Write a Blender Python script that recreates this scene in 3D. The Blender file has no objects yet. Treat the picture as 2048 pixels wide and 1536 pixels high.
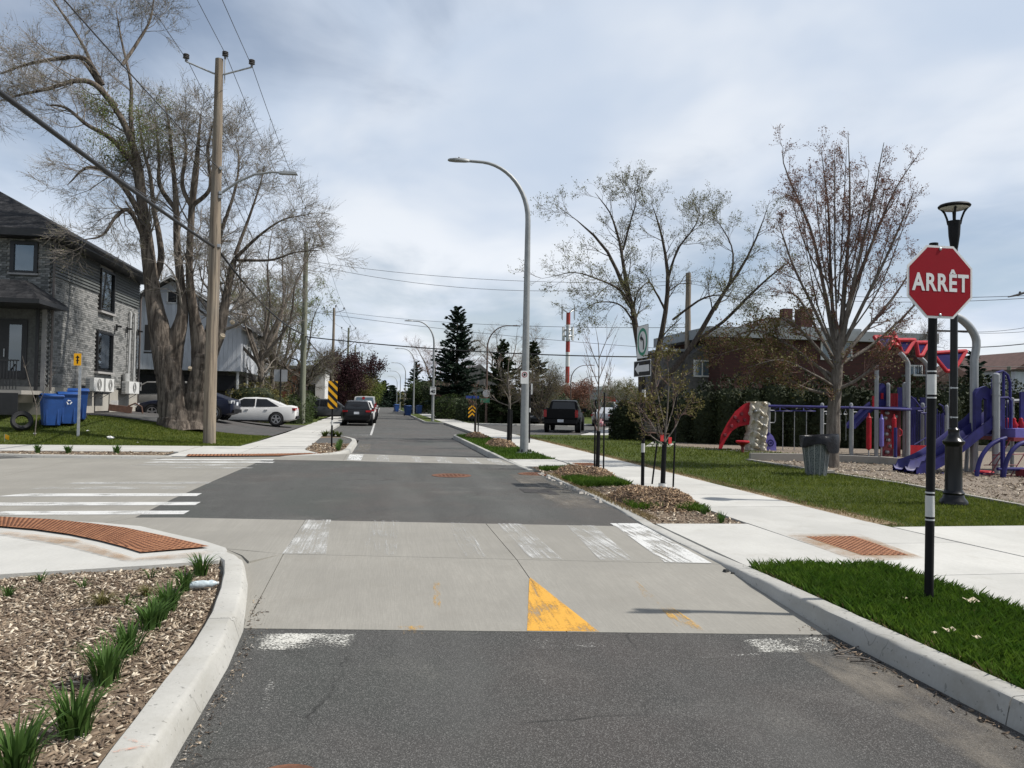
import bpy, math, random, time
import numpy as np
from mathutils import Vector
T0 = time.time()
rng = np.random.default_rng(7)
random.seed(7)
R = math.radians
SC = bpy.context.scene
COL = SC.collection

# ------------------------------------------------------------------ camera
CAM_H = 1.65
F_PX = 1538.0                      # focal length in photo pixels (2048 wide)
YAW, ROLL = R(9.6), R(1.0)
PITCH = math.atan((803 + (1024 - 765) * math.tan(ROLL) - 768) / F_PX)
_fw = np.array([math.sin(YAW) * math.cos(PITCH), math.cos(YAW) * math.cos(PITCH), math.sin(PITCH)])
_r = np.array([math.cos(YAW), -math.sin(YAW), 0.0])
_u = np.cross(_r, _fw)
_RV = _r * math.cos(ROLL) + _u * math.sin(ROLL)
_UV = -_r * math.sin(ROLL) + _u * math.cos(ROLL)
CAMP = np.array([0, 0, CAM_H])

def ray(px, py):
    return _fw + _RV * ((px - 1024) / F_PX) - _UV * ((py - 768) / F_PX)
def G(px, py, z=0.0):              # photo pixel -> point on the level z
    d = ray(px, py)
    return CAMP + d * ((z - CAM_H) / d[2])
def D(px, py, dep):                # photo pixel -> point at a distance
    return CAMP + ray(px, py) * dep
def gx(px, py, z=0.0):
    p = G(px, py, z)
    return (p[0], p[1])
def DX(px, py, Y):                 # photo pixel -> point in the vertical plane y = Y
    d = ray(px, py)
    return CAMP + d * (Y / d[1])

cam_d = bpy.data.cameras.new('camera')
cam = bpy.data.objects.new('camera', cam_d)
COL.objects.link(cam)
SC.camera = cam
cam_d.sensor_width = 36.0
cam_d.lens = F_PX / 2048 * 36.0
cam_d.clip_start = 0.05
cam_d.clip_end = 4000
from mathutils import Matrix
cam.matrix_world = Matrix(((_RV[0], _UV[0], -_fw[0], 0), (_RV[1], _UV[1], -_fw[1], 0), (_RV[2], _UV[2], -_fw[2], CAM_H), (0, 0, 0, 1)))

# ------------------------------------------------------------------ sun, sky
SUN_EL = R(52.0)
_sd = np.array([math.cos(YAW + R(2)), -math.sin(YAW + R(2)), 0.0]) * math.cos(SUN_EL) + np.array([0, 0, math.sin(SUN_EL)])
sun_d = bpy.data.lights.new('sun', 'SUN')
sun_d.energy = 5.0
sun_d.angle = R(0.8)
sun_d.color = (1.0, 0.955, 0.89)
sun = bpy.data.objects.new('sun', sun_d)
COL.objects.link(sun)
sun.rotation_euler = Vector(_sd).to_track_quat('Z', 'Y').to_euler()

wd = bpy.data.worlds.new('World')
SC.world = wd
wd.use_nodes = True
def N(nt, t, **kw):
    n = nt.nodes.new(t)
    for k, v in kw.items():
        setattr(n, k, v)
    return n
def inp(nt, node, key, val):
    if isinstance(val, bpy.types.NodeSocket):
        nt.links.new(val, node.inputs[key])
    else:
        node.inputs[key].default_value = val
def math_n(nt, op, a, b=0.5, c=None, clamp=False):
    n = N(nt, 'ShaderNodeMath', operation=op, use_clamp=clamp)
    inp(nt, n, 0, a); inp(nt, n, 1, b)
    if c is not None:
        inp(nt, n, 2, c)
    return n.outputs[0]
def mapr(nt, v, a, b, c=0.0, d=1.0, smooth=True):
    n = N(nt, 'ShaderNodeMapRange')
    n.interpolation_type = 'SMOOTHSTEP' if smooth else 'LINEAR'
    for k, x in zip(range(5), (v, a, b, c, d)):
        inp(nt, n, k, x)
    return n.outputs[0]
def mixc(nt, f, a, b, blend='MIX'):
    n = N(nt, 'ShaderNodeMix', data_type='RGBA', blend_type=blend)
    inp(nt, n, 0, f); inp(nt, n, 6, a); inp(nt, n, 7, b)
    return n.outputs[2]
def noise(nt, vec, scale, detail=4, rough=0.55, dist=0.0, dim='3D'):
    n = N(nt, 'ShaderNodeTexNoise', noise_dimensions=dim)
    if vec is not None:
        nt.links.new(vec, n.inputs['Vector'])
    n.inputs['Scale'].default_value = scale
    n.inputs['Detail'].default_value = detail
    n.inputs['Roughness'].default_value = rough
    n.inputs['Distortion'].default_value = dist
    return n.outputs[0]
def mapping(nt, vec, scale=(1, 1, 1), rot=(0, 0, 0), loc=(0, 0, 0)):
    n = N(nt, 'ShaderNodeMapping')
    nt.links.new(vec, n.inputs[0])
    n.inputs['Scale'].default_value = scale
    n.inputs['Rotation'].default_value = rot
    n.inputs['Location'].default_value = loc
    return n.outputs[0]

def build_world():
    nt = wd.node_tree
    nt.nodes.clear()
    out = N(nt, 'ShaderNodeOutputWorld')
    bg = N(nt, 'ShaderNodeBackground')
    sky = N(nt, 'ShaderNodeTexSky', sky_type='NISHITA')
    sky.sun_disc = False
    sky.sun_elevation = SUN_EL
    sky.sun_rotation = math.atan2(_sd[0], _sd[1])
    sky.air_density = 1.0
    sky.dust_density = 0.7
    sky.ozone_density = 1.2
    tc = N(nt, 'ShaderNodeTexCoord')
    sep = N(nt, 'ShaderNodeSeparateXYZ')
    nt.links.new(tc.outputs['Generated'], sep.inputs[0])
    # thin cloud layer on a plane high above: direction / (z + k)
    zz = math_n(nt, 'MAXIMUM', sep.outputs[2], 0.0)
    den = math_n(nt, 'ADD', zz, 0.16)
    cx = math_n(nt, 'DIVIDE', sep.outputs[0], den)
    cy = math_n(nt, 'DIVIDE', sep.outputs[1], den)
    cmb = N(nt, 'ShaderNodeCombineXYZ')
    inp(nt, cmb, 0, cx); inp(nt, cmb, 1, cy); inp(nt, cmb, 2, 3.3)
    v1 = mapping(nt, cmb.outputs[0], (1.0, 0.8, 1), (0, 0, R(25)), (7.3, 1.9, 0))
    n1 = noise(nt, v1, 0.75, 6, 0.50, 0.35)
    v2 = mapping(nt, cmb.outputs[0], (1.3, 1.0, 1), (0, 0, R(-35)), (5, 1, 0))
    n2 = noise(nt, v2, 1.3, 7, 0.55, 0.5)
    mask = math_n(nt, 'ADD', math_n(nt, 'MULTIPLY', n1, 0.62), math_n(nt, 'MULTIPLY', n2, 0.38))
    cov = mapr(nt, mask, 0.40, 0.59)
    low = mapr(nt, sep.outputs[2], 0.0, 0.30, 0.22, 0.0)      # thin haze veil near the horizon
    cov = math_n(nt, 'ADD', math_n(nt, 'MULTIPLY_ADD', cov, 0.60, 0.30), low, clamp=True)
    v3 = mapping(nt, cmb.outputs[0], (1.4, 1.0, 1), (0, 0, R(10)), (9, 4, 0))
    shade = mapr(nt, noise(nt, v3, 1.1, 4, 0.5, 0.3), 0.32, 0.68)
    ccol = mixc(nt, shade, (6.5, 7.5, 9.0, 1), (9.3, 9.75, 10.4, 1))
    col = mixc(nt, cov, sky.outputs[0], ccol)
    nt.links.new(col, bg.inputs[0])
    bg.inputs[1].default_value = 0.086
    nt.links.new(bg.outputs[0], out.inputs[0])
build_world()

SC.view_settings.view_transform = 'Standard'
SC.view_settings.look = 'None'
SC.view_settings.exposure = 0.15
SC.view_settings.gamma = 1.0
SC.view_settings.use_curve_mapping = False
SC.cycles.max_bounces = 5
SC.cycles.diffuse_bounces = 2
SC.cycles.glossy_bounces = 3
SC.cycles.transparent_max_bounces = 8
SC.cycles.use_adaptive_sampling = True
SC.cycles.caustics_reflective = False
SC.cycles.caustics_refractive = False

# ------------------------------------------------------------------ materials
MATS = {}
def new_mat(name):
    m = bpy.data.materials.new(name)
    m.use_nodes = True
    nt = m.node_tree
    b = nt.nodes['Principled BSDF']
    MATS[name] = m
    return m, nt, b
def rgb(c):
    return (c[0], c[1], c[2], 1.0)
def mul(c, f):
    return tuple(x * f for x in c)
def coords(nt, kind='Object'):
    return N(nt, 'ShaderNodeTexCoord').outputs[kind]
def bump(nt, b, h, strength=0.3, dist=0.01):
    n = N(nt, 'ShaderNodeBump')
    nt.links.new(h, n.inputs['Height'])
    n.inputs['Strength'].default_value = strength
    n.inputs['Distance'].default_value = dist
    nt.links.new(n.outputs[0], b.inputs['Normal'])

def mat(name, col, rough=0.6, metal=0.0, var=0.15, scale=3.0, bstr=0.0, bscale=60.0, rand=0.0, spec=0.5, coat=0.0, kind='Object', stretch=(1, 1, 1), col2=None, detail=5):
    if name in MATS:
        return MATS[name]
    m, nt, b = new_mat(name)
    v = coords(nt, kind)
    if stretch != (1, 1, 1):
        v = mapping(nt, v, stretch)
    n = noise(nt, v, scale, detail, 0.6)
    f = mapr(nt, n, 0.3, 0.7)
    if col2 is None:
        c = mixc(nt, f, rgb(mul(col, 1 - var)), rgb(mul(col, 1 + var)))
    else:
        c = mixc(nt, f, rgb(col), rgb(col2))
    if rand:
        oi = N(nt, 'ShaderNodeObjectInfo')
        k = mapr(nt, oi.outputs['Random'], 0, 1, 1 - rand, 1 + rand, False)
        hs = N(nt, 'ShaderNodeHueSaturation')
        nt.links.new(c, hs.inputs['Color']); nt.links.new(k, hs.inputs['Value'])
        c = hs.outputs[0]
    nt.links.new(c, b.inputs['Base Color'])
    b.inputs['Roughness'].default_value = rough
    b.inputs['Metallic'].default_value = metal
    b.inputs['Specular IOR Level'].default_value = spec
    b.inputs['Coat Weight'].default_value = coat
    b.inputs['Coat Roughness'].default_value = 0.05
    if bstr:
        bump(nt, b, noise(nt, v, bscale, 4, 0.6), bstr, 0.02)
    return m

def asphalt(name, base, speck=1.0, seed=0.0, gscale=1.0, cracks=0.0):
    m, nt, b = new_mat(name)
    v = mapping(nt, coords(nt), loc=(seed, seed * 2, 0))
    big = noise(nt, v, 0.35, 4, 0.55)
    mid = noise(nt, mapping(nt, v, (2.2, 0.35, 1)), 1.6, 5, 0.6)      # along-lane wear
    fine = noise(nt, v, 95 * gscale, 2, 0.7)
    vor = N(nt, 'ShaderNodeTexVoronoi')
    nt.links.new(v, vor.inputs['Vector']); vor.inputs['Scale'].default_value = 190 * gscale
    c = mixc(nt, mapr(nt, big, 0.3, 0.7), rgb(mul(base, 0.86)), rgb(mul(base, 1.12)))
    warm = noise(nt, mapping(nt, v, loc=(4, 9, 1)), 0.55, 3, 0.5)
    c = mixc(nt, mapr(nt, warm, 0.46, 0.60, 0, 0.7), c, rgb((base[0] * 1.10, base[1] * 0.97, base[2] * 0.94)))
    c = mixc(nt, mapr(nt, mid, 0.38, 0.70, 0, 0.42), c, rgb(mul(base, 0.68)))
    cool = noise(nt, mapping(nt, v, (1, .5, 1), loc=(1, 7, 3)), 0.9, 4, 0.55)
    c = mixc(nt, mapr(nt, cool, 0.5, 0.68, 0, 0.5), c, rgb((base[0] * 0.82, base[1] * 0.93, base[2] * 0.87)))
    oil = mapr(nt, noise(nt, mapping(nt, v, (1.6, .7, 1), loc=(8, 2, 0)), 1.3, 5, 0.65), 0.60, 0.74, 0, .45)
    c = mixc(nt, oil, c, rgb(mul(base, 0.50)))
    c = mixc(nt, mapr(nt, fine, 0.35, 0.62, 0.55 * speck, 0.0), c, rgb(mul(base, 0.42)))
    sep = N(nt, 'ShaderNodeSeparateColor')
    nt.links.new(vor.outputs['Color'], sep.inputs[0])
    c = mixc(nt, mapr(nt, sep.outputs[0], 0.66, 1.0, 0, 0.5 * speck), c, rgb((0.20, 0.195, 0.185)))
    if cracks:
        nz = N(nt, 'ShaderNodeTexNoise'); nt.links.new(v, nz.inputs['Vector']); nz.inputs['Scale'].default_value = 1.6; nz.inputs['Detail'].default_value = 6
        va = N(nt, 'ShaderNodeVectorMath', operation='MULTIPLY_ADD'); nt.links.new(nz.outputs['Color'], va.inputs[0]); va.inputs[1].default_value = (.5, .5, .5); nt.links.new(v, va.inputs[2])
        ce = N(nt, 'ShaderNodeTexVoronoi', feature='DISTANCE_TO_EDGE'); nt.links.new(va.outputs[0], ce.inputs['Vector']); ce.inputs['Scale'].default_value = .42
        ck = math_n(nt, 'MULTIPLY', mapr(nt, ce.outputs['Distance'], 0.0, .007, 1, 0), mapr(nt, noise(nt, mapping(nt, v, loc=(2, 8, 0)), .7, 2), .52, .60))
        c = mixc(nt, math_n(nt, 'MULTIPLY', ck, .75 * cracks), c, rgb(mul(base, 0.3)))
        sx = N(nt, 'ShaderNodeSeparateXYZ'); nt.links.new(coords(nt), sx.inputs[0])
        for x0 in (.42, 2.05):      # wheel tracks polished by traffic
            dx = math_n(nt, 'ABSOLUTE', math_n(nt, 'SUBTRACT', sx.outputs[0], x0))
            tr = math_n(nt, 'MULTIPLY', mapr(nt, dx, .10, .42, .34, 0), mapr(nt, noise(nt, mapping(nt, v, (1, .25, 1)), 2.0, 4), .3, .65))
            c = mixc(nt, tr, c, rgb(mul(base, 1.5)))
    # pale dust and grit gathered in patches
    dust = math_n(nt, 'MULTIPLY', mapr(nt, noise(nt, mapping(nt, v, loc=(3, 3, 0)), 0.8, 6, 0.65), 0.52, 0.72), mapr(nt, noise(nt, v, 60, 3, 0.7), 0.42, 0.6))
    c = mixc(nt, math_n(nt, 'MULTIPLY', dust, 0.35), c, rgb((0.21, 0.20, 0.18)))
    nt.links.new(c, b.inputs['Base Color'])
    b.inputs['Roughness'].default_value = 0.9
    b.inputs['Specular IOR Level'].default_value = 0.28
    h = math_n(nt, 'ADD', vor.outputs['Distance'], math_n(nt, 'MULTIPLY', fine, 0.8))
    bump(nt, b, h, 0.55, 0.006)
    return m

def concrete(name, base, broom=0.0, rand=0.05, stain=0.25, crack=0.0):
    m, nt, b = new_mat(name)
    v = coords(nt)
    oi = N(nt, 'ShaderNodeObjectInfo')
    big = noise(nt, v, 0.8, 5, 0.6)
    fine = noise(nt, v, 38, 4, 0.7)
    c = mixc(nt, mapr(nt, big, 0.3, 0.7), rgb(mul(base, 0.88)), rgb(mul(base, 1.07)))
    c = mixc(nt, mapr(nt, fine, 0.3, 0.7, 0.0, 0.28), c, rgb(mul(base, 0.72)))
    c = mixc(nt, mapr(nt, noise(nt, mapping(nt, v, loc=(7, 2, 0)), 2.3, 6, 0.7), 0.53, 0.75, 0, stain), c, rgb((base[0] * 0.62, base[1] * 0.58, base[2] * 0.52)))
    pit = mapr(nt, noise(nt, v, 85, 2, 0.5), 0.70, 0.78)
    c = mixc(nt, math_n(nt, 'MULTIPLY', pit, 0.55), c, rgb(mul(base, 0.35)))
    hgt = fine
    if crack:
        wv = N(nt, 'ShaderNodeTexVoronoi', feature='DISTANCE_TO_EDGE')
        vv = N(nt, 'ShaderNodeVectorMath', operation='ADD')
        nz = N(nt, 'ShaderNodeTexNoise'); nt.links.new(v, nz.inputs['Vector']); nz.inputs['Scale'].default_value = 3.0
        nt.links.new(v, vv.inputs[0]); nt.links.new(nz.outputs['Color'], vv.inputs[1])
        nt.links.new(vv.outputs[0], wv.inputs['Vector']); wv.inputs['Scale'].default_value = .75
        ck = math_n(nt, 'MULTIPLY', mapr(nt, wv.outputs['Distance'], 0.0, .006, 1, 0), mapr(nt, noise(nt, v, .9, 2), .5, .6))
        c = mixc(nt, math_n(nt, 'MULTIPLY', ck, .7), c, rgb(mul(base, .25)))
        sp = mapr(nt, noise(nt, v, 26, 2, .5), .66, .70)
        c = mixc(nt, math_n(nt, 'MULTIPLY', sp, .6), c, rgb(mul(base, .30)))
        gr = mapr(nt, noise(nt, mapping(nt, v, (1, 1, 2.5), loc=(1, 2, 3)), 1.4, 5, .65), .45, .7, 0, .4)
        c = mixc(nt, gr, c, rgb((base[0] * .66, base[1] * .64, base[2] * .58)))
    if broom:
        st = noise(nt, mapping(nt, v, (1, 0.018, 1)), 95, 3, 0.6)
        c = mixc(nt, mapr(nt, st, 0.35, 0.65, 0, broom), c, rgb(mul(base, 0.70)))
        st2 = noise(nt, mapping(nt, v, (1, 0.05, 1), loc=(3, 1, 0)), 9, 4, 0.6)
        c = mixc(nt, mapr(nt, st2, 0.4, 0.7, 0, broom * 0.8), c, rgb(mul(base, 0.78)))
        hgt = math_n(nt, 'ADD', fine, st)
    k = mapr(nt, oi.outputs['Random'], 0, 1, 1 - rand, 1 + rand, False)
    hs = N(nt, 'ShaderNodeHueSaturation')
    nt.links.new(c, hs.inputs['Color']); nt.links.new(k, hs.inputs['Value'])
    nt.links.new(hs.outputs[0], b.inputs['Base Color'])
    b.inputs['Roughness'].default_value = 0.85
    b.inputs['Specular IOR Level'].default_value = 0.3
    bump(nt, b, hgt, 0.25, 0.006)
    return m

def worn_paint(name, col, cover=0.5, stretch=(1, 0.1, 1), scale=14, fine=60, soft=0.12, edge=0.0):
    m, nt, b = new_mat(name)
    v = coords(nt)
    n1 = noise(nt, mapping(nt, v, stretch), scale, 6, 0.65)
    n2 = noise(nt, v, 2.2, 3, 0.6)
    n3 = noise(nt, v, fine, 3, 0.7)
    s = math_n(nt, 'ADD', math_n(nt, 'MULTIPLY', n1, 0.45), math_n(nt, 'ADD', math_n(nt, 'MULTIPLY', n2, 0.33), math_n(nt, 'MULTIPLY', n3, 0.22)))
    t = 0.62 - 0.24 * cover
    if edge:      # paint feathers away towards the outline
        sg = N(nt, 'ShaderNodeSeparateXYZ'); nt.links.new(coords(nt, 'Generated'), sg.inputs[0])
        e = None
        for k in (0, 1):
            w = math_n(nt, 'MULTIPLY', sg.outputs[k], math_n(nt, 'SUBTRACT', 1.0, sg.outputs[k]))
            w = mapr(nt, w, 0.0, 0.16)
            e = w if e is None else math_n(nt, 'MULTIPLY', e, w)
        s = math_n(nt, 'SUBTRACT', s, math_n(nt, 'MULTIPLY', math_n(nt, 'SUBTRACT', 1.0, e), edge))
    a = mapr(nt, s, t - soft / 2, t + soft / 2)
    nt.links.new(mixc(nt, mapr(nt, n3, 0.3, 0.7), rgb(mul(col, 0.86)), rgb(col)), b.inputs['Base Color'])
    b.inputs['Roughness'].default_value = 0.7
    nt.links.new(a, b.inputs['Alpha'])
    return m

M = MATS
asphalt('asphalt_near', (0.064, 0.0635, 0.060), 1.2, cracks=1.0)
asphalt('asphalt_table', (0.075, 0.0755, 0.071), 0.75, 5.0, cracks=.7)
asphalt('asphalt_far', (0.083, 0.083, 0.079), 0.6, 11.0, 0.6)
asphalt('asphalt_patch', (0.045, 0.045, 0.045), 0.4, 3.0)
asphalt('asphalt_drive', (0.075, 0.073, 0.072), 0.5, 17.0)
concrete('concrete_road', (0.262, 0.250, 0.220), broom=0.34, rand=0.03)
concrete('concrete_walk', (0.455, 0.448, 0.418), broom=0.14, rand=0.05, stain=0.34)
concrete('concrete_kerb', (0.385, 0.378, 0.35), rand=0.05, stain=0.7, crack=1.0)
concrete('concrete_old', (0.33, 0.31, 0.28), rand=0.05, stain=0.5)
concrete('concrete_wall', (0.36, 0.34, 0.30), rand=0.0, stain=0.3)
mat('joint_dark', (0.05, 0.048, 0.045), 0.95)
worn_paint('paint_white', (0.56, 0.56, 0.54), 0.62, (1, 0.05, 1), 30)
worn_paint('paint_white_worn', (0.52, 0.52, 0.50), 0.34, (1, 0.03, 1), 42, soft=.22)
worn_paint('paint_white_faint', (0.48, 0.48, 0.46), 0.14, (1, 0.03, 1), 42, soft=.22)
worn_paint('paint_white_x', (0.56, 0.56, 0.54), 0.72, (0.08, 1, 1), 30)
worn_paint('paint_white_x_worn', (0.5, 0.5, 0.48), 0.38, (0.05, 1, 1), 36, soft=.2)
worn_paint('paint_grit', (0.55, 0.54, 0.49), 0.42, (1, 1, 1), 60, 170, 0.10, .15)
worn_paint('paint_grit_thin', (0.45, 0.44, 0.41), 0.16, (1, 1, 1), 60, 170, 0.10, .10)
worn_paint('paint_yellow', (0.60, 0.31, 0.035), 0.74, (1, 0.10, 1), 26, soft=.2)
worn_paint('paint_yellow_worn', (0.58, 0.33, 0.06), 0.24, (1, 0.12, 1), 30, soft=.2, edge=.10)
mat('rust_plate', (0.21, 0.083, 0.036), 0.85, 0.0, 0.35, 9, 0.3, 60, col2=(0.31, 0.140, 0.064))
mat('rust_iron', (0.15, 0.066, 0.036), 0.8, 0.3, 0.3, 9, 0.3, 60)
mat('soil', (0.085, 0.06, 0.042), 0.95, 0, 0.45, 4, 0.8, 25)
mat('mulch_ground', (0.12, 0.085, 0.055), 0.95, 0, 0.5, 22, 0.9, 60, col2=(0.21, 0.155, 0.105))
mat('playground_chips', (0.115, 0.092, 0.070), 0.95, 0, 0.4, 30, 0.9, 50, col2=(0.25, 0.205, 0.158))

def lawn_mat(name, a, b_, dry=0.3):
    m, nt, b = new_mat(name)
    v = coords(nt)
    n1 = mapr(nt, noise(nt, v, 0.7, 5, 0.6), 0.3, 0.7)
    n2 = mapr(nt, noise(nt, mapping(nt, v, (1, 1, 0.3)), 45, 4, 0.75), 0.3, 0.7)
    c = mixc(nt, n1, rgb(a), rgb(b_))
    c = mixc(nt, math_n(nt, 'MULTIPLY', n2, 0.55), c, rgb(mul(a, 0.42)))
    d = mapr(nt, noise(nt, mapping(nt, v, loc=(5, 5, 0)), 1.7, 6, 0.7), 0.55, 0.75, 0, dry)
    c = mixc(nt, d, c, rgb((0.17, 0.125, 0.06)))
    nt.links.new(c, b.inputs['Base Color'])
    b.inputs['Roughness'].default_value = 0.95
    b.inputs['Specular IOR Level'].default_value = 0.15
    bump(nt, b, n2, 0.9, 0.03)
    return m
lawn_mat('lawn', (0.080, 0.112, 0.026), (0.13, 0.155, 0.042), 0.45)
lawn_mat('lawn_near', (0.040, 0.066, 0.014), (0.065, 0.088, 0.022), 0.45)
lawn_mat('lawn_far', (0.045, 0.065, 0.018), (0.06, 0.08, 0.025), 0.3)
mat('dead_edge', (0.20, 0.145, 0.085), 0.95, 0, 0.3, 20, 0.5, 60)

# ------------------------------------------------------------------ mesh builder
class MB:
    def __init__(s):
        s.V = []; s.F = []; s.MI = []; s.n = 0
    def add(s, verts, faces, mi=0):
        s.V.append(np.asarray(verts, float).reshape(-1, 3))
        o = s.n
        for f in faces:
            s.F.append(tuple(int(i) + o for i in f)); s.MI.append(mi)
        s.n += len(s.V[-1])
        return s
    def box(s, c, size, rz=0.0, mi=0, taper=1.0, rx=0.0, ry=0.0):
        hx, hy, hz = size[0] / 2, size[1] / 2, size[2] / 2
        v = np.array([[-hx, -hy, -hz], [hx, -hy, -hz], [hx, hy, -hz], [-hx, hy, -hz], [-hx * taper, -hy * taper, hz], [hx * taper, -hy * taper, hz], [hx * taper, hy * taper, hz], [-hx * taper, hy * taper, hz]])
        if rx:
            ca, sa = math.cos(rx), math.sin(rx)
            v = np.c_[v[:, 0], v[:, 1] * ca - v[:, 2] * sa, v[:, 1] * sa + v[:, 2] * ca]
        if ry:
            ca, sa = math.cos(ry), math.sin(ry)
            v = np.c_[v[:, 0] * ca + v[:, 2] * sa, v[:, 1], -v[:, 0] * sa + v[:, 2] * ca]
        ca, sa = math.cos(rz), math.sin(rz)
        v = np.c_[v[:, 0] * ca - v[:, 1] * sa, v[:, 0] * sa + v[:, 1] * ca, v[:, 2]] + np.array(c)
        return s.add(v, [(0, 3, 2, 1), (4, 5, 6, 7), (0, 1, 5, 4), (1, 2, 6, 5), (2, 3, 7, 6), (3, 0, 4, 7)], mi)
    def beam(s, a, b, w, h, mi=0, up=(0, 0, 1)):
        a = np.array(a, float); b = np.array(b, float)
        d = b - a; d /= np.linalg.norm(d)
        u = np.array(up, float)
        if abs(d @ u) > 0.95:
            u = np.array([0, 1.0, 0])
        x = np.cross(d, u); x /= np.linalg.norm(x)
        y = np.cross(x, d)
        v = []
        for p in (a, b):
            for sx, sy in ((-1, -1), (1, -1), (1, 1), (-1, 1)):
                v.append(p + x * sx * w / 2 + y * sy * h / 2)
        return s.add(v, [(0, 1, 2, 3), (7, 6, 5, 4), (0, 4, 5, 1), (1, 5, 6, 2), (2, 6, 7, 3), (3, 7, 4, 0)], mi)
    def tube(s, pts, r, n=8, mi=0, caps=True):
        pts = np.asarray(pts, float); k = len(pts)
        r = np.full(k, r) if np.isscalar(r) else np.interp(np.linspace(0, 1, k), np.linspace(0, 1, len(r)), r)
        t = np.gradient(pts, axis=0)
        t /= np.linalg.norm(t, axis=1)[:, None] + 1e-12
        ref = np.array([0.0, 0, 1]) if abs(t[0][2]) < 0.9 else np.array([1.0, 0, 0])
        x = np.cross(t[0], ref); x /= np.linalg.norm(x)
        an = np.arange(n) * 2 * math.pi / n
        v = []
        for i in range(k):
            x = x - t[i] * (x @ t[i]); x /= np.linalg.norm(x) + 1e-12
            y = np.cross(t[i], x)
            v.append(pts[i] + r[i] * (np.cos(an)[:, None] * x + np.sin(an)[:, None] * y))
        f = [(i * n + j, i * n + (j + 1) % n, (i + 1) * n + (j + 1) % n, (i + 1) * n + j) for i in range(k - 1) for j in range(n)]
        if caps:
            f.append(tuple(range(n - 1, -1, -1))); f.append(tuple((k - 1) * n + j for j in range(n)))
        return s.add(np.concatenate(v), f, mi)
    def lathe(s, prof, c=(0, 0, 0), n=20, axis='z', mi=0, caps=True):
        an = np.arange(n) * 2 * math.pi / n
        v = []
        for r, z in prof:
            p = np.c_[r * np.cos(an), r * np.sin(an), np.full(n, z)]
            if axis == 'y':
                p = p[:, [0, 2, 1]] * [1, 1, -1]
            elif axis == 'x':
                p = p[:, [2, 1, 0]] * [1, 1, -1]
            v.append(p + np.array(c))
        k = len(prof)
        f = [(i * n + j, i * n + (j + 1) % n, (i + 1) * n + (j + 1) % n, (i + 1) * n + j) for i in range(k - 1) for j in range(n)]
        if caps:
            f.append(tuple(range(n - 1, -1, -1))); f.append(tuple((k - 1) * n + j for j in range(n)))
        return s.add(np.concatenate(v), f, mi)
    def prism(s, poly, z0, z1, mi=0, mi_side=None):
        n = len(poly)
        p = np.asarray(poly, float)[:, :2]
        a = 0.5 * np.sum(p[:, 0] * np.roll(p[:, 1], -1) - np.roll(p[:, 0], -1) * p[:, 1])
        if a < 0:
            p = p[::-1]
        z0 = np.broadcast_to(z0, n) if np.isscalar(z0) else (np.asarray(z0)[::-1] if a < 0 else np.asarray(z0))
        z1 = np.broadcast_to(z1, n) if np.isscalar(z1) else (np.asarray(z1)[::-1] if a < 0 else np.asarray(z1))
        v = np.concatenate([np.c_[p, z0], np.c_[p, z1]])
        s.add(v, [tuple(range(n, 2 * n))], mi)
        o = s.n - 2 * n
        for i in range(n):
            j = (i + 1) % n
            s.F.append((o + i, o + j, o + n + j, o + n + i)); s.MI.append(mi if mi_side is None else mi_side)
        s.F.append(tuple(o + i for i in range(n - 1, -1, -1))); s.MI.append(mi if mi_side is None else mi_side)
        return s
    def plate(s, pts, th, nrm, mi=0):     # flat outline (3d points) given a thickness along nrm
        p = np.asarray(pts, float); nrm = np.asarray(nrm, float); n = len(p)
        v = np.concatenate([p, p + nrm * th])
        f = [tuple(range(n - 1, -1, -1)), tuple(range(n, 2 * n))] + [(i, (i + 1) % n, n + (i + 1) % n, n + i) for i in range(n)]
        return s.add(v, f, mi)
    def sheet(s, poly, z, mi=0):
        p = np.asarray(poly, float)
        if p.shape[1] == 2:
            p = np.c_[p, np.full(len(p), z)]
        a = 0.5 * np.sum(p[:, 0] * np.roll(p[:, 1], -1) - np.roll(p[:, 0], -1) * p[:, 1])
        return s.add(p if a > 0 else p[::-1], [tuple(range(len(p)))], mi)
    def grid(s, P, mi=0, flip=False):     # P: (a, b, 3)
        a, b = P.shape[:2]
        f = [(i * b + j, i * b + j + 1, (i + 1) * b + j + 1, (i + 1) * b + j) for i in range(a - 1) for j in range(b - 1)]
        if flip:
            f = [q[::-1] for q in f]
        return s.add(P.reshape(-1, 3), f, mi)
    def verts(s):
        return np.concatenate(s.V) if s.V else np.zeros((0, 3))
    def build(s, name, mats, parent=None, smooth=None, local=False):
        v = s.verts()
        if parent is not None and not local:
            v = to_local(v, parent)
        me = bpy.data.meshes.new(name)
        me.from_pydata(v, [], s.F)
        return finish(name, me, mats, parent, smooth, s.MI)

def root_of(o):
    while o.parent is not None:
        o = o.parent
    return o
def to_local(v, parent):
    r = root_of(parent)
    v = v - np.array(r.location)
    a = -r.rotation_euler.z
    if a:
        ca, sa = math.cos(a), math.sin(a)
        v = np.c_[v[:, 0] * ca - v[:, 1] * sa, v[:, 0] * sa + v[:, 1] * ca, v[:, 2]]
    return v
def finish(name, me, mats, parent, smooth, mi=None):
    if not isinstance(mats, (list, tuple)):
        mats = [mats]
    for m in mats:
        me.materials.append(MATS[m] if isinstance(m, str) else m)
    if mi is not None and len(mats) > 1:
        me.polygons.foreach_set('material_index', mi)
    if smooth is not None:
        me.polygons.foreach_set('use_smooth', [True] * len(me.polygons))
        if smooth < 180:
            me.set_sharp_from_angle(angle=R(smooth))
    me.update()
    o = bpy.data.objects.new(name, me)
    COL.objects.link(o)
    if parent is not None:
        o.parent = parent
    return o
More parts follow.
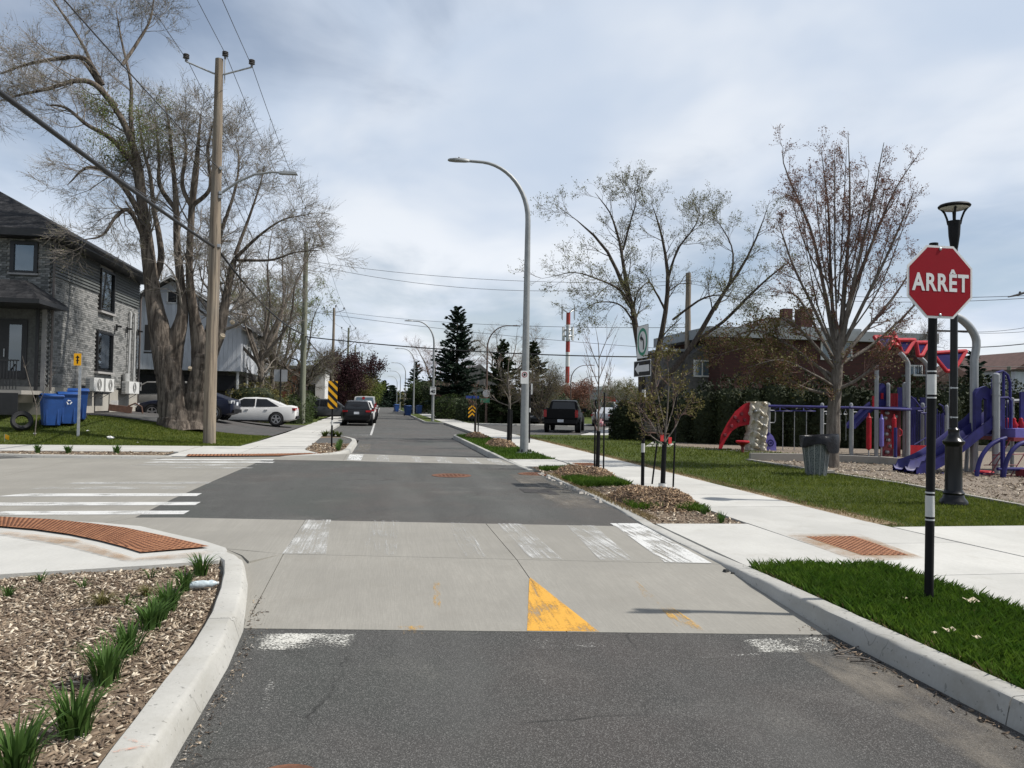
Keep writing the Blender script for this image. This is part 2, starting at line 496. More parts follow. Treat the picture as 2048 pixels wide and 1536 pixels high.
def raw_mesh(name, v, faces_idx, nper, mat_, parent=None, smooth=None, local=False, mi=None):
    """fast mesh from numpy: faces_idx (n, nper)"""
    v = np.asarray(v, float)
    if parent is not None and not local:
        v = to_local(v, parent)
    me = bpy.data.meshes.new(name)
    nf = len(faces_idx)
    me.vertices.add(len(v)); me.vertices.foreach_set('co', v.astype(np.float32).ravel())
    me.loops.add(nf * nper); me.loops.foreach_set('vertex_index', np.asarray(faces_idx, np.int32).ravel())
    me.polygons.add(nf)
    me.polygons.foreach_set('loop_start', np.arange(nf, dtype=np.int32) * nper)
    me.polygons.foreach_set('loop_total', np.full(nf, nper, np.int32))
    me.update(calc_edges=True)
    me.validate()
    return finish(name, me, mat_, parent, smooth, mi)

def tag(o, label=None, cat=None, group=None, kind=None):
    if label: o['label'] = label
    if cat: o['category'] = cat
    if group: o['group'] = group
    if kind: o['kind'] = kind
    return o
def thing(name, label, cat, loc=(0, 0, 0), rz=0.0, group=None):
    o = bpy.data.objects.new(name, None)
    COL.objects.link(o)
    o.location = tuple(float(x) for x in loc)
    o.rotation_euler = (0, 0, rz)
    o.empty_display_size = 0.2
    return tag(o, label, cat, group)
def struct(name, mb, m, smooth=None, parent=None, label=None):
    o = mb.build(name, m, parent, smooth)
    if parent is None:
        o['kind'] = 'structure'
    if label:
        o['label'] = label
    return o
def copy_tree(o, parent=None):
    c = o.copy(); COL.objects.link(c)
    if parent is not None:
        c.parent = parent
    for ch in list(o.children):
        copy_tree(ch, c)
    return c
def arc(c, r, a0, a1, n):
    return [(c[0] + r * math.cos(R(a)), c[1] + r * math.sin(R(a))) for a in np.linspace(a0, a1, n)]
# ------------------------------------------------------------------ ground helpers
ZT, ZW = 0.10, 0.14
def Yn(x): return 5.67 - 0.147 * x        # near edge of the raised concrete
def Yj(x): return 7.86 - 0.200 * x        # joint where the ramp levels out
def Yf(x): return 10.12 - 0.183 * x       # concrete / asphalt in the junction
def Yb(x): return 20.10 - 0.250 * x       # junction asphalt / far concrete band
def Ye(x): return 22.84 - 0.420 * x       # far edge of that band
def sm(t):
    t = np.clip(t, 0, 1); return t * t * (3 - 2 * t)
def hz(x, y):                              # lawn rising to the house on the left
    x = np.asarray(x, float); y = np.asarray(y, float)
    return 0.135 + 0.80 * sm((-4.45 - x) / 7.0) * sm((y - 25.7) / 5.2) * (1 - 0.75 * sm((y - 40) / 12))
def inpoly(p, poly):
    p = np.asarray(p); poly = np.asarray(poly, float)
    c = np.zeros(len(p), bool); n = len(poly)
    for i in range(n):
        a = poly[i][:2]; b = poly[(i + 1) % n][:2]
        t = ((a[1] > p[:, 1]) != (b[1] > p[:, 1]))
        with np.errstate(divide='ignore', invalid='ignore'):
            xx = (b[0] - a[0]) * (p[:, 1] - a[1]) / (b[1] - a[1]) + a[0]
        c ^= t & (p[:, 0] < xx)
    return c
def scatter(poly, n, seed=0):
    g = np.random.default_rng(seed)
    poly = np.asarray(poly, float)
    lo, hi = poly[:, :2].min(0), poly[:, :2].max(0)
    out = []
    tot = 0
    while tot < n:
        p = lo + g.random((n * 2, 2)) * (hi - lo)
        p = p[inpoly(p, poly)]
        out.append(p); tot += len(p)
        if len(p) == 0: break
    return np.concatenate(out)[:n]

# ------------------------------------------------------------------ base ground
mb = MB()
mb.sheet([(1500 * math.cos(a), 1500 * math.sin(a)) for a in np.linspace(0, 2 * math.pi, 49)[:-1]], -0.12)
struct('ground', mb, 'lawn_far')

mb = MB()
xs = np.linspace(-0.95, 3.38, 8)
mb.sheet([(-0.95, -8), (3.38, -8)] + [(x, Yn(x)) for x in xs[::-1]], 0.0)
struct('road', mb, 'asphalt_near')
mb = MB().sheet([(-9.5, 4.5), (3.6, 4.5), (3.6, 24), (-14, 24), (-14, 9)], -0.02)
struct('road_bed', mb, 'joint_dark')

# raised concrete ramp and crosswalk bands, panel by panel
apron = bpy.data.objects.new('concrete_crossing', None); COL.objects.link(apron); apron['kind'] = 'structure'
def panel(poly, z, m='concrete_road', parent=apron, name='slab', base=-0.015):
    return MB().prism(poly, base, z).build(name, m, parent)
g = 0.004
arc_px = [(0, 1034), (205, 1045), (284, 1052), (342, 1066), (410, 1081), (454, 1095), (485, 1107), (499, 1119), (503, 1150), (499, 1190)]
ARC = [gx(a, b, 0.11) for a, b in arc_px]
def zr(x, y):                               # ramp height
    return float(np.clip((y - Yn(x)) / (Yj(x) - Yn(x)), 0, 1)) * ZT
for xa, xb in ((-0.94, 1.36), (1.36, 3.36)):
    a, b = xa + g, xb - g
    panel([(a, Yn(a)), (b, Yn(b)), (b, Yj(b) - g), (a, Yj(a) - g)], [0.004, 0.004, ZT, ZT])
    panel([(a, Yj(a) + g), (b, Yj(b) + g), (b, Yf(b)), (a, Yf(a))], ZT)
XA = -0.94 - g
panel([(-0.90, 5.80), (XA, 5.82), (XA, 6.5), (-1.02, 6.62), (-1.06, 6.3)], [0.004, 0.004, 0.04, 0.05, 0.03])
low = [(XA, Yj(XA)), (XA, 6.3), (-1.25, 6.3), (-1.5, 7.2), (-2.0, 7.7), (-2.0, 8.6), (-1.3, 8.25)]
panel(low, [ZT, zr(XA, 6.3), zr(-1.2, 6.3), zr(-1.5, 7.2), ZT * .9, ZT, ZT])
P0 = gx(270, 1035, ZT)
panel([(XA, Yj(XA) + g), (XA, Yf(XA)), (-2.55, Yf(-2.55)), (P0[0] + g, P0[1])] + [(ARC[i][0], ARC[i][1] - .03) for i in range(1, 8)], ZT)
panel([(ARC[1][0] - .01, ARC[1][1]), (P0[0] - g, P0[1]), (-3.13, 12.5), (-3.1, 15), (-3.03, 18), (-2.97, 20.6), (-7.4, 20.75), (-7.1, 16.2), (-6.6, 13.0), (ARC[0][0] - 1.5, ARC[0][1] + .1), (ARC[0][0], ARC[0][1] - .03)], ZT)
panel([(-7.1 - .01, 16.2), (-7.41, 20.75), (-8.6, 20.9), (-10.5, 19.2), (-14, 16), (-14, 9.5), (ARC[0][0] - 1.51, ARC[0][1] + .1), (-6.61, 13.0)], ZT)
xs = np.linspace(-0.95, 3.42, 6)
panel([(x, Yb(x)) for x in xs] + [(x, Ye(x)) for x in xs[::-1]], ZT)
panel([(-5.6, 20.82), (-2.97, 20.64), (-0.96, Yb(-0.96)), (-0.96, 23.2), (-1.6, 22.4), (-2.6, 21.75), (-5.0, 21.45), (-5.6, 21.45)], ZT)
mb = MB().sheet([(-3.12, 10.66), (-2.55, Yf(-2.55) + .002)] + [(x, Yf(x) + .002) for x in (-1, 1, 3.42)] + [(3.55, 12), (3.52, 16), (3.45, 18.5), (3.42, Yb(3.42) - .002), (0, Yb(0) - .002), (-2.96, 20.6), (-3.03, 18), (-3.1, 15), (-3.13, 12.5)], ZT - 0.002)
struct('junction_road', mb, 'asphalt_table')
mb = MB().sheet([(-8.62, 20.9), (-10.5, 19.2), (-14, 16), (-60, 8), (-60, 24), (-9.2, 21.4)], ZT - 0.004)
struct('side_road', mb, 'asphalt_table')
# far road
mb = MB()
P = np.array([[(x, (Ye(x) if k == 0 else [0, Ye(x) + 1.6, 32, 37, 60, 420][k]), ZT if k == 0 else 0.0) for x in ((-0.9, 0, 1, 2, 3.4))] for k in range(6)])
mb.grid(P, flip=True)
mb.sheet([(-3.2, 33), (-0.9, 33), (-0.9, 420), (-3.2, 420)], 0.0)
mb.sheet([(3.4, 36), (4.75, 37.5), (4.75, 58), (3.4, 60)], 0.0)
struct('far_road', mb, 'asphalt_far')
mb = MB().sheet([(6.5, 37.5), (14, 38.5), (24, 55), (60, 150), (74, 150), (27, 67), (14, 57), (6.5, 58)], 0.004)
struct('branch_road', mb, 'asphalt_far')

# ------------------------------------------------------------------ painted markings (thin sheets)
def mark(poly, m, z=ZT + 0.004, name='crosswalk_stripe', lab=None, cat='marking', grp=None):
    o = MB().sheet(poly, z).build(name, m)
    tag(o, lab, cat, grp)
    return o
def ramp_poly(pts):
    return np.array([(p[0], p[1], zr(p[0], p[1]) + 0.006) for p in pts])
for k, (pts, m) in enumerate([([(613, 1040), (662, 1040), (652, 1108), (564, 1108)], 'paint_white_worn'), ([(745, 1041), (800, 1042), (792, 1110), (722, 1110)], 'paint_white_faint'),
                ([(897, 1045), (935, 1046), (975, 1115), (925, 1114)], 'paint_white_faint'), ([(993, 1047), (1042, 1048), (1125, 1119), (1062, 1117)], 'paint_white_worn'),
                ([(1132, 1050), (1188, 1051), (1270, 1122), (1200, 1120)], 'paint_white_worn'), ([(1230, 1052), (1290, 1053), (1424, 1127), (1330, 1125)], 'paint_white')]):
    mark([gx(a, b, ZT) for a, b in pts], m, lab='worn white bar of the near crosswalk, %s from the left kerb' % ['first', 'second', 'third', 'fourth', 'fifth', 'sixth and brightest'][k], grp='bars of the near crosswalk')
mark([gx(a, b, ZT) for a, b in [(1220, 1047), (1275, 1047), (1290, 1053), (1228, 1052)]], 'paint_white', lab='bright white paint bar on the asphalt by the right kerb', name='paint_bar')
for k, (y, x0, x1, m, w) in enumerate([(1026, -40, 372, 'paint_white_x', .34), (1008, -60, 395, 'paint_white_x', .36), (990, 5, 398, 'paint_white_x', .38), (976, 58, 370, 'paint_white_x_worn', .38), (966, 130, 420, 'paint_white_x_worn', .36),
                   (936, 330, 505, 'paint_white_x_worn', .35), (930, 260, 520, 'paint_white_x_worn', .4), (924.5, 290, 548, 'paint_white_x', .42), (919.5, 300, 548, 'paint_white_x', .4)]):
    a, b = G(x0, y, ZT), G(x1, y, ZT)
    ym = (a[1] + b[1]) / 2; dy = (b[1] - a[1]) / 2 * 0.4
    mark([(a[0], ym - dy - w / 2), (b[0], ym + dy - w / 2), (b[0], ym + dy + w / 2), (a[0] + .25, ym - dy + w / 2)], m,
         lab='white bar of the left crosswalk, number %s counting away from the camera' % ['one', 'two', 'three', 'four', 'five', 'six', 'seven', 'eight', 'nine'][k], grp='bars of the left crosswalk')
for k, (pts, m) in enumerate([([(700, 909), (727, 909), (722, 921), (693, 920)], 'paint_white'), ([(755, 911), (776, 911), (778, 923), (753, 922)], 'paint_white_worn'), ([(822, 913), (838, 913), (848, 925), (830, 924)], 'paint_white_worn'),
                ([(870, 914), (893, 915), (905, 927), (878, 926)], 'paint_white_worn'), ([(930, 916), (950, 917), (965, 929), (942, 928)], 'paint_white_worn'), ([(972, 918), (994, 919), (1022, 931), (996, 930)], 'paint_white_worn')]):
    mark([gx(a, b, ZT) for a, b in pts], m, lab='white bar of the far crosswalk, %s from its left end' % ['first', 'second', 'third', 'fourth', 'fifth', 'last'][k], grp='bars of the far crosswalk')
tri = [G(1058, 1156, .07), G(1054, 1263, 0.0), G(1199, 1266, 0.0)]
tri[1][1] = Yn(tri[1][0]) + .01; tri[2][1] = Yn(tri[2][0]) + .01
mb = MB().sheet(ramp_poly([(tri[0][0], tri[0][1] - .02), (tri[0][0] + .015, tri[0][1]), tri[2], tri[1]]), 0)
tag(mb.build('ramp_triangle', 'paint_yellow'), 'bold yellow triangle painted on the concrete ramp', 'marking')
for pts, m, l in (([(1268, 1160), (1300, 1185), (1432, 1264), (1370, 1265), (1330, 1225), (1290, 1195)], 'paint_yellow_worn', 'faded yellow streak on the ramp right of the triangle'),
               ([(868, 1160), (880, 1162), (882, 1212), (864, 1212)], 'paint_yellow_worn', 'small faded yellow smudge in mid ramp'),
               ([(795, 1245), (860, 1245), (856, 1262), (795, 1262)], 'paint_yellow_worn', 'pale faded yellow patch at the foot of the ramp')):
    mb = MB().sheet(ramp_poly([G(a, b, .03 if b > 1220 else .06) for a, b in pts]), 0)
    tag(mb.build('faded_marking', m), l, 'marking')
for pts, m, l in (([(500, 1266), (735, 1270), (690, 1300), (478, 1308)], 'paint_grit', 'gritty worn white stop bar left of centre'), ([(1040, 1279), (1230, 1282), (1215, 1298), (1060, 1299)], 'paint_grit_thin', 'gritty worn white patch in the middle of the lane'),
               ([(1470, 1282), (1650, 1270), (1705, 1308), (1500, 1305)], 'paint_grit', 'gritty worn white patch by the right kerb')):
    mark([gx(a, b, 0) for a, b in pts], m, 0.004, 'worn_stop_bar', l)
for pts, l in (([(1370, 1316), (1620, 1300), (1622, 1304), (1372, 1320)], 'thin scraped pale line on the near asphalt, right'), ([(1062, 1330), (1066, 1330), (1100, 1378), (1094, 1380)], 'short pale scratch on the near asphalt'),
             ([(540, 1340), (556, 1340), (522, 1510), (500, 1510)], 'pale gritty tyre streak along the left kerb')):
    mark([gx(a, b, 0) for a, b in pts], 'paint_grit_thin', 0.004, 'scratch', l)
lw = 0.11
mark([(-0.53, 38.1), (-0.53 + lw, 38.1), (-0.42, 200), (-0.53, 200)], 'paint_white', 0.004, 'lane_line', 'long white line along the parking lane')
mark([(-1.35, 38.05), (-0.52, 38.05), (-0.52, 38.2), (-1.35, 38.2)], 'paint_white', 0.0045, 'lane_tick', 'short white cross line at the head of the parking lane')
mark([gx(a, b, ZT) for a, b in [(1038, 977), (1080, 979), (1083, 978), (1100, 979), (1120, 990), (1097, 989), (1093, 987), (1049, 985)]], 'asphalt_patch', ZT + .003, 'asphalt_repair', 'dark asphalt repair patch in the junction', 'patch')

# ------------------------------------------------------------------ manholes
def manhole(p, r, lab):
    t = thing('manhole_cover', lab, 'manhole', (p[0], p[1], ZT))
    MB().lathe([(r, -.01), (r, .006), (r - .06, .008), (r - .065, .002)], n=32).build('ring', 'rust_iron', t, local=True)
    mb = MB().lathe([(r - .07, -.01), (r - .07, .006)], n=32)
    for i in range(-4, 5):
        for j in range(-4, 5):
            if math.hypot(i, j) * r / 5 < r - .12:
                mb.box((i * r / 5, j * r / 5, .008), (r / 9, r / 9, .006))
    mb.build('lid', 'rust_iron', t, local=True)
manhole(G(903, 951, ZT), 0.42, 'rusty round manhole cover in the middle of the junction')
manhole(G(1068, 948, ZT), 0.36, 'rusty round drain cover against the right kerb')
p = G(575, 1538, 0)
manhole_low = MB().lathe([(.16, -.01), (.16, .004), (.12, .006)], (p[0], p[1] - .12, 0), n=20).build('valve_cover', 'rust_iron')
tag(manhole_low, 'small rusty valve cover in the near asphalt', 'valve cover')

# ------------------------------------------------------------------ kerbs (cast pieces with joints)
def kerb(name, path, w=0.20, ztop=ZW + .01, zbot=-0.05, seg=3.0, m='concrete_kerb', lean=0.05, side=1):
    """path: outer (road) edge points; the kerb lies to the left of travel if side=1"""
    root = bpy.data.objects.new(name, None); COL.objects.link(root); root['kind'] = 'structure'
    p = np.array([(a[0], a[1]) for a in path], float)
    zt = np.array([(a[2] if len(a) > 2 else ztop) for a in path], float)
    L = np.r_[0, np.cumsum(np.linalg.norm(np.diff(p, axis=0), axis=1))]
    nseg = max(1, int(round(L[-1] / seg)))
    cuts = np.linspace(0, L[-1], nseg + 1)
    for k in range(nseg):
        s0, s1 = cuts[k] + .004, cuts[k + 1] - .004
        ss = np.unique(np.r_[s0, L[(L > s0) & (L < s1)], s1, np.arange(s0 + .16, s1 - .1, .17 if cuts[-1] < 40 else 3)])
        q = np.c_[np.interp(ss, L, p[:, 0]), np.interp(ss, L, p[:, 1])]
        z = np.interp(ss, L, zt)
        ta = np.c_[np.interp(ss + .05, L, p[:, 0]) - np.interp(ss - .05, L, p[:, 0]), np.interp(ss + .05, L, p[:, 1]) - np.interp(ss - .05, L, p[:, 1])]
        ta /= np.linalg.norm(ta, axis=1)[:, None]
        nn = np.c_[-ta[:, 1], ta[:, 0]] * side
        prof = [(0.0, None), (lean * .8, -.024), (lean, -.007), (lean + .016, 0.0), (w - .01, 0.002), (w, -.012), (w, None)]
        P = np.zeros((len(ss), len(prof), 3))
        for j, (o, dz) in enumerate(prof):
            P[:, j, :2] = q + nn * o
            P[:, j, 2] = zbot if dz is None else np.maximum(z + dz, zbot + .01 + .001 * j)
        if cuts[-1] < 40:      # cast edges are never quite true
            P[1:-1, 1:6] += rng.normal(size=P[1:-1, 1:6].shape) * [.0016, .0016, .0012]
            ch = rng.random(len(ss)) < .10
            P[ch, 2, 2] -= .012 * rng.random(ch.sum()); P[ch, 2, 0] += .01 * side * -1 * rng.random(ch.sum()) * 0
        mb = MB(); mb.grid(P, flip=side < 0)
        n = len(prof)
        e0 = list(range(n)); e1 = [(len(ss) - 1) * n + j for j in range(n)]
        mb.F += [tuple(e0[::-1]) if side > 0 else tuple(e0), tuple(e1) if side > 0 else tuple(e1[::-1])]; mb.MI += [0, 0]
        mb.build('kerb_stone', m, root, smooth=35)
    return root
kerb('kerb_right', [(3.27, -6), (3.27, 6.4), (3.29, 6.9, .135), (3.30, 7.6, .115), (3.34, 9.6, .115), (3.46, 11, .12), (3.52, 13, .125), (3.52, 16.4, .125)], side=-1, w=.2)
kerb('kerb_right_far', [(3.36, 17.6, .12), (3.34, 18.6, .115), (3.30, 20.6, .118), (3.27, 21.6, .14), (3.25, 23), (3.25, 35.2), (3.32, 36.0), (3.55, 36.6), (3.95, 36.9), (4.7, 37.0)], side=-1, w=.16)
kerb('kerb_right_end', [(4.7, 58.2), (3.9, 58.6), (3.5, 59.3), (3.3, 60.5), (3.3, 63), (3.3, 200)], side=-1, w=.16, seg=6)
kerb('kerb_left', [(-0.88, -6), (-0.88, 5.0), (-0.92, 5.75), (-1.0, 6.45), (-1.08, 7.0, .152), (-1.20, 7.62, .14), (-1.34, 8.0, .122), (-1.55, 8.34, .118)], w=.23, lean=.07, side=1)
kerb('kerb_island', [(-1.65, 22.6, .12), (-1.15, 23.0, .14), (-0.92, 23.9), (-0.88, 25), (-0.86, 29.8), (-0.95, 31.3), (-1.3, 32.9), (-1.9, 34.2), (-2.55, 35.2)], side=1, w=.22)
kerb('kerb_left_far', [(-3.05, 37.0), (-3.05, 200)], side=1, w=.12, seg=6)
kerb('kerb_side_street', [(-60, 22.4), (-9.8, 21.55), (-8.6, 21.2), (-7.2, 21.1), (-5.4, 21.45, .12)], side=1, w=.2)
# broken lip of concrete along the asphalt edge
mb = MB()
for k in range(60):
    y = 11.8 + rng.random() * 5.2
    x = 3.50 + rng.normal() * .04
    s = .02 + .055 * rng.random() ** 2
    mb.box((x, y, ZT + s * .2), (s * 1.5, s * 1.1, s * .6), rng.random() * 3, taper=.7, rx=rng.normal() * .3)
tag(mb.build('concrete_rubble', 'concrete_old'), 'crumbled concrete chunks along the broken right kerb edge', 'rubble', kind='stuff')

# ------------------------------------------------------------------ sidewalks, slab by slab
def walk(name, polys, z=ZW, m='concrete_walk'):
    root = bpy.data.objects.new(name, None); COL.objects.link(root); root['kind'] = 'structure'
    for k, p in enumerate(polys):
        c = np.mean(np.array([(a[0], a[1]) for a in p]), axis=0)
        q = [(c[0] + (a[0] - c[0]) * .9935, c[1] + (a[1] - c[1]) * .9945) for a in p]
        zz = np.array([(a[2] if len(a) > 2 else z) for a in p]) + rng.normal() * .0012
        MB().prism(q, -.05, zz).build('slab', m, root)
    return root
ys = np.r_[np.arange(-3, 37.6, 1.56), np.arange(38.5, 58, 1.6), np.arange(58.1, 140, 3.2)]
xl = lambda y: 4.78 - 0.06 * math.sin(y * .3) if y < 37 else 4.72
xr = lambda y: 6.52 + (0.45 * max(0, (9 - y) / 6) if y < 9 else 0)
walk('sidewalk_right', [[(xl(a), a), (xr(a), a), (xr(b), b), (xl(b), b)] for a, b in zip(ys[:-1], ys[1:])], ZW)
walk('ramp_slab_near', [[(3.50, 6.95, .128), (4.74, 6.75), (4.74, 9.42), (3.56, 9.62, .12)]])
walk('ramp_slab_far', [[(3.47, 18.6, .12), (4.74, 18.35), (4.74, 20.75), (3.47, 20.95, .12)]])
walk('park_path', [[(6.56 + .43, 3), (9.2, 3), (9.2, 6), (6.78, 6)], [(6.76, 6.01), (9.2, 6.01), (9.2, 9.05), (6.56, 9.05)], [(9.21, 3), (12, 3), (12, 6), (9.21, 6)], [(9.21, 6.01), (12, 6.01), (12, 9.05), (9.21, 9.05)]])
yl = np.r_[np.arange(25.8, 37, 1.6), np.arange(37, 140, 3.0)]
fx = lambda y: np.interp(y, [22, 25, 29, 33, 37, 140], [-2.2, -2.25, -2.35, -2.45, -2.6, -3.15])
fl = lambda y: np.interp(y, [25.8, 29, 37, 60, 140], [-4.45, -4.35, -4.3, -4.6, -5.0])
walk('sidewalk_left', [[(fl(a), a), (fx(a), a), (fx(b), b), (fl(b), b)] for a, b in zip(yl[:-1], yl[1:])])
walk('corner_sidewalk', [[(-5.55, 21.5, .12), (-5.0, 21.45, .115), (-3.9, 21.55, .115), (-3.9, 25.75), (-5.55, 25.75)], [(-3.88, 21.55, .115), (-2.6, 21.75, .115), (-1.6, 22.42, .12), (-1.75, 22.7), (-2.28, 24.2), (-2.28, 25.75), (-3.88, 25.75)]])
xs = np.arange(-5.6, -46, -1.9)
walk('cross_sidewalk', [[(a, 22.95 + .0 * a), (b, 22.95), (b, 25.72), (a, 25.72)] for a, b in zip(xs[:-1], xs[1:])])
# near left corner
low_px = [(440, 1118), (300, 1128), (150, 1137), (0, 1146), (-250, 1160)]
LOWE = [gx(a, b, ZW) for a, b in low_px]
ta_out = [gx(a, b, ZT + .02) for a, b in [(419, 1096), (330, 1075), (250, 1058), (180, 1049), (100, 1041), (0, 1036), (-80, 1034)]]
ta_in = [gx(a, b, ZT + .02) for a, b in [(282, 1108), (245, 1096), (200, 1084), (140, 1071), (70, 1061), (0, 1055), (-80, 1050)]]
walk('corner_slab', [[(ARC[0][0] - 1.5, ARC[0][1] + .1, .115)] + [(a[0], a[1] - .03, .115) for a in ARC[:6]] + [(-1.50, 8.2, .118), (-1.47, 7.8, .125)] + [(a[0], a[1] - .02) for a in LOWE] + [(ARC[0][0] - 2.5, LOWE[-1][1])]], z=.132)

# ------------------------------------------------------------------ tactile plates
def tactile(name, lab, outer, inner, z, step=0.062):
    t = thing(name, lab, 'tactile plate', (outer[0][0], outer[0][1], z))
    o, i_ = np.array(outer), np.array(inner)
    n = len(o)
    mb = MB()
    P = np.zeros((n, 2, 3)); P[:, 0, :2] = o; P[:, 1, :2] = i_; P[:, :, 2] = z
    mb.grid(P)
    mb.build('plate', 'rust_plate', t)
    L = np.r_[0, np.cumsum(np.linalg.norm(np.diff((o + i_) / 2, axis=0), axis=1))]
    db = MB()
    for s in np.arange(.04, L[-1] - .02, step):
        a = np.array([np.interp(s, L, o[:, 0]), np.interp(s, L, o[:, 1])]); b = np.array([np.interp(s, L, i_[:, 0]), np.interp(s, L, i_[:, 1])])
        w = np.linalg.norm(b - a)
        for u in np.arange(.04, w - .02, step):
            c = a + (b - a) * u / w
            db.lathe([(.016, -.001), (.015, .005), (.009, .006)], (c[0], c[1], z), n=6)
    db.build('domes', 'rust_iron', t)['kind'] = 'stuff'
tactile('tactile_plate', 'curved rusty tactile plate on the near left corner', ta_out[::-1], ta_in[::-1], .139)
q = [G(a, b, ZW) for a, b in [(1612, 1074), (1708, 1073), (1818, 1111), (1725, 1111)]]
tactile('tactile_plate', 'rusty tactile plate set in the right sidewalk by the stop sign', [q[0][:2], q[3][:2]], [q[1][:2], q[2][:2]], ZW + .006)
q = [G(a, b, ZW) for a, b in [(1143, 926), (1182, 926), (1205, 931.5), (1163, 931.5)]]
tactile('tactile_plate', 'rusty tactile plate set in the sidewalk beyond the slender young tree', [q[0][:2], q[3][:2]], [q[1][:2], q[2][:2]], ZW + .006)
q = [gx(a, b, .13) for a, b in [(372, 912.3), (480, 911.8), (560, 911.3), (642, 907.2)]]; q2 = [gx(a, b, .13) for a, b in [(376, 908.6), (480, 908.2), (590, 906.8), (641, 905.6)]]
tactile('tactile_plate', 'long thin rusty tactile plate on the far left corner', q, q2, .136, .09)

worn_paint('rust_stain', (0.36, 0.22, 0.11), .34, (1, 1, 1), 6, 30, .5, .12)
for k, (pts, z, l) in enumerate([([(1560, 1066), (1720, 1068), (1850, 1116), (1715, 1124)], ZW + .0035, 'faint rust stain around the right tactile plate'), ([(0, 1060), (150, 1078), (270, 1116), (430, 1100), (420, 1112), (260, 1124), (120, 1088), (0, 1068)], .1375, 'faint rust stain along the near left tactile plate')]):
    tag(MB().sheet([gx(a, b, z) for a, b in pts], z).build('rust_stain', 'rust_stain'), l, 'stain')

# ------------------------------------------------------------------ lawns
def lawn(name, poly, z=None, m='lawn', zf=None, res=0.8):
    poly = np.array(poly, float)
    mb = MB()
    if zf is None:
        mb.sheet(poly, z)
    else:
        lo, hi = poly.min(0), poly.max(0)
        nx, ny = max(2, int((hi[0] - lo[0]) / res)), max(2, int((hi[1] - lo[1]) / res))
        X, Y = np.meshgrid(np.linspace(lo[0], hi[0], nx), np.linspace(lo[1], hi[1], ny), indexing='ij')
        mb.grid(np.stack([X, Y, zf(X, Y)], -1), flip=True)
    return struct(name, mb, m, smooth=60)
NEAR_GRASS = [(3.46, -3), (4.76, -3), (4.74, 6.76), (3.49, 6.95)]
lawn('lawn_strip', NEAR_GRASS, .122, 'lawn_near')
MULCH_L = [(a[0], a[1] - .03) for a in LOWE] + [(-6.5, 1.0), (-1.1, 1.0), (-1.11, 5.2), (-1.13, 5.9), (-1.25, 6.7), (-1.36, 7.2), (-1.5, 7.6)]
lawn('planting_bed_left', MULCH_L, .085, 'mulch_ground')
BED_R = [(3.54, 9.62), (4.76, 9.42), (4.76, 18.35), (3.62, 18.4), (3.62, 16), (3.66, 13), (3.6, 11)]
lawn('planting_bed_right', BED_R, .115, 'mulch_ground')
STRIP_F = [(3.40, 21.0), (4.74, 20.78), (4.74, 36.9), (4.2, 36.85), (3.65, 36.4), (3.40, 35.5)]
lawn('verge_far', STRIP_F, .13, 'lawn')
lawn('verge_end', [(3.46, 60), (4.72, 58.6), (4.72, 140), (3.46, 140)], .13, 'lawn')
ISLAND = [(-1.7, 22.75), (-1.28, 23.1), (-1.1, 24), (-1.08, 30), (-1.18, 31.3), (-1.5, 32.7), (-2.1, 34), (-2.5, 34.6), (-2.36, 29), (-2.26, 24.3)]
lawn('planting_bed_island', ISLAND, .125, 'mulch_ground')
lawn('island_asphalt', [(-1.1, 27.6), (-1.1, 30), (-1.2, 31.3), (-1.6, 32.6), (-2.42, 32.0), (-2.34, 27.9)], .131, 'asphalt_far')
lawn('planting_bed_side', [(-5.7, 21.6), (-5.7, 22.94), (-46, 22.94), (-46, 22.3), (-9.8, 21.72), (-8.5, 21.36), (-7.2, 21.28)], .12, 'mulch_ground')
zl = lambda x, y: hz(x, y) + .012 * np.sin(x * 1.7) * np.cos(y * 1.3)
lawn('lawn_left', [(-60, 25.7), (-4.43, 60)], None, 'lawn', zl, .6)
lawn('lawn_left_far', [(-4.9, 60), (-40, 60), (-40, 200), (-5.1, 200)], .125, 'lawn')
mb = MB()
X, Y = np.meshgrid(np.linspace(-14, -4.40, 22), np.linspace(33.0, 47.5, 24), indexing='ij')
X2 = X.copy(); Y2 = Y + np.where(Y < 40, (X + 4.4) * .16 * (40 - Y) / 7, 0)
mb.grid(np.stack([X2, Y2, hz(X2, Y2) + .02], -1), flip=True)
struct('driveway', mb, 'asphalt_drive', smooth=60)
# dry trodden edge along the park side of the sidewalk
mb = MB()
yy = np.arange(9.3, 37, .35)
P = np.array([[(6.54, y, .133), (6.66 + .10 * math.sin(y * 2.1) + .10 * math.sin(y * .7 + 1) + .06 * rng.random(), y, .1335)] for y in yy])
mb.grid(P, flip=True)
struct('trodden_edge', mb, 'dead_edge')
PIT_FAR = [gx(a, b, .11) for a, b in [(1345, 881), (1346, 893), (1560, 907), (1660, 914), (1760, 932), (2048, 960), (2400, 985), (2400, 880)]]
PIT_NEAR = [gx(a, b, .11) for a, b in [(1492, 920), (1640, 943), (1800, 967), (2048, 1012), (2400, 1090), (2500, 970), (2048, 950), (1760, 931), (1640, 924)]]
lawn('lawn_park', [(6.5, 9.05), (60, 9.05), (60, 38.5), (14, 38.5), (6.5, 37.5)], .128, 'lawn')
lawn('lawn_branch', [(14, 38.6), (60, 38.6), (60, 140), (58, 140), (24, 54)], .1, 'lawn_far')
lawn('lawn_corner', [(6.5, 59), (13.8, 58.6), (26, 68), (70, 150), (6.5, 150)], .11, 'lawn')
lawn('playground_surface_far', PIT_FAR, .138, 'playground_chips')
lawn('playground_surface', PIT_NEAR, .134, 'playground_chips')
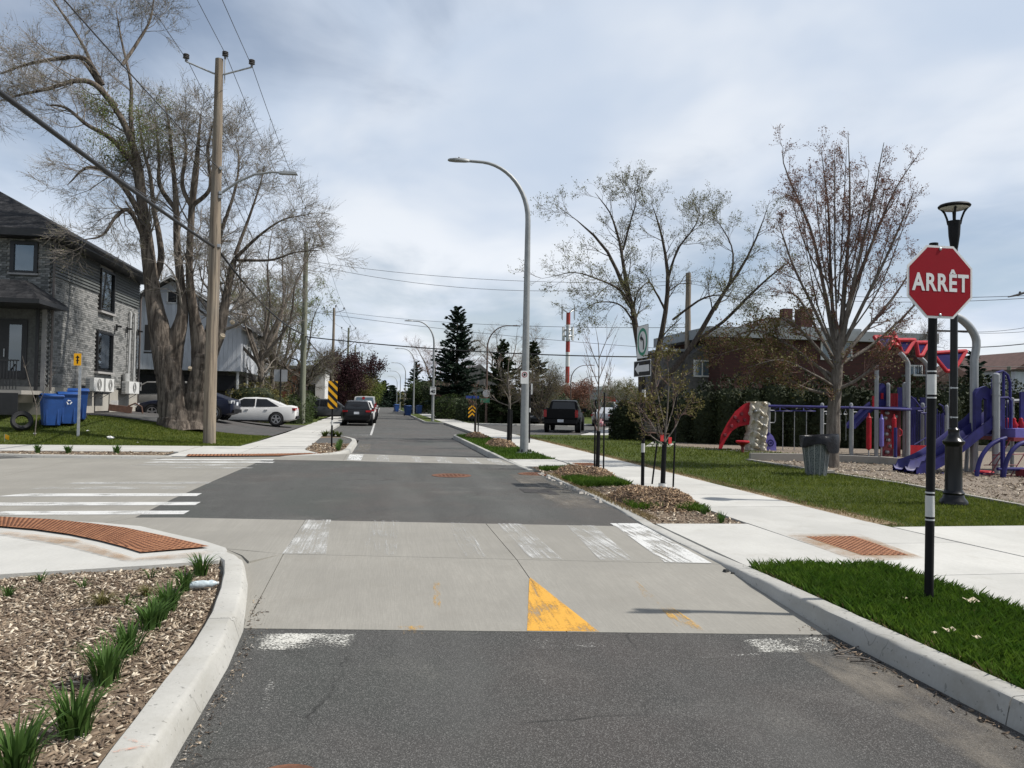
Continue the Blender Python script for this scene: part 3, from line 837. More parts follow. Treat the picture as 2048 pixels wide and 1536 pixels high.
walk('branch_sidewalk', [[(6.55, 57.0), (10, 56.8), (10, 58.4), (6.55, 58.6)], [(10, 56.8), (14, 57.2), (13.8, 58.7), (10, 58.4)], [(14, 57.2), (20, 61.5), (19.6, 63), (13.8, 58.7)], [(20, 61.5), (27, 67.0), (26.5, 68.5), (19.6, 63)]], .12)
walk('driveway_apron', [[gx(1150, 872, .05), gx(1205, 872.5, .05), gx(1262, 853, .05), gx(1235, 852, .05)]], .05)
# ------------------------------------------------------------------ trees
def bark(name, a, b_, scale=6, bs=0.8):
    m, nt, b = new_mat(name)
    v = coords(nt)
    st = noise(nt, mapping(nt, v, (1, 1, 0.14)), scale * 3, 5, 0.7, 0.6)
    bg = noise(nt, v, scale * .3, 4, 0.6)
    c = mixc(nt, mapr(nt, st, 0.35, 0.65), rgb(a), rgb(b_))
    c = mixc(nt, mapr(nt, bg, 0.4, 0.7, 0, .45), c, rgb(mul(a, .7)))
    nt.links.new(c, b.inputs['Base Color'])
    b.inputs['Roughness'].default_value = 0.95
    b.inputs['Specular IOR Level'].default_value = 0.15
    bump(nt, b, st, bs, 0.05)
    return m
bark('bark_big', (0.052, 0.042, 0.035), (0.205, 0.172, 0.142), 2.7, 1.0)
bark('bark_grey', (0.10, 0.085, 0.07), (0.20, 0.17, 0.14))
bark('bark_dark', (0.055, 0.045, 0.038), (0.11, 0.09, 0.075))
bark('bark_pale', (0.10, 0.085, 0.072), (0.21, 0.185, 0.16))
mat('twig_grey', (0.20, 0.175, 0.15), 0.9, 0, .3, 2)
mat('twig_dark', (0.10, 0.085, 0.07), 0.9, 0, .3, 2)
mat('twig_red', (0.16, 0.10, 0.085), 0.9, 0, .3, 2)
def leaf_mat(name, a, b_, trans=0.25):
    m, nt, b = new_mat(name)
    v = coords(nt)
    c = mixc(nt, mapr(nt, noise(nt, v, 5.5, 4, .7), .3, .7), rgb(a), rgb(b_))
    c = mixc(nt, mapr(nt, noise(nt, v, 0.8, 3, .6), .35, .65, 0, .5), c, rgb(mul(a, .75)))
    nt.links.new(c, b.inputs['Base Color'])
    b.inputs['Roughness'].default_value = 0.7
    b.inputs['Specular IOR Level'].default_value = 0.25
    b.inputs['Subsurface Weight'].default_value = 0.0
    out = nt.nodes['Material Output']
    tr = N(nt, 'ShaderNodeBsdfTranslucent'); nt.links.new(c, tr.inputs[0])
    mx = N(nt, 'ShaderNodeMixShader'); mx.inputs[0].default_value = trans
    nt.links.new(b.outputs[0], mx.inputs[1]); nt.links.new(tr.outputs[0], mx.inputs[2])
    nt.links.new(mx.outputs[0], out.inputs[0])
    return m
leaf_mat('leaf_bud', (0.12, 0.13, 0.04), (0.20, 0.19, 0.07))
leaf_mat('leaf_yellowgreen', (0.10, 0.14, 0.02), (0.17, 0.20, 0.04))
leaf_mat('leaf_olive', (0.085, 0.080, 0.022), (0.17, 0.145, 0.050))
leaf_mat('leaf_rusty', (0.15, 0.060, 0.042), (0.22, 0.125, 0.075))
leaf_mat('leaf_purple', (0.028, 0.010, 0.013), (0.06, 0.022, 0.024))
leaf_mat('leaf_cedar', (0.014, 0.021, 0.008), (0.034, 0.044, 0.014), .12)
leaf_mat('leaf_spruce', (0.014, 0.028, 0.017), (0.030, 0.052, 0.032), .1)
leaf_mat('leaf_pine', (0.022, 0.036, 0.014), (0.045, 0.065, 0.024), .1)
leaf_mat('leaf_shrub', (0.05, 0.075, 0.012), (0.10, 0.125, 0.025))
leaf_mat('leaf_green', (0.03, 0.05, 0.012), (0.055, 0.085, 0.02))
leaf_mat('grass_blade', (0.040, 0.096, 0.008), (0.100, 0.165, 0.018), .4)
leaf_mat('grass_lawn', (0.070, 0.108, 0.010), (0.175, 0.195, 0.034), .4)
leaf_mat('grass_dry', (0.20, 0.15, 0.07), (0.30, 0.23, 0.12), .3)
leaf_mat('daylily', (0.045, 0.100, 0.018), (0.085, 0.150, 0.035), .35)

def unit(v):
    return v / (np.linalg.norm(v, axis=-1, keepdims=True) + 1e-12)
def spline(pts, k):
    p = np.asarray(pts, float)
    if len(p) == 2:
        return p[0] + (p[1] - p[0]) * np.linspace(0, 1, k)[:, None]
    e = np.vstack([2 * p[0] - p[1], p, 2 * p[-1] - p[-2]])
    u = np.linspace(0, len(p) - 1 - 1e-6, k)
    i = u.astype(int); t = (u - i)[:, None]
    a, b, c, d = e[i], e[i + 1], e[i + 2], e[i + 3]
    return 0.5 * (2 * b + (c - a) * t + (2 * a - 5 * b + 4 * c - d) * t ** 2 + (3 * b - a - 3 * c + d) * t ** 3)
def tube_arrays(P, Rd, s):
    """P (n,k,3), Rd (n,k) -> verts, quads"""
    n, k, _ = P.shape
    t = unit(np.gradient(P, axis=1))
    ref = np.where(np.abs(t[:, :1, 2:3]) < .85, np.array([0, 0, 1.0]), np.array([1.0, 0, 0]))
    x = unit(np.cross(t, np.broadcast_to(ref, t.shape)))
    y = np.cross(t, x)
    an = np.arange(s) * 2 * math.pi / s
    V = P[:, :, None, :] + Rd[:, :, None, None] * (np.cos(an)[None, None, :, None] * x[:, :, None, :] + np.sin(an)[None, None, :, None] * y[:, :, None, :])
    b = np.arange(n)[:, None, None] * (k * s) + np.arange(k - 1)[None, :, None] * s
    j = np.arange(s)[None, None, :]; j2 = (np.arange(s) + 1)[None, None, :] % s
    q = np.stack([b + j, b + j2, b + s + j2, b + s + j], -1).reshape(-1, 4)
    return V.reshape(-1, 3), q
class Quads:
    def __init__(s):
        s.v = []; s.q = []; s.n = 0
    def add(s, v, q):
        s.v.append(v); s.q.append(q + s.n); s.n += len(v)
    def build(s, name, m, parent, smooth=None):
        if not s.v: return None
        return raw_mesh(name, np.concatenate(s.v), np.concatenate(s.q), 4, m, parent, smooth)
def shoots(g, P, Rd, n, ln, ang, tr=(.25, 1), k=4, wig=.18, up=.06, rr=.55, rmin=.004, rend=.35, lt=.45, flat=None):
    """children of every branch in P (m,k0,3)"""
    m, k0, _ = P.shape
    idx = np.repeat(np.arange(m), n)
    t = tr[0] + (tr[1] - tr[0]) * g.random(len(idx))
    f = t * (k0 - 1); i = np.minimum(f.astype(int), k0 - 2); u = (f - i)[:, None]
    p0 = P[idx, i] * (1 - u) + P[idx, i + 1] * u
    td = unit(P[idx, i + 1] - P[idx, i])
    r0 = Rd[idx, i] * (1 - u[:, 0]) + Rd[idx, i + 1] * u[:, 0]
    rv = g.normal(size=(len(idx), 3))
    if flat is not None:
        rv *= flat
    perp = unit(rv - td * (rv * td).sum(1, keepdims=True))
    a = np.radians(ang[0] + (ang[1] - ang[0]) * g.random(len(idx)))[:, None]
    d = td * np.cos(a) + perp * np.sin(a)
    L = (ln[0] + (ln[1] - ln[0]) * g.random(len(idx))) * (1 - lt * t)
    R0 = np.maximum(r0 * rr, rmin)
    out = np.zeros((len(idx), k, 3)); out[:, 0] = p0
    st = (L / (k - 1))[:, None]
    for j in range(1, k):
        out[:, j] = out[:, j - 1] + d * st
        d = unit(d + wig * g.normal(size=d.shape) + np.array([0, 0, up]))
    return out, R0[:, None] * np.linspace(1, rend, k)[None, :]
def leaf_quads(g, P, n, size, jit=.05, tr=(.2, 1.0)):
    m, k, _ = P.shape
    idx = np.repeat(np.arange(m), n)
    t = tr[0] + (tr[1] - tr[0]) * g.random(len(idx))
    f = t * (k - 1); i = np.minimum(f.astype(int), k - 2); u = (f - i)[:, None]
    c = P[idx, i] * (1 - u) + P[idx, i + 1] * u + g.normal(size=(len(idx), 3)) * jit
    return quads_at(g, c, size)
def quads_at(g, c, size, asp=.55, nrm=None):
    n = len(c)
    a = unit(g.normal(size=(n, 3)))
    if nrm is not None:
        a = unit(a + nrm)
    b = unit(np.cross(a, g.normal(size=(n, 3))))
    e = np.cross(a, b)
    s = (size[0] + (size[1] - size[0]) * g.random(n))[:, None]
    V = np.stack([c - b * s * .5, c + e * s * asp * .5, c + b * s * .5, c - e * s * asp * .5], 1).reshape(-1, 3)
    return V, np.arange(n * 4).reshape(-1, 4)

def tree(name, lab, base, limbs, levels, mats=('bark_grey', 'twig_grey'), leaf=None, seed=1, sides=9, group=None, cat='tree', K=14, ridge=0.0, skip_first=0, taper=0):
    g = np.random.default_rng(seed)
    t = thing(name, lab, cat, base, group=group)
    P = np.stack([spline(l[0], K) for l in limbs])
    Rd = np.stack([np.interp(np.linspace(0, 1, K), np.linspace(0, 1, len(l[1])), l[1]) for l in limbs])
    wob = g.normal(size=P.shape) * (Rd[:, :, None] * (.02 if ridge else .10)); wob[:, 0] = 0
    tf = 2 if ridge else taper
    if tf is not None and not ridge: Rd[tf:, -2:] = np.minimum(Rd[tf:, -2:], [.02, .007])
    if ridge: Rd[2:, -3:] = np.minimum(Rd[2:, -3:], [.09, .045, .012])
    q = Quads()
    if ridge:
        nb = 2
        for a in range(len(P)):
            K2, s2 = (70, 34) if a < nb else (40, 16)
            pp = spline(P[a] + wob[a], K2); rr = np.interp(np.linspace(0, 1, K2), np.linspace(0, 1, K), Rd[a])
            if a < nb: rr[-7:] *= [.97, .93, .86, .75, .58, .34, .03]
            an = np.arange(s2) * 2 * math.pi / s2
            v, f = tube_arrays(pp[None], rr[None], s2)
            v = v.reshape(K2, s2, 3)
            kk = np.arange(K2)[:, None]
            rd = sum(np.sin(an[None] * w + ph + .9 * np.sin(kk * .13 * w / 5 + ph) + kk * tw_) * am for w, ph, tw_, am in ((3, 1, .01, .045), (7, a, .02, .04), (11, 2 * a, -.03, .035), (15, 4, .025, .03)))
            rd = rd + .012 * g.normal(size=rd.shape)
            v = pp[:, None] + (v - pp[:, None]) * (1 + rd * ridge)[..., None]
            q.add(v.reshape(-1, 3), f)
    else:
        q.add(*tube_arrays(P + wob, Rd * (1 + .05 * g.normal(size=Rd.shape)), sides))
    q.build('trunk', mats[0], t, smooth=180)
    tw = Quads()
    src = [(P[skip_first:], Rd[skip_first:])]
    last = None
    for li, lv in enumerate(levels):
        kw = dict(lv); kw.pop('all', None)
        if lv.get('all'):
            outs = [shoots(g, a, b, **kw) for a, b in src]
        else:
            outs = [shoots(g, *src[-1], **kw)]
        a = outs
        for pp, rr in a:
            tw.add(*tube_arrays(pp, rr, 4 if li == 0 else 3))
        kk = max(x[0].shape[1] for x in a)
        src.append((np.concatenate([x[0] for x in a]), np.concatenate([x[1] for x in a])))
    tw.build('branches', mats[1], t)
    if leaf:
        for (lname, m, lvl, n, size, jit, keep) in leaf:
            pp = src[lvl][0]
            if keep is not None:
                pp = pp[keep(pp[:, -1], g)]
            if len(pp):
                v, f = leaf_quads(g, pp, n, size, jit)
                raw_mesh(lname, v, f, 4, m, t)
    return t
def LP(pts, dep):
    return [D(p[0], p[1], dep + (p[2] if len(p) > 2 else 0)) for p in pts]

# --- the old pollarded maple on the left lawn
d0 = 29.3
BT = G(365, 862, hz(-7.4, 30.9))
limbs = [
    (LP([(356, 868, -.1), (350, 830), (343, 780), (337, 735), (333, 705), (330, 688)], d0), [.66, .53, .47, .45, .45, .42]),
    (LP([(384, 868, -.2), (388, 830), (396, 785), (404, 745), (409, 720), (411, 705)], d0 + .3), [.60, .47, .42, .41, .40, .38]),
    (LP([(336, 745, .0), (324, 675), (311, 615), (303, 560), (294, 480), (284, 400), (276, 330), (250, 250), (215, 195), (180, 140), (160, 118)], d0), [.44, .40, .29, .25, .21, .165, .125, .09, .06, .04]),
    (LP([(281, 400, .2), (270, 320, .5), (262, 240, .8), (262, 170, 1), (245, 90, 1.2), (232, 20, 1.3)], d0), [.14, .11, .085, .06, .04, .02]),
    (LP([(306, 570, .2), (322, 520, .4), (318, 470, .7), (308, 420, 1), (300, 350, 1.2), (285, 290, 1.4), (275, 215, 1.5)], d0), [.14, .12, .10, .08, .05, .03]),
    (LP([(340, 745, .1), (350, 685, .1), (363, 645, .1), (366, 610, .1), (360, 550, .1), (354, 480, .3), (352, 410, .3), (346, 330, .2), (338, 250, 0), (330, 210, 0)], d0), [.42, .34, .22, .165, .14, .115, .085, .05, .025]),
    (LP([(404, 760, .1), (402, 700, .1), (392, 650, 0), (386, 610, -.2), (379, 545, -.4), (381, 470, -.5), (384, 410, -.5), (392, 340, -.7), (398, 270, -.8), (402, 225, -.8)], d0 + .3), [.38, .32, .19, .14, .12, .11, .12, .05, .02]),
    (LP([(405, 760, .2), (420, 705, .2), (438, 665, .3), (448, 620, .4), (457, 570, .5), (466, 530, .6), (474, 505, .7)], d0 + .3), [.38, .33, .23, .17, .14, .12, .13]),
    (LP([(412, 700, .4), (424, 640, .8), (430, 560, 1), (436, 500, 1.2), (444, 455, 1.3)], d0 + .3), [.26, .17, .14, .12, .12]),
    (LP([(232, 215), (190, 170, -.6), (150, 162, -1), (95, 178, -1.4), (40, 190, -1.8), (-10, 205, -2)], d0), [.12, .10, .08, .06, .04, .02]),
    (LP([(205, 170), (170, 118, -.3), (110, 118, -.6), (50, 130, -.8), (-5, 150, -1)], d0), [.10, .09, .07, .05, .02]),
    (LP([(276, 340), (225, 280, -.6), (175, 250, -1.2), (130, 215, -1.5), (90, 210, -1.7)], d0), [.10, .09, .07, .05, .02]),
    (LP([(290, 450), (255, 385, -.5), (220, 350, -.8), (175, 335, -1.2), (135, 370, -1.4)], d0), [.12, .10, .08, .05, .02]),
    (LP([(298, 500), (262, 425, -.8), (235, 430, -1.2), (205, 470, -1.5), (165, 480, -1.7)], d0), [.10, .08, .06, .04, .015]),
    (LP([(245, 130, 1), (275, 85, 1.6), (300, 40, 2), (310, -20, 2.2)], d0), [.07, .06, .04, .02]),
    (LP([(200, 165, 0), (160, 80, .4), (120, 20, .7), (80, -40, 1)], d0), [.06, .05, .04, .02]),
    (LP([(472, 515, .6), (520, 470, .4), (565, 440, .2), (610, 430, 0)], d0 + .3), [.07, .05, .03, .015]),
    (LP([(470, 510, .6), (500, 430, .8), (520, 370, 1), (530, 330, 1.1)], d0 + .3), [.07, .05, .03, .015]),
    (LP([(444, 460, 1.2), (470, 380, 1.4), (478, 320, 1.6), (470, 285, 1.7)], d0 + .3), [.07, .05, .03, .015]),
    (LP([(384, 415, -.5), (365, 370, -.6), (372, 300, -.7), (365, 250, -.8)], d0 + .3), [.09, .07, .05, .02]),
    (LP([(384, 412, -.5), (420, 375, -.7), (415, 300, -.9), (428, 240, -1)], d0 + .3), [.09, .07, .05, .02]),
    (LP([(352, 420, .3), (320, 370, .5), (318, 310, .7), (310, 230, .9)], d0), [.10, .08, .05, .02]),
    (LP([(474, 520, .6), (540, 520, .5), (590, 505, .4), (640, 500, .2)], d0 + .3), [.06, .045, .03, .015]),
]
tree('maple_tree', 'huge twin-trunked bare tree with pollarded limbs on the left lawn', BT, limbs,
     [dict(n=15, ln=(.9, 2.6), ang=(25, 70), k=6, wig=.2, up=.06, rr=.30, tr=(.30, 1), rend=.3),
      dict(n=8, ln=(.5, 1.3), ang=(25, 60), k=5, wig=.2, up=.05, rr=.5),
      dict(n=8, ln=(.3, .95), ang=(20, 55), k=3, wig=.22, up=.04, rr=.6, rmin=.0055)],
     ('bark_big', 'twig_grey'), [('buds', 'leaf_bud', 3, 1, (.03, .06), .02, None),
      ('young_leaves', 'leaf_yellowgreen', 3, 8, (.04, .09), .10, lambda e, g: ((np.abs(e[:, 0] - D(235, 250, d0)[0]) < .7) & (np.abs(e[:, 2] - D(235, 255, d0)[2]) < 1.3) & (g.random(len(e)) < .8)) | ((np.abs(e[:, 0] - D(310, 260, d0)[0]) < .8) & (np.abs(e[:, 2] - D(310, 260, d0)[2]) < .8) & (g.random(len(e)) < .35)))],
     seed=3, sides=14, K=18, skip_first=2, ridge=1.0)
bt = bpy.data.objects['maple_tree']
mat('cut_wood', (0.40, 0.33, 0.24), .9)
for (px, py, dd, ry, r) in ((446, 670, -.42, .6, .10), (463, 642, -.3, -.5, .08), (380, 735, -.55, .3, .07)):      # pruning cuts
    c = D(px, py, d0 + dd)
    mb = MB().lathe([(r, -.12), (r, .0)], (0, 0, 0), 12)
    v = mb.V[-1]; ca, sa = math.cos(.9), math.sin(.9)
    w = np.c_[v[:, 0], v[:, 1] * ca - v[:, 2] * sa, v[:, 1] * sa + v[:, 2] * ca]
    cb, sb = math.cos(ry), math.sin(ry)
    mb.V[-1] = np.c_[w[:, 0] * cb - w[:, 1] * sb, w[:, 0] * sb + w[:, 1] * cb, w[:, 2]] + c
    mb.build('saw_cut', 'cut_wood', bt)

# --- generic bare trees
def auto_limbs(base, h, spread, nl, r, seed, fork=.3, lean=0.0, stems=1):
    g = np.random.default_rng(seed)
    out = []
    b = np.array(base, float)
    top = b + np.array([lean * h, 0, fork * h])
    r = r * .72
    out.append(([b - [0, 0, .1], (b + top) / 2 + g.normal(size=3) * [.05, .05, 0], top], [r * 1.25, r, r * .85]))
    for k in range(nl):
        a = 2 * math.pi * (k + g.random() * .7) / nl
        sp = spread * (.35 + .65 * g.random()); hh = h * (.72 + .28 * g.random()) if k else h
        s = b + (top - b) * (.65 + .35 * g.random())
        e = b + np.array([lean * h + sp * math.cos(a), sp * math.sin(a), hh - .25 * h * (sp / spread)])
        m1 = s + (e - s) * .35 + np.array([math.cos(a), math.sin(a), 0]) * sp * .12 + g.normal(size=3) * .02 * h
        m2 = s + (e - s) * .7 + g.normal(size=3) * .02 * h
        out.append(([s, m1, m2, e], [r * .55, r * .4, r * .22, r * .07]))
    return out
LV_FAR = [dict(n=10, ln=(.9, 2.4), ang=(25, 60), k=5, wig=.2, up=.08, rr=.4, tr=(.2, 1), rmin=.012),
          dict(n=7, ln=(.5, 1.3), ang=(25, 60), k=4, wig=.2, up=.06, rr=.55, rmin=.009),
          dict(n=5, ln=(.3, .9), ang=(20, 55), k=2, wig=.2, up=.04, rr=.6, rmin=.006)]
def bare(name, lab, px, py_top, dep, spread, nl, r, seed, mats=('bark_grey', 'twig_grey'), leaf=None, zb=.1, fork=.3, lean=0.0, lv=LV_FAR, scale=1.0, group=None, K=10, sides=7):
    base = D(px, 800, dep); base[2] = zb
    h = D(px, py_top, dep)[2] - zb
    lv2 = [dict(l, ln=(l['ln'][0] * scale, l['ln'][1] * scale)) for l in lv]
    return tree(name, lab, base, auto_limbs(base, h * .93, spread, nl, r, seed, fork, lean), lv2, mats, leaf, seed, sides, group, K=K, taper=1)
bud = lambda m, n=2, s=(.03, .07), frac=1.0, lvl=3: [('leaves', m, lvl, n, s, .06, (lambda e, g: g.random(len(e)) < frac))]
GT = 'trees behind the left houses'
bare('ash_tree', 'tall bare grey tree behind the grey timber house', 520, 320, 47, 4.2, 9, .26, 21, leaf=bud('leaf_bud', 1, frac=.5), group=GT)
bare('willow_tree', 'greenish leafing tree right of the green utility pole foot', 560, 470, 60, 4.0, 9, .25, 22, leaf=bud('leaf_yellowgreen', 4, (.06, .14)), group=GT)
bare('elm_tree', 'bare tree showing between the twin trunks and the wooden pole', 395, 330, 62, 5.0, 9, .28, 23, leaf=bud('leaf_bud', 1), group=GT)
bare('poplar_tree', 'hazy bare tree behind the roof of the brick house', 315, 520, 66, 4.5, 8, .25, 24, leaf=bud('leaf_bud', 1), group=GT)
bare('crab_tree', 'small dark spreading tree over the white sedan', 470, 640, 52, 3.6, 8, .2, 25, ('bark_dark', 'twig_dark'), bud('leaf_bud', 1), fork=.4, group=GT)
bare('oak_tree', 'dark spreading tree reaching over the left sidewalk', 585, 610, 58, 4.6, 9, .24, 26, ('bark_dark', 'twig_dark'), bud('leaf_bud', 2), fork=.4, lean=.1, group=GT)
bare('purple_tree', 'rounded purple-leaved tree beyond the hazard marker', 672, 690, 82, 4.0, 10, .2, 27, ('bark_dark', 'twig_dark'), [('foliage', 'leaf_purple', 3, 7, (.12, .26), .25, None)], fork=.25)
bare('ash_tree', 'hazy budding tree between the two nearest utility poles', 545, 420, 54, 3.6, 9, .24, 28, leaf=bud('leaf_bud', 2, (.05, .1)), group=GT)
GF = 'small street trees far along the left side'
for k, (px, py, dep, m) in enumerate([(705, 735, 105, 'leaf_shrub'), (722, 752, 125, 'leaf_yellowgreen'), (736, 768, 150, 'leaf_shrub'), (690, 745, 95, 'leaf_olive')]):
    bare('street_tree', ['yellow-green tree behind the parked black car', 'pale green tree farther along the left sidewalk', 'farthest green tree on the left side of the street', 'olive tree just right of the purple one'][k], px, py, dep, 3.0, 8, .16, 40 + k, leaf=[('foliage', m, 3, 5, (.15, .3), .3, None)], group=GF)

# --- trees in the middle distance on the right
bare('bare_tree', 'reddish bare tree behind the tall blue spruce', 895, 645, 84, 5.2, 10, .26, 51, ('bark_grey', 'twig_red'), bud('leaf_rusty', 1, (.04, .09)))
bare('bare_tree', 'spreading bare tree between the spruce and the light pole', 1012, 612, 72, 4.6, 8, .27, 52, ('bark_grey', 'twig_grey'), fork=.42)
bare('bare_tree', 'dense grey bushy tree right of the light pole', 1082, 705, 60, 2.6, 10, .2, 53, ('bark_dark', 'twig_dark'), bud('leaf_olive', 2, (.05, .1)), fork=.2)
bare('bare_tree', 'rusty leafed tree below the radio tower', 1140, 765, 95, 4.2, 9, .2, 54, ('bark_grey', 'twig_red'), [('foliage', 'leaf_rusty', 3, 3, (.12, .24), .25, None)])
bare('bare_tree', 'pale green feathery tree left of the turn sign', 1252, 752, 90, 3.4, 9, .2, 55, leaf=bud('leaf_bud', 4, (.06, .14)))
bare('bare_tree', 'bare tree behind the red roofs of the playground', 1800, 610, 46, 3.2, 9, .2, 56, ('bark_dark', 'twig_dark'), bud('leaf_rusty', 1))
bare('bare_tree', 'thin bare tree far off beyond the tall evergreens', 840, 775, 130, 3.0, 7, .2, 57)
# --- the three-stemmed maple behind the hedge
d1 = 34.0
limbs = [
    (LP([(1296, 850), (1286, 800), (1282, 760), (1278, 700), (1268, 640), (1263, 600), (1246, 570), (1232, 535), (1205, 490), (1165, 450), (1112, 410)], d1), [.26, .24, .22, .2, .18, .15, .12, .09, .06, .03]),
    (LP([(1258, 590, .2), (1248, 540, .4), (1240, 490, .6), (1222, 430, .7), (1190, 385, .8)], d1), [.14, .11, .08, .05, .02]),
    (LP([(1246, 500, .4), (1262, 440, .2), (1272, 405, 0), (1268, 380, 0)], d1), [.07, .05, .03, .015]),
    (LP([(1300, 850, .6), (1306, 780, .6), (1318, 700, .6), (1328, 640, .6), (1336, 570, .6), (1330, 500, .6), (1315, 440, .6), (1302, 405, .6)], d1), [.25, .21, .18, .16, .13, .09, .05, .02]),
    (LP([(1335, 560, .6), (1355, 500, .5), (1385, 460, .4), (1400, 430, .3)], d1), [.09, .07, .04, .02]),
    (LP([(1330, 620, .6), (1312, 585, .3), (1296, 565, 0), (1270, 590, -.3)], d1), [.08, .06, .04, .02]),
    (LP([(1304, 800, 1), (1345, 740, 1), (1385, 690, 1), (1420, 630, 1), (1445, 590, 1), (1480, 540, 1), (1515, 470, 1), (1540, 400, 1)], d1), [.22, .19, .17, .14, .12, .09, .06, .02]),
    (LP([(1430, 620, 1), (1460, 560, 1.3), (1465, 500, 1.5), (1440, 450, 1.6), (1420, 435, 1.7)], d1), [.09, .07, .05, .03, .015]),
    (LP([(1395, 680, 1), (1450, 640, .6), (1500, 590, .3), (1550, 545, 0), (1585, 520, -.2)], d1), [.13, .1, .08, .05, .02]),
    (LP([(1262, 610), (1240, 580, -.5), (1200, 560, -1), (1150, 545, -1.4), (1095, 555, -1.7)], d1), [.09, .07, .05, .03, .015]),
    (LP([(1272, 650), (1240, 610, -.4), (1195, 605, -.8), (1160, 625, -1.1)], d1), [.07, .05, .03, .015]),
    (LP([(1345, 640, .6), (1400, 600, .2), (1440, 590, 0), (1480, 600, -.3)], d1), [.08, .06, .04, .015]),
]
limbs = [(a_, [x_ * .72 for x_ in b_]) for a_, b_ in limbs]
tree('maple_tree', 'three-stemmed budding tree rising behind the turn sign', G(1297, 880, .14), limbs,
     [dict(n=15, ln=(.8, 2.2), ang=(25, 60), k=5, wig=.16, up=.08, rr=.34, tr=(.3, 1), rmin=.008),
      dict(n=6, ln=(.5, 1.2), ang=(25, 55), k=4, wig=.18, up=.08, rr=.5, rmin=.006),
      dict(n=4, ln=(.25, .6), ang=(20, 55), k=3, wig=.2, up=.08, rr=.6, rmin=.005)],
     ('bark_dark', 'twig_dark'), [('buds', 'leaf_bud', 3, 4, (.04, .09), .05, None)], seed=61, sides=9)
# --- the red-budded maple by the playground
d2 = 20.1
limbs = [
    (LP([(1664, 940), (1664, 900), (1666, 850), (1671, 790), (1676, 740), (1679, 700), (1684, 640), (1690, 560), (1697, 480), (1700, 380), (1696, 265)], d2), [.21, .175, .165, .155, .14, .10, .065, .048, .035, .022, .010]),
    (LP([(1676, 720), (1660, 640, .2), (1645, 560, .3), (1625, 470, .4), (1597, 400, .5), (1568, 330, .6), (1566, 295, .6)], d2), [.065, .055, .045, .035, .025, .015, .008]),
    (LP([(1674, 700), (1664, 600, .3), (1660, 500, .5), (1655, 400, .6), (1642, 300, .7)], d2), [.055, .045, .035, .022, .008]),
    (LP([(1682, 690), (1700, 600, -.2), (1722, 500, -.4), (1745, 400, -.5), (1768, 285, -.6)], d2), [.06, .05, .038, .024, .008]),
    (LP([(1684, 660), (1715, 560, .2), (1755, 460, .4), (1790, 380, .5), (1830, 318, .6)], d2), [.055, .045, .032, .02, .008]),
    (LP([(1682, 700), (1730, 600, -.3), (1770, 520, -.5), (1805, 440, -.6), (1826, 385, -.7)], d2), [.052, .042, .032, .02, .008]),
    (LP([(1680, 720), (1740, 650, .3), (1790, 590, .5), (1835, 520, .7)], d2), [.06, .045, .03, .01]),
    (LP([(1676, 720), (1630, 620, .5), (1590, 540, .8), (1565, 470, 1), (1558, 450, 1)], d2), [.05, .04, .03, .02, .008]),
    (LP([(1670, 790), (1620, 780, -.2), (1575, 758, -.4), (1545, 735, -.5), (1500, 700, -.6)], d2), [.05, .04, .03, .02, .008]),
    (LP([(1670, 770), (1625, 725, .2), (1575, 690, .4), (1510, 660, .5), (1430, 690, .6)], d2), [.05, .04, .03, .02, .008]),
    (LP([(1672, 740), (1620, 680, -.3), (1575, 640, -.5), (1520, 640, -.6), (1460, 660, -.8)], d2), [.05, .04, .03, .02, .008]),
    (LP([(1673, 730), (1640, 670, .6), (1600, 600, 1), (1570, 580, 1.2)], d2), [.05, .04, .03, .01]),
    (LP([(1672, 755), (1610, 720, .6), (1540, 690, .9), (1470, 700, 1.0), (1415, 720, 1.0)], d2), [.045, .035, .026, .016, .006]),
    (LP([(1671, 775), (1620, 745, -.6), (1560, 720, -.9), (1495, 735, -1.0)], d2), [.04, .03, .02, .006]),
    (LP([(1673, 780), (1710, 762, -.2), (1745, 735, -.4), (1780, 690, -.5)], d2), [.05, .04, .03, .01]),
    (LP([(1678, 730), (1730, 700, .3), (1790, 650, .5), (1850, 590, .6), (1890, 560, .7)], d2), [.05, .04, .03, .02, .008]),
]
g_ = np.random.default_rng(72)
for k in range(15):
    u = -1 + 2 * (k + g_.random()) / 15
    px = 1695 + 128 * u; py = 285 + 130 * u * u + 120 * g_.random() ** 1.5
    y0 = 520 + 200 * g_.random()
    x0 = 1676 + 22 * u * (760 - y0) / 200
    dd = g_.normal() * .5
    limbs.append((LP([(x0, y0), (x0 + (px - x0) * .42 + 10 * u, y0 + (py - y0) * .35, dd * .4), (x0 + (px - x0) * .75 + 6 * u, y0 + (py - y0) * .7, dd * .8), (px, py, dd)], d2), [.022, .018, .012, .006]))
tree('maple_tree', 'upright fan-shaped red-budded tree beside the playground trash can', G(1664, 937, .13), limbs,
     [dict(n=16, ln=(.4, 1.2), ang=(18, 42), k=5, wig=.09, up=.07, rr=.40, tr=(.22, 1), rmin=.006),
      dict(n=6, ln=(.22, .65), ang=(20, 50), k=4, wig=.12, up=.08, rr=.55, rmin=.004)],
     ('bark_pale', 'twig_red'), [('buds', 'leaf_rusty', 2, 8, (.025, .06), .03, None),
      ('young_leaves', 'leaf_olive', 2, 13, (.035, .08), .09, lambda e, g: (e[:, 2] < 4.0 + 1.0 * g.random(len(e))) & ((e[:, 0] < 12.0) | (g.random(len(e)) < .25)))], seed=71, sides=12)

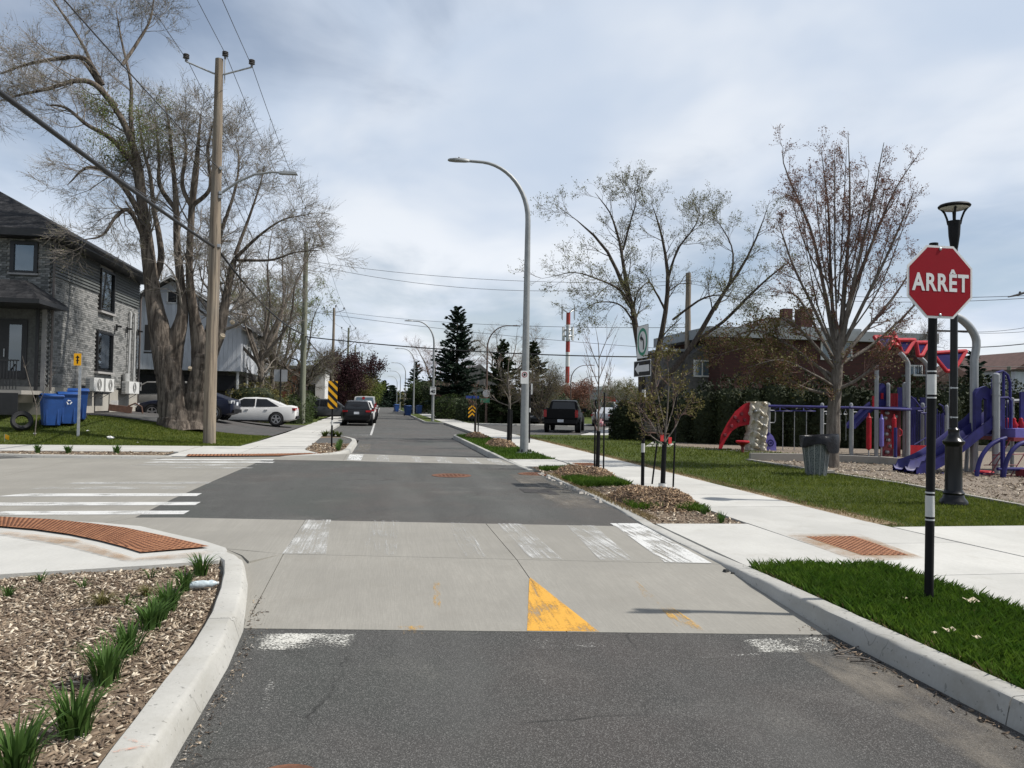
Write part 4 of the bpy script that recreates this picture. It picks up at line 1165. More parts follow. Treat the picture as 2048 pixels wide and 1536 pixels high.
# --- conifers
def conifer(name, lab, px, py_top, dep, rad, seed, m='leaf_spruce', zb=.1, tiers=26, per=9, droop=.25, fill=150, size=(.10, .30), conic=1.0, asp=.22, group=None, b0=.06):
    g = np.random.default_rng(seed)
    base = D(px, 800, dep); base[2] = zb
    h = D(px, py_top, dep)[2] - zb
    t = thing(name, lab, 'conifer', base, group=group)
    MB().tube([base - [0, 0, .1], base + [0, 0, h * .5], base + [0, 0, h * .98]], [rad * .085, rad * .05, .012], 7).build('trunk', 'bark_dark', t, smooth=180)
    br = Quads(); Vs = []
    for i in range(tiers):
        f = b0 + (1 - b0) * i / tiers
        rr = rad * (1 - f) ** conic * (.85 + .3 * g.random()) + .12
        n = max(4, int(per * (1 - .45 * f)))
        a = g.random(n) * 6.28
        L = rr * (.5 + .65 * g.random(n))
        p0 = base + np.c_[np.zeros(n), np.zeros(n), np.full(n, f * h) + g.normal(size=n) * .028 * h * (1 - .6 * f)]
        dirs = np.c_[np.cos(a), np.sin(a), np.full(n, .15 + .55 * f) - .1 * g.random(n)]
        k = 6
        P = np.zeros((n, k, 3))
        for j in range(k):
            u = j / (k - 1)
            P[:, j] = p0 + dirs * (L * u)[:, None] + np.c_[np.zeros(n), np.zeros(n), -droop * L * u * u * (1.1 - f)]
        br.add(*tube_arrays(P, np.full((n, 1), .018) * np.linspace(1, .3, k)[None], 3))
        nf = int(fill * (rr / rad) + 10)
        idx = np.repeat(np.arange(n), nf)
        u = .12 + .88 * g.random(len(idx)) ** .8
        ff = u * (k - 1); ii = np.minimum(ff.astype(int), k - 2); uu = (ff - ii)[:, None]
        c = P[idx, ii] * (1 - uu) + P[idx, ii + 1] * uu
        side = np.c_[-np.sin(a[idx]), np.cos(a[idx]), np.zeros(len(idx))]
        w = g.normal(size=len(idx)) * .16 * L[idx] * (1.15 - u)
        c = c + side * w[:, None] + np.c_[np.zeros(len(idx)), np.zeros(len(idx)), -np.abs(w) * .25 + g.normal(size=len(idx)) * .04]
        dd = unit(dirs[idx] * [1, 1, .4] + side * np.sign(w)[:, None] * .7 + g.normal(size=(len(idx), 3)) * .25)
        s = (size[0] + (size[1] - size[0]) * g.random(len(idx)))[:, None]
        e = unit(np.cross(dd, g.normal(size=(len(idx), 3))))
        Vs.append(np.stack([c - dd * s * .5, c + e * s * asp, c + dd * s * .5, c - e * s * asp], 1).reshape(-1, 3))
    br.build('branches', 'bark_dark', t)
    V = np.concatenate(Vs)
    raw_mesh('needles', V, np.arange(len(V)).reshape(-1, 4), 4, m, t)
    return t
conifer('spruce_tree', 'tall open blue-green spruce beside the speed limit sign', 912, 612, 74, 3.3, 81, 'leaf_spruce', tiers=30, per=10, droop=.12, fill=60, size=(.22, .55), conic=.72, b0=.12)
conifer('spruce_tree', 'dark narrow spruce left of the tall light pole', 1003, 678, 61, 2.1, 82, 'leaf_pine', tiers=26, per=10, fill=70, size=(.14, .36), conic=.8, b0=.02)
conifer('spruce_tree', 'dark spruce just right of the tall light pole', 1064, 682, 63, 2.3, 83, 'leaf_pine', tiers=26, per=10, fill=70, size=(.14, .36), conic=.85, b0=.02)
conifer('spruce_tree', 'small dark spruce beside the far street lights', 832, 722, 110, 2.7, 84, 'leaf_spruce', tiers=22, per=9, fill=40, size=(.2, .5), conic=.85, b0=.03)
GE = 'dark evergreens closing the far end of the street'
for k, (px, py, dep) in enumerate([(752, 764, 210), (768, 760, 220), (784, 770, 230), (738, 772, 240)]):
    conifer('spruce_tree', ['second evergreen from the left at the end of the street', 'tallest evergreen at the end of the street', 'rightmost evergreen at the end of the street', 'leftmost evergreen at the end of the street'][k], px, py, dep, 4.2, 90 + k, 'leaf_spruce', tiers=16, per=9, fill=30, size=(.5, 1.2), group=GE, b0=.02)
conifer('spruce_tree', 'dark spruce behind the slide tower', 1945, 700, 55, 2.6, 95, 'leaf_spruce', tiers=22, per=9, fill=40, size=(.2, .5), b0=.1)
# ------------------------------------------------------------------ materials for street furniture
mat('black_paint', (0.006, 0.006, 0.007), .55, 0, .3, 8, spec=.2)
mat('black_gloss', (0.006, 0.006, 0.007), .28, 0, .2, 8, spec=.3)
mat('galv', (0.42, 0.43, 0.44), .45, .6, .15, 12)
mat('grey_pole', (0.27, 0.28, 0.28), .5, .25, .10, 5)
mat('brown_pole', (0.10, 0.065, 0.05), .5, .1, .15, 5)
mat('sign_white', (0.72, 0.72, 0.70), .45, 0, .05, 3)
mat('band_white', (0.55, 0.55, 0.53), .4, 0, .08, 9)
mat('sign_red', (0.27, 0.002, 0.010), .5, 0, .06, 4, spec=.2)
mat('sign_black', (0.010, 0.010, 0.011), .5, 0, .1, 4, spec=.25)
mat('sign_yellow', (0.78, 0.38, 0.0), .45, 0, .05, 4)
mat('sign_green', (0.0, 0.22, 0.12), .45, 0, .05, 4)
mat('sign_street_green', (0.01, 0.11, 0.06), .5, 0, .1, 4)
mat('sign_street_blue', (0.02, 0.06, 0.28), .5, 0, .1, 4)
mat('sign_back', (0.36, 0.37, 0.38), .5, .5, .08, 4)
mat('insulator', (0.09, 0.085, 0.085), .25, 0, .1, 8)
mat('lens', (0.45, 0.45, 0.42), .3)
mat('cable', (0.014, 0.014, 0.015), .6)
mat('wire', (0.05, 0.05, 0.055), .5)
def wood_pole_mat(name, a, b_, crack):
    m, nt, b = new_mat(name)
    v = coords(nt)
    st = noise(nt, mapping(nt, v, (1, 1, 0.03)), 13, 5, .7, .3)
    c = mixc(nt, mapr(nt, st, .35, .65), rgb(a), rgb(b_))
    bgn = noise(nt, mapping(nt, v, (1, 1, .25)), 2.2, 4, .6)
    c = mixc(nt, mapr(nt, bgn, .42, .66, 0, .5), c, rgb(crack))
    ck = noise(nt, mapping(nt, v, (1, 1, .012), loc=(2, 5, 1)), 34, 2, .5)
    c = mixc(nt, mapr(nt, ck, .64, .69, 0, .8), c, rgb((.03, .025, .02)))
    nt.links.new(c, b.inputs['Base Color'])
    b.inputs['Roughness'].default_value = .9
    bump(nt, b, math_n(nt, 'SUBTRACT', st, mapr(nt, ck, .62, .69)), .7, .02)
wood_pole_mat('pole_wood', (0.13, 0.10, 0.075), (0.30, 0.245, 0.18), (0.17, 0.155, 0.135))
wood_pole_mat('pole_green', (0.13, 0.145, 0.10), (0.21, 0.215, 0.16), (0.13, 0.13, 0.115))

TEXTS = {}
def text_mesh(name, s, size, parent, loc, rot, m, sx=1.0, off=0.0, th=.002, sp=1.0):
    cu = bpy.data.curves.new(name, 'FONT')
    cu.body = s; cu.size = size; cu.align_x = 'CENTER'; cu.align_y = 'CENTER'; cu.offset = off; cu.extrude = th; cu.space_character = sp
    cu.resolution_u = 4
    ob = bpy.data.objects.new(name, cu); COL.objects.link(ob)
    dg = bpy.context.evaluated_depsgraph_get()
    me = bpy.data.meshes.new_from_object(ob.evaluated_get(dg))
    bpy.data.objects.remove(ob); bpy.data.curves.remove(cu)
    me.materials.clear()
    co = np.empty(len(me.vertices) * 3); me.vertices.foreach_get('co', co); co = co.reshape(-1, 3)
    co[:, 0] *= sx
    me.vertices.foreach_set('co', co.ravel())
    o = finish(name, me, m, parent, None)
    o.location = loc; o.rotation_euler = rot
    return o
def ring(mb, c, r0, r1, y, n=40, mi=0, th=.003):
    a = np.linspace(0, 2 * math.pi, n + 1)[:-1]
    o = np.c_[c[0] + r1 * np.cos(a), np.full(n, y), c[1] + r1 * np.sin(a)]
    i = np.c_[c[0] + r0 * np.cos(a), np.full(n, y), c[1] + r0 * np.sin(a)]
    v = np.concatenate([o, i])
    f = [(k, (k + 1) % n, n + (k + 1) % n, n + k) for k in range(n)]
    mb.add(v, f, mi)
def oct_pts(r, y, c=(0, 0)):
    return [(c[0] + r * math.cos(R(22.5 + 45 * k)), y, c[1] + r * math.sin(R(22.5 + 45 * k))) for k in range(8)]
def rrect(w, h, r, y, c=(0, 0), n=4):
    out = []
    for sx, sz, a0 in ((1, 1, 0), (-1, 1, 90), (-1, -1, 180), (1, -1, 270)):
        for k in range(n):
            a = R(a0 + 90 * k / (n - 1))
            out.append((c[0] + sx * (w / 2 - r) + r * math.cos(a), y, c[1] + sz * (h / 2 - r) + r * math.sin(a)))
    return out
NF = (0, -1, 0)      # local sign normal (towards the viewer)

# ------------------------------------------------------------------ stop sign
b = G(1857, 1212, .12)
t = thing('stop_sign', 'red octagonal stop sign on a black post in the near grass', 'stop sign', b)
zc = D(1885, 563, 6.05)[2] - b[2]
MB().tube([(0, 0, -.1), (.02, .0, 1.5), (.035, .0, zc + .315)], .033, 14).build('post', 'black_paint', t, local=True, smooth=40)
for z0, z1, nm in ((.70, .865, 'reflective_band'), (1.66, 1.82, 'reflective_band')):
    mb = MB()
    xo = .013 * (z0 / 1.0)
    mb.lathe([(.0345, z0), (.0345, z1)], (xo, 0, 0), 14)
    mb.lathe([(.035, z0 - .03), (.035, z0 - .018)], (xo, 0, 0), 14)
    mb.lathe([(.035, z1 + .018), (.035, z1 + .03)], (xo, 0, 0), 14)
    mb.build(nm, 'band_white', t, local=True, smooth=40)
rr = .312
cx = .06
mb = MB(); mb.plate(oct_pts(rr, -.040, (cx, zc)), .004, (0, 1, 0)); pan = mb.build('panel', 'sign_white', t, local=True)
MB().plate(oct_pts(rr - .02, -.0425, (cx, zc)), .0015, (0, 1, 0)).build('red_face', 'sign_red', pan, local=True)
text_mesh('lettering', 'ARR\u00caT', .190, pan, (cx + .004, -.0435, zc - .012), (R(90), 0, 0), 'sign_white', .80, .0055, .0008, 1.13)
for dz in (.262, -.262):
    MB().lathe([(.013, -.038), (.013, -.046), (.006, -.050)], (cx, 0, zc + dz), 10, axis='y').build('bolt', 'galv', t, local=True)
    pass

# ------------------------------------------------------------------ decorative park lamp
b = G(1907, 1010, .125)
s = 1 / 122.0
t = thing('park_lamp', 'black ornamental lamp post standing in the park grass', 'lamp post', b)
prof = [(.215, 0), (.215, .05), (.20, .08), (.165, .12), (.15, .17), (.165, .20), (.14, .23), (.13, .26), (.125, .95), (.13, .97), (.16, 1.0), (.165, 1.04), (.12, 1.08), (.085, 1.14), (.08, 1.2), (.085, 1.23), (.06, 1.26)]
MB().lathe(prof, n=20).build('base', 'black_gloss', t, local=True, smooth=40)
MB().lathe([(.058, 1.2), (.056, 3.0), (.054, 4.35)], n=16).build('pole', 'black_gloss', t, local=True, smooth=40)
MB().lathe([(.055, 4.2), (.085, 4.42), (.095, 4.62), (.10, 4.66)], n=16).build('collar', 'black_paint', t, local=True, smooth=40)
for a in (45, 135, 225, 315):
    ca, sa = math.cos(R(a + 10)), math.sin(R(a + 10))
    MB().tube([(ca * r, sa * r, z) for r, z in ((.085, 4.60), (.105, 4.70), (.14, 4.80), (.195, 4.88), (.22, 4.9))], [.018, .016, .018, .022], 8).build('bracket', 'black_paint', t, local=True, smooth=40)
MB().lathe([(.235, 4.885), (.245, 4.905), (.225, 4.93), (.12, 4.955), (.02, 4.96)], n=24).build('canopy', 'black_paint', t, local=True, smooth=40)
MB().lathe([(.16, 4.845), (.20, 4.865), (.22, 4.872)], n=24).build('lens', 'lens', t, local=True, smooth=40)
for z in (1.42, 1.90):
    mb = MB().lathe([(.061, z), (.061, z + .02)], n=16); mb.box((-.07, -.02, z + .01), (.02, .02, .03)); mb.build('clamp', 'galv', t, local=True)

# ------------------------------------------------------------------ street lights
def street_light(lab, base, h, reach, ang=180.0, m='grey_pole', group=None, r0=.125, rise=1.75, name='street_light'):
    t = thing(name, lab, 'street light', base, group=group)
    d = np.array([math.cos(R(ang)), math.sin(R(ang)), 0])
    MB().tube([(0, 0, -.05), (0, 0, h * .4), (0, 0, h - rise)], [r0, r0 * .8, r0 * .62], 16).build('pole', m, t, local=True, smooth=40)
    pts = [np.array([0, 0, h - rise])]
    for k in range(1, 13):
        a = k / 12 * math.pi / 2 * .97
        pts.append(np.array([0, 0, h - rise]) + d * (reach * .78) * (1 - math.cos(a)) + np.array([0, 0, rise * math.sin(a)]))
    pts.append(pts[-1] + d * reach * .22 + np.array([0, 0, .01]))
    MB().tube(pts, [r0 * .62, r0 * .45, r0 * .32], 12).build('arm', m, t, local=True, smooth=40)
    e = pts[-1]; rz = math.atan2(d[1], d[0])
    mb = MB(); c = e + d * .30
    sec = []
    for u, w, zt, zb in ((-.32, .05, .04, -.03), (-.2, .10, .06, -.03), (.1, .145, .055, -.025), (.28, .12, .03, -.02), (.34, .06, .01, -.015)):
        pr = []
        for (a, bb) in ((-1, zb), (1, zb), (1, zt * .4), (.6, zt), (-.6, zt), (-1, zt * .4)):
            pr.append((u, a * w, bb))
        sec.append(pr)
    P = np.array(sec); ca, sa = math.cos(rz), math.sin(rz)
    P = np.stack([P[..., 0] * ca - P[..., 1] * sa, P[..., 0] * sa + P[..., 1] * ca, P[..., 2]], -1) + c
    P = np.concatenate([P, P[:, :1]], 1)
    mb.grid(P); mb.F += [tuple(range(6)), tuple(28 + 5 - k for k in range(6))]; mb.MI += [0, 0]
    hd = mb.build('lamp_head', 'grey_pole' if m == 'grey_pole' else m, t, local=True, smooth=50)
    MB().lathe([(.025, 0), (.025, .05)], tuple(c + [0, 0, .05]), 10).build('photocell', 'insulator', hd, local=True)
    MB().lathe([(r0 * 1.9, -.02), (r0 * 1.9, .03)], n=16).build('base_plate', 'galv' if m == 'grey_pole' else m, t, local=True)
    if r0 > .12 and h > 8.5:
        for k in range(6):
            a = k * math.pi / 3
            MB().lathe([(.022, .03), (.022, .10), (.012, .13)], (math.cos(a) * .19, math.sin(a) * .19, 0), 6).build('anchor_bolt', 'black_paint', t, local=True)
    return t
lt = street_light('tall grey curved street light in the right verge', G(1048, 906, .14), 8.95, 1.95, 178, r0=.135)
GL = 'curved street lights along the right verge'
tag(lt, group=GL)
pan = MB().plate(rrect(.24, .40, .02, -.14, (-.05, 2.33)), .003, (0, 1, 0)).build('no_stopping_sign', 'sign_white', lt, local=True)
mb = MB(); ring(mb, (-.05, 2.41), .062, .085, -.1425); mb.build('red_ring', 'sign_red', pan, local=True)
mb = MB().plate(rrect(.075, .085, .036, -.1425, (-.05, 2.41)), .001, (0, 1, 0)); mb.build('symbol', 'sign_black', pan, local=True)
l2 = street_light('street light carrying the speed limit sign', G(865, 843, .13), 7.95, 1.8, 178, group=GL, r0=.12)
pan = MB().plate(rrect(.46, .60, .02, -.13, (-.02, 2.45)), .003, (0, 1, 0)).build('speed_limit_sign', 'sign_white', l2, local=True)
text_mesh('numerals', '40', .40, pan, (-.02, -.136, 2.38), (R(90), 0, 0), 'sign_black', .9, .012)
text_mesh('lettering', 'MAXIMUM', .085, pan, (-.02, -.136, 2.68), (R(90), 0, 0), 'sign_black', .95, .003)
for k, (Y, l) in enumerate([(97, 'first street light beyond the speed limit sign'), (133, 'second street light beyond the speed limit sign'), (169, 'third street light beyond the speed limit sign'), (205, 'farthest small street light on the right side')]):
    street_light(l, (3.95, Y, .1), 8.2, 1.9, 178, group=GL, r0=.115)
street_light('brown street light behind the chevron marker', G(972, 846, .12), 7.6, 2.0, -8, 'brown_pole', r0=.1)
street_light('brown street light along the branch road by the pickup', D(1141, 812, 86) * [1, 1, 0] + [0, 0, .1], 6.0, 2.1, -8, 'brown_pole', r0=.1)
street_light('small far brown street light under the radio tower', D(1160, 812, 120) * [1, 1, 0] + [0, 0, .1], 6.0, 2.3, -8, 'brown_pole', r0=.1)

# ------------------------------------------------------------------ utility poles
def insulator(t, c, n=3):
    mb = MB()
    for k in range(n):
        mb.lathe([(.045, k * .055), (.105, k * .055 + .012), (.09, k * .055 + .035), (.045, k * .055 + .05)], c, 14)
    mb.lathe([(.04, -.10), (.04, .0)], c, 8)
    mb.build('insulator', 'insulator', t, local=True, smooth=40)
def utility_pole(name, lab, base, h, r0, r1, m, arms=True, n_ins=3, aw=1.05, group=None):
    t = thing(name, lab, 'utility pole', base, group=group)
    g = np.random.default_rng(int(base[1] * 10))
    zz = np.linspace(-.1, h, 14)
    pts = np.c_[g.normal(size=14) * .008, g.normal(size=14) * .008, zz]
    MB().tube(pts, [r0, r0 * .93, r1], 18).build('pole', m, t, local=True, smooth=60)
    if arms:
        for sx in (-1, 1):
            MB().tube([(0, -.02, h - .55), (sx * .2, -.02, h - .5), (sx * aw, -.05, h - .2)], [.035, .028], 8).build('bracket_arm', 'galv', t, local=True, smooth=40)
            insulator(t, (sx * aw, -.05, h - .10), n_ins)
        MB().tube([(r1 + .05, 0, h - .8), (r1 + .05, 0, h + .05)], .022, 8).build('top_pin', 'galv', t, local=True)
        insulator(t, (r1 + .05, 0, h + .12), n_ins)
    return t
GP = 'wooden utility poles along the left sidewalk'
b1 = G(418, 888, .14)
h1 = D(431, 122, 26.0)[2] - .14
u1 = utility_pole('utility_pole', 'tall weathered wooden utility pole with a lamp arm at the corner', b1, h1, .200, .128, 'pole_wood', group=GP)
z0 = D(440, 392, 26)[2] - .14
MB().tube([(.15, -.05, z0), (.7, -.1, z0 + .42), (1.25, -.14, z0 + .70), (1.8, -.18, z0 + .80), (2.1, -.2, z0 + .80)], [.045, .036], 10).build('lamp_arm', 'grey_pole', u1, local=True, smooth=40)
MB().box((2.35, -.215, z0 + .79), (.62, .20, .085), -.07, taper=.85).build('lamp_head', 'grey_pole', u1, local=True)
for z in (z0 - .12, z0 + .02, 6.6, 9.2):
    MB().box((.17, -.1, z), (.10, .10, .10)).build('clamp', 'galv', u1, local=True)
U = [np.array(b1)]
POLES = [(-5.7, 27.36, h1)]
for k, (px, py, dep, r, m, l, am) in enumerate([(605, 482, 49.0, .19, 'pole_green', 'greenish wooden utility pole by the white sedan', 1.0), (664, 615, 79, .16, 'pole_wood', 'pinkish wooden utility pole behind the hazard marker', 1.0), (694, 655, 104, .17, 'pole_green', 'grey utility pole rising from the purple tree', .9),
                                   (708, 690, 132, .17, 'pole_green', 'small far utility pole beyond the purple tree', .9), (722, 705, 165, .17, 'pole_green', 'distant utility pole on the left side', .9), (729, 728, 200, .17, 'pole_green', 'farthest utility pole on the left side', .9)]):
    b = D(px, 800, dep); b[2] = .13
    h = D(px, py, dep)[2] - .13
    utility_pole('utility_pole', l, b, h, r, r * .72, m, aw=am, group=GP)
    POLES.append((b[0], b[1], h))
b = D(1374, 800, 45); b[2] = .1
hR = D(1374, 545, 45)[2] - .1
utility_pole('utility_pole', 'bare grey utility pole among the branches behind the hedge', b, hR, .19, .15, 'pole_wood', arms=False)
PR = (b[0], b[1], hR)
for px, py, dep, l in ((1906, 655, 52, 'utility pole with a dark crossarm behind the stop sign'), (2018, 735, 60, 'utility pole with a crossarm at the right edge')):
    b = D(px, 800, dep); b[2] = .1
    h = D(px, py, dep)[2]
    t = utility_pole('utility_pole', l, b, h, .18, .14, 'pole_green', arms=False)
    MB().box((0, -.15, h - .35), (2.9, .10, .12), -.15).build('crossarm', 'bark_dark', t, local=True)

# ------------------------------------------------------------------ overhead wires
def wire(lab, a, b, r=.012, sag=.5, m='wire', grp=None, n=18):
    a = np.array(a, float); b = np.array(b, float)
    u = np.linspace(0, 1, n)[:, None]
    p = a + (b - a) * u; p[:, 2] -= 4 * sag * (u * (1 - u))[:, 0]
    o = MB().tube(p - a, r, 6).build('overhead_wire', m, smooth=180)
    o.location = a
    return tag(o, lab, 'wire', grp)
GW = 'overhead power lines'
off = [(-1.05, .25, 'left'), (.2, .55, 'middle'), (1.05, .25, 'right')]
p0 = (-6.3, -22.0, 12.9)
for i, (dx, dz, nm) in enumerate(off):
    wire('%s power line running from the top of the tall wooden pole overhead' % nm, (POLES[0][0] + dx, POLES[0][1], POLES[0][2] + .06 + dz - .12), (p0[0] + dx * 1.25, p0[1], p0[2] + dz), .011, .55, grp=GW)
    for k in range(0, 4):
        a, c = POLES[k], POLES[k + 1]
        s = 1.0 if k else 1.0
        wire('%s power line between the %s and %s utility poles on the left' % (nm, ['nearest', 'second', 'third', 'fourth'][k], ['second', 'third', 'fourth', 'fifth'][k]), (a[0] + dx, a[1], a[2] + .08 + dz - .12), (c[0] + dx * .95, c[1], c[2] + .08 + dz - .12), .011 if k < 2 else .014, .45, grp=GW)
za = D(430, 338, 26)[2]; zc_ = D(430, 497, 26)[2]
wire('neutral wire crossing the bare crown to the wooden pole', (POLES[0][0] + .15, POLES[0][1], za), (-6.0, -20, 8.6), .016, .7, grp=GW)
wire('thick black cable bundle from the left edge to the wooden pole', (POLES[0][0] + .1, POLES[0][1], zc_), (-5.9, -16, 6.25), .045, .45, 'cable')
wire('thin support wire just below the thick cable bundle', (POLES[0][0] - .1, POLES[0][1], zc_ + .35), (-6.25, -16, 6.0), .010, .45)
wire('neutral wire between the wooden and the greenish pole', (POLES[0][0] + .15, POLES[0][1], za), (POLES[1][0], POLES[1][1], 6.4), .013, .5, grp=GW)
wire('thick cable between the wooden and the greenish pole', (POLES[0][0] + .1, POLES[0][1], zc_), (POLES[1][0], POLES[1][1], D(605, 668, 49)[2]), .04, .5, 'cable')
wire('thick cable between the greenish and the pinkish pole', (POLES[1][0], POLES[1][1], D(605, 668, 49)[2]), (POLES[2][0], POLES[2][1], 6.0), .035, .5, 'cable')
g2 = POLES[1]
RT = lambda px, py, dep=45: D(px, py, dep)
wire('upper thin line crossing the road from the greenish pole', D(617, 522, 49), RT(1374, 562), .013, .55, grp=GW)
wire('second thin line crossing the road from the greenish pole', D(617, 528, 49), RT(1374, 566), .013, 1.0, grp=GW)
wire('third thin line crossing the road lower down', D(612, 622, 49), RT(1374, 700), .013, .25, grp=GW)
wire('heavy black cable sagging across the road', D(607, 673, 49), RT(1374, 714), .038, .35, 'cable')
wire('faint line crossing the road from the pinkish pole', D(668, 622, 79), RT(1374, 655), .016, .5, grp=GW)
R2 = D(1906, 662, 52)
wire('upper line running right behind the stop sign', RT(1374, 560), D(2120, 588, 30), .012, .5, grp=GW)
wire('lower line running right behind the stop sign', RT(1374, 566), D(2120, 592, 30), .012, .6, grp=GW)
wire('line running from the crossarm pole to the right edge, upper', R2, D(2120, 640, 45), .014, .3, grp=GW)
wire('line running from the crossarm pole to the right edge, middle', R2 + [0, 0, -.05], D(2120, 655, 45), .014, .2, grp=GW)
wire('heavy line from the crossarm pole to the right edge', D(1906, 695, 52), D(2120, 678, 45), .03, .15, 'cable')
wire('low line by the right edge above the hedge', D(1906, 730, 52), D(2120, 732, 55), .025, .1, 'cable')
t = thing('line_splice', 'dark line splice with insulators at the right edge of the sky', 'insulator', D(2030, 592, 30))
MB().tube([D(2016, 594, 30), D(2034, 590, 30), D(2060, 582, 30)], [.02, .045, .045], 8).build('strain_insulator', 'insulator', t)
MB().lathe([(.03, 0), (.05, .05), (.03, .1)], D(2040, 588, 30), 8).build('clamp', 'insulator', t)

# ------------------------------------------------------------------ traffic signs
def post(t, h, r=.03, m='black_paint', bands=()):
    MB().tube([(0, 0, -.05), (0, 0, h)], r, 12).build('post', m, t, local=True, smooth=40)
    for z in bands:
        MB().lathe([(r + .0015, z), (r + .0015, z + .17)], n=12).build('reflective_band', 'band_white', t, local=True, smooth=40)
b = G(1285, 972, .13)
t = thing('turn_sign', 'green-ringed left turn sign above a black arrow sign on a black post', 'traffic sign', b, R(-89))
zt = D(1291, 684, 14.7)[2] - b[2]; zo = D(1288, 737, 14.7)[2] - b[2]
post(t, zt + .25, .034, bands=(.64, 1.66))
pan = MB().plate(rrect(.60, .62, .03, -.040, (0, zt)), .003, (0, 1, 0)).build('turn_panel', 'sign_white', t, local=True)
MB().plate(rrect(.62, .64, .03, -.037, (0, zt)), .001, (0, 1, 0)).build('edge', 'sign_black', pan, local=True)
mb = MB(); ring(mb, (0, zt), .205, .265, -.0425); mb.build('green_ring', 'sign_green', pan, local=True)
mb = MB()
cur = [(.065 , -.15), (.065, -.03), (.045, .03), (.0, .06), (-.05, .075)]
w = .028
P = np.array([[(p[0] + nx * s, -.0425, zt + p[1] + nz * s) for s in (-w, w)] for p, (nx, nz) in zip(cur, ((1, 0), (1, .1), (.8, .6), (.3, .95), (.2, 1)))])
mb.grid(P); mb.sheet(np.array([(-.04, -.0425, zt + .155), (-.14, -.0425, zt + .085), (-.05, -.0425, zt - .005)]), 0)
mb.build('arrow', 'sign_black', pan, local=True)
pan = MB().plate(rrect(.92, .31, .02, -.040, (0, zo)), .003, (0, 1, 0)).build('arrow_panel', 'sign_white', t, local=True)
MB().plate(rrect(.89, .28, .015, -.0415, (0, zo)), .0008, (0, 1, 0)).build('black_face', 'sign_black', pan, local=True)
ar = [(-.40, 0), (-.18, .115), (-.18, .062), (.38, .062), (.38, -.062), (-.18, -.062), (-.18, -.115)]
MB().add([(x, -.0425, zo + z) for x, z in ar], [tuple(range(7))]).build('arrow', 'sign_white', pan, local=True)

b = G(663, 895, .13)
t = thing('hazard_marker', 'black and yellow diagonal hazard marker in the left island', 'traffic sign', b)
zh = D(663, 790, 25.5)[2] - b[2]
post(t, zh + .44, .03, bands=(.72,))
pan = MB().plate(rrect(.30, .90, .015, -.036, (0, zh)), .003, (0, 1, 0)).build('panel', 'sign_yellow', t, local=True)
for k in range(-3, 4):
    zz = zh + k * .26 + .13
    poly = [(-.15, zz + .15), (.15, zz - .15), (.15, zz - .02), (-.15, zz + .28)]
    def clip(poly, lo, hi):
        for sgn, lim in ((1, lo), (-1, -hi)):
            out = []
            for i in range(len(poly)):
                p, q = poly[i], poly[(i + 1) % len(poly)]
                ip, iq = sgn * p[1] >= lim, sgn * q[1] >= lim
                if ip: out.append(p)
                if ip != iq:
                    u = (lim - sgn * p[1]) / (sgn * q[1] - sgn * p[1]); out.append((p[0] + (q[0] - p[0]) * u, p[1] + (q[1] - p[1]) * u))
            poly = out
            if not poly: break
        return poly
    poly = clip(poly, zh - .448, zh + .448)
    if len(poly) > 2:
        MB().add([(x, -.0375, z) for x, z in poly], [tuple(range(len(poly)))][0:1]).build('black_stripe', 'sign_black', pan, local=True)

b = G(944, 846, .13)
t = thing('chevron_marker', 'small yellow and black upward chevron marker beyond the mound', 'traffic sign', b)
dep = np.linalg.norm(b[:2])
zv = D(944, 825, 59)[2] - b[2]
post(t, zv + 1.25, .03)
pan = MB().plate(rrect(.62, .90, .02, -.04, (0, zv)), .003, (0, 1, 0)).build('panel', 'sign_black', t, local=True)
for k in range(3):
    zz = zv - .34 + k * .30
    MB().add([(x, -.0415, z) for x, z in ((-.30, zz - .08), (0, zz + .20), (.30, zz - .08), (.30, zz + .06), (0, zz + .34 if k < 2 else zz + .32), (-.30, zz + .06))], [(0, 1, 4, 5), (1, 2, 3, 4)]).build('chevron', 'sign_yellow', pan, local=True)
MB().box((0, 0, zv + 1.18), (1.0, .02, .2), -.15).build('street_name_plate', 'sign_street_blue', t, local=True)
t = thing('street_name_sign', 'green street name plate with a round sign back on the brown pole', 'street sign', D(972, 800, 58) * [1, 1, 0] + [0, 0, .1])
MB().box((-.1, -.13, D(970, 801, 58)[2] - .1), (.72, .02, .32), .1).build('plate', 'sign_street_green', t, local=True)
MB().lathe([(.28, 0), (.28, .01)], (0, -.14, D(973, 787, 58)[2] - .1), 20, axis='y').build('round_back', 'sign_back', t, local=True)
def back_sign(lab, px, py0, py1, pyb, dep, w, rz=0.0, m='sign_back', zb=None, px_post=None):
    b = D(px_post or px, 800, dep); b[2] = .13 if zb is None else zb
    t = thing('sign_back', lab, 'traffic sign', b, rz)
    za, zb_ = D(px, py0, dep)[2] - b[2], D(px, py1, dep)[2] - b[2]
    post(t, za + .02, .03, bands=(1.2,))
    MB().plate(rrect(w, za - zb_, .04, .032, (0, (za + zb_) / 2)), .004, (0, 1, 0)).build('panel', m, t, local=True)
    return t
back_sign('blank grey back of a square sign in front of the white sedan', 560, 739, 763, 857, 41, .70, zb=.17)
back_sign('grey back of a sign peeking out behind the tall light pole', 1066, 767, 789, 880, 30, .30, .5, px_post=1060)
b = G(156, 879, .22)
t = thing('detour_sign', 'small yellow sign with a black arrow on a galvanised post', 'traffic sign', b)
zy = D(154, 721, 26.2)[2] - b[2]
MB().box((0, 0, zy / 2), (.075, .05, zy + .3)).build('post', 'galv', t, local=True)
pan = MB().plate(rrect(.23, .40, .02, -.035, (-.08, zy)), .003, (0, 1, 0)).build('panel', 'sign_yellow', t, local=True)
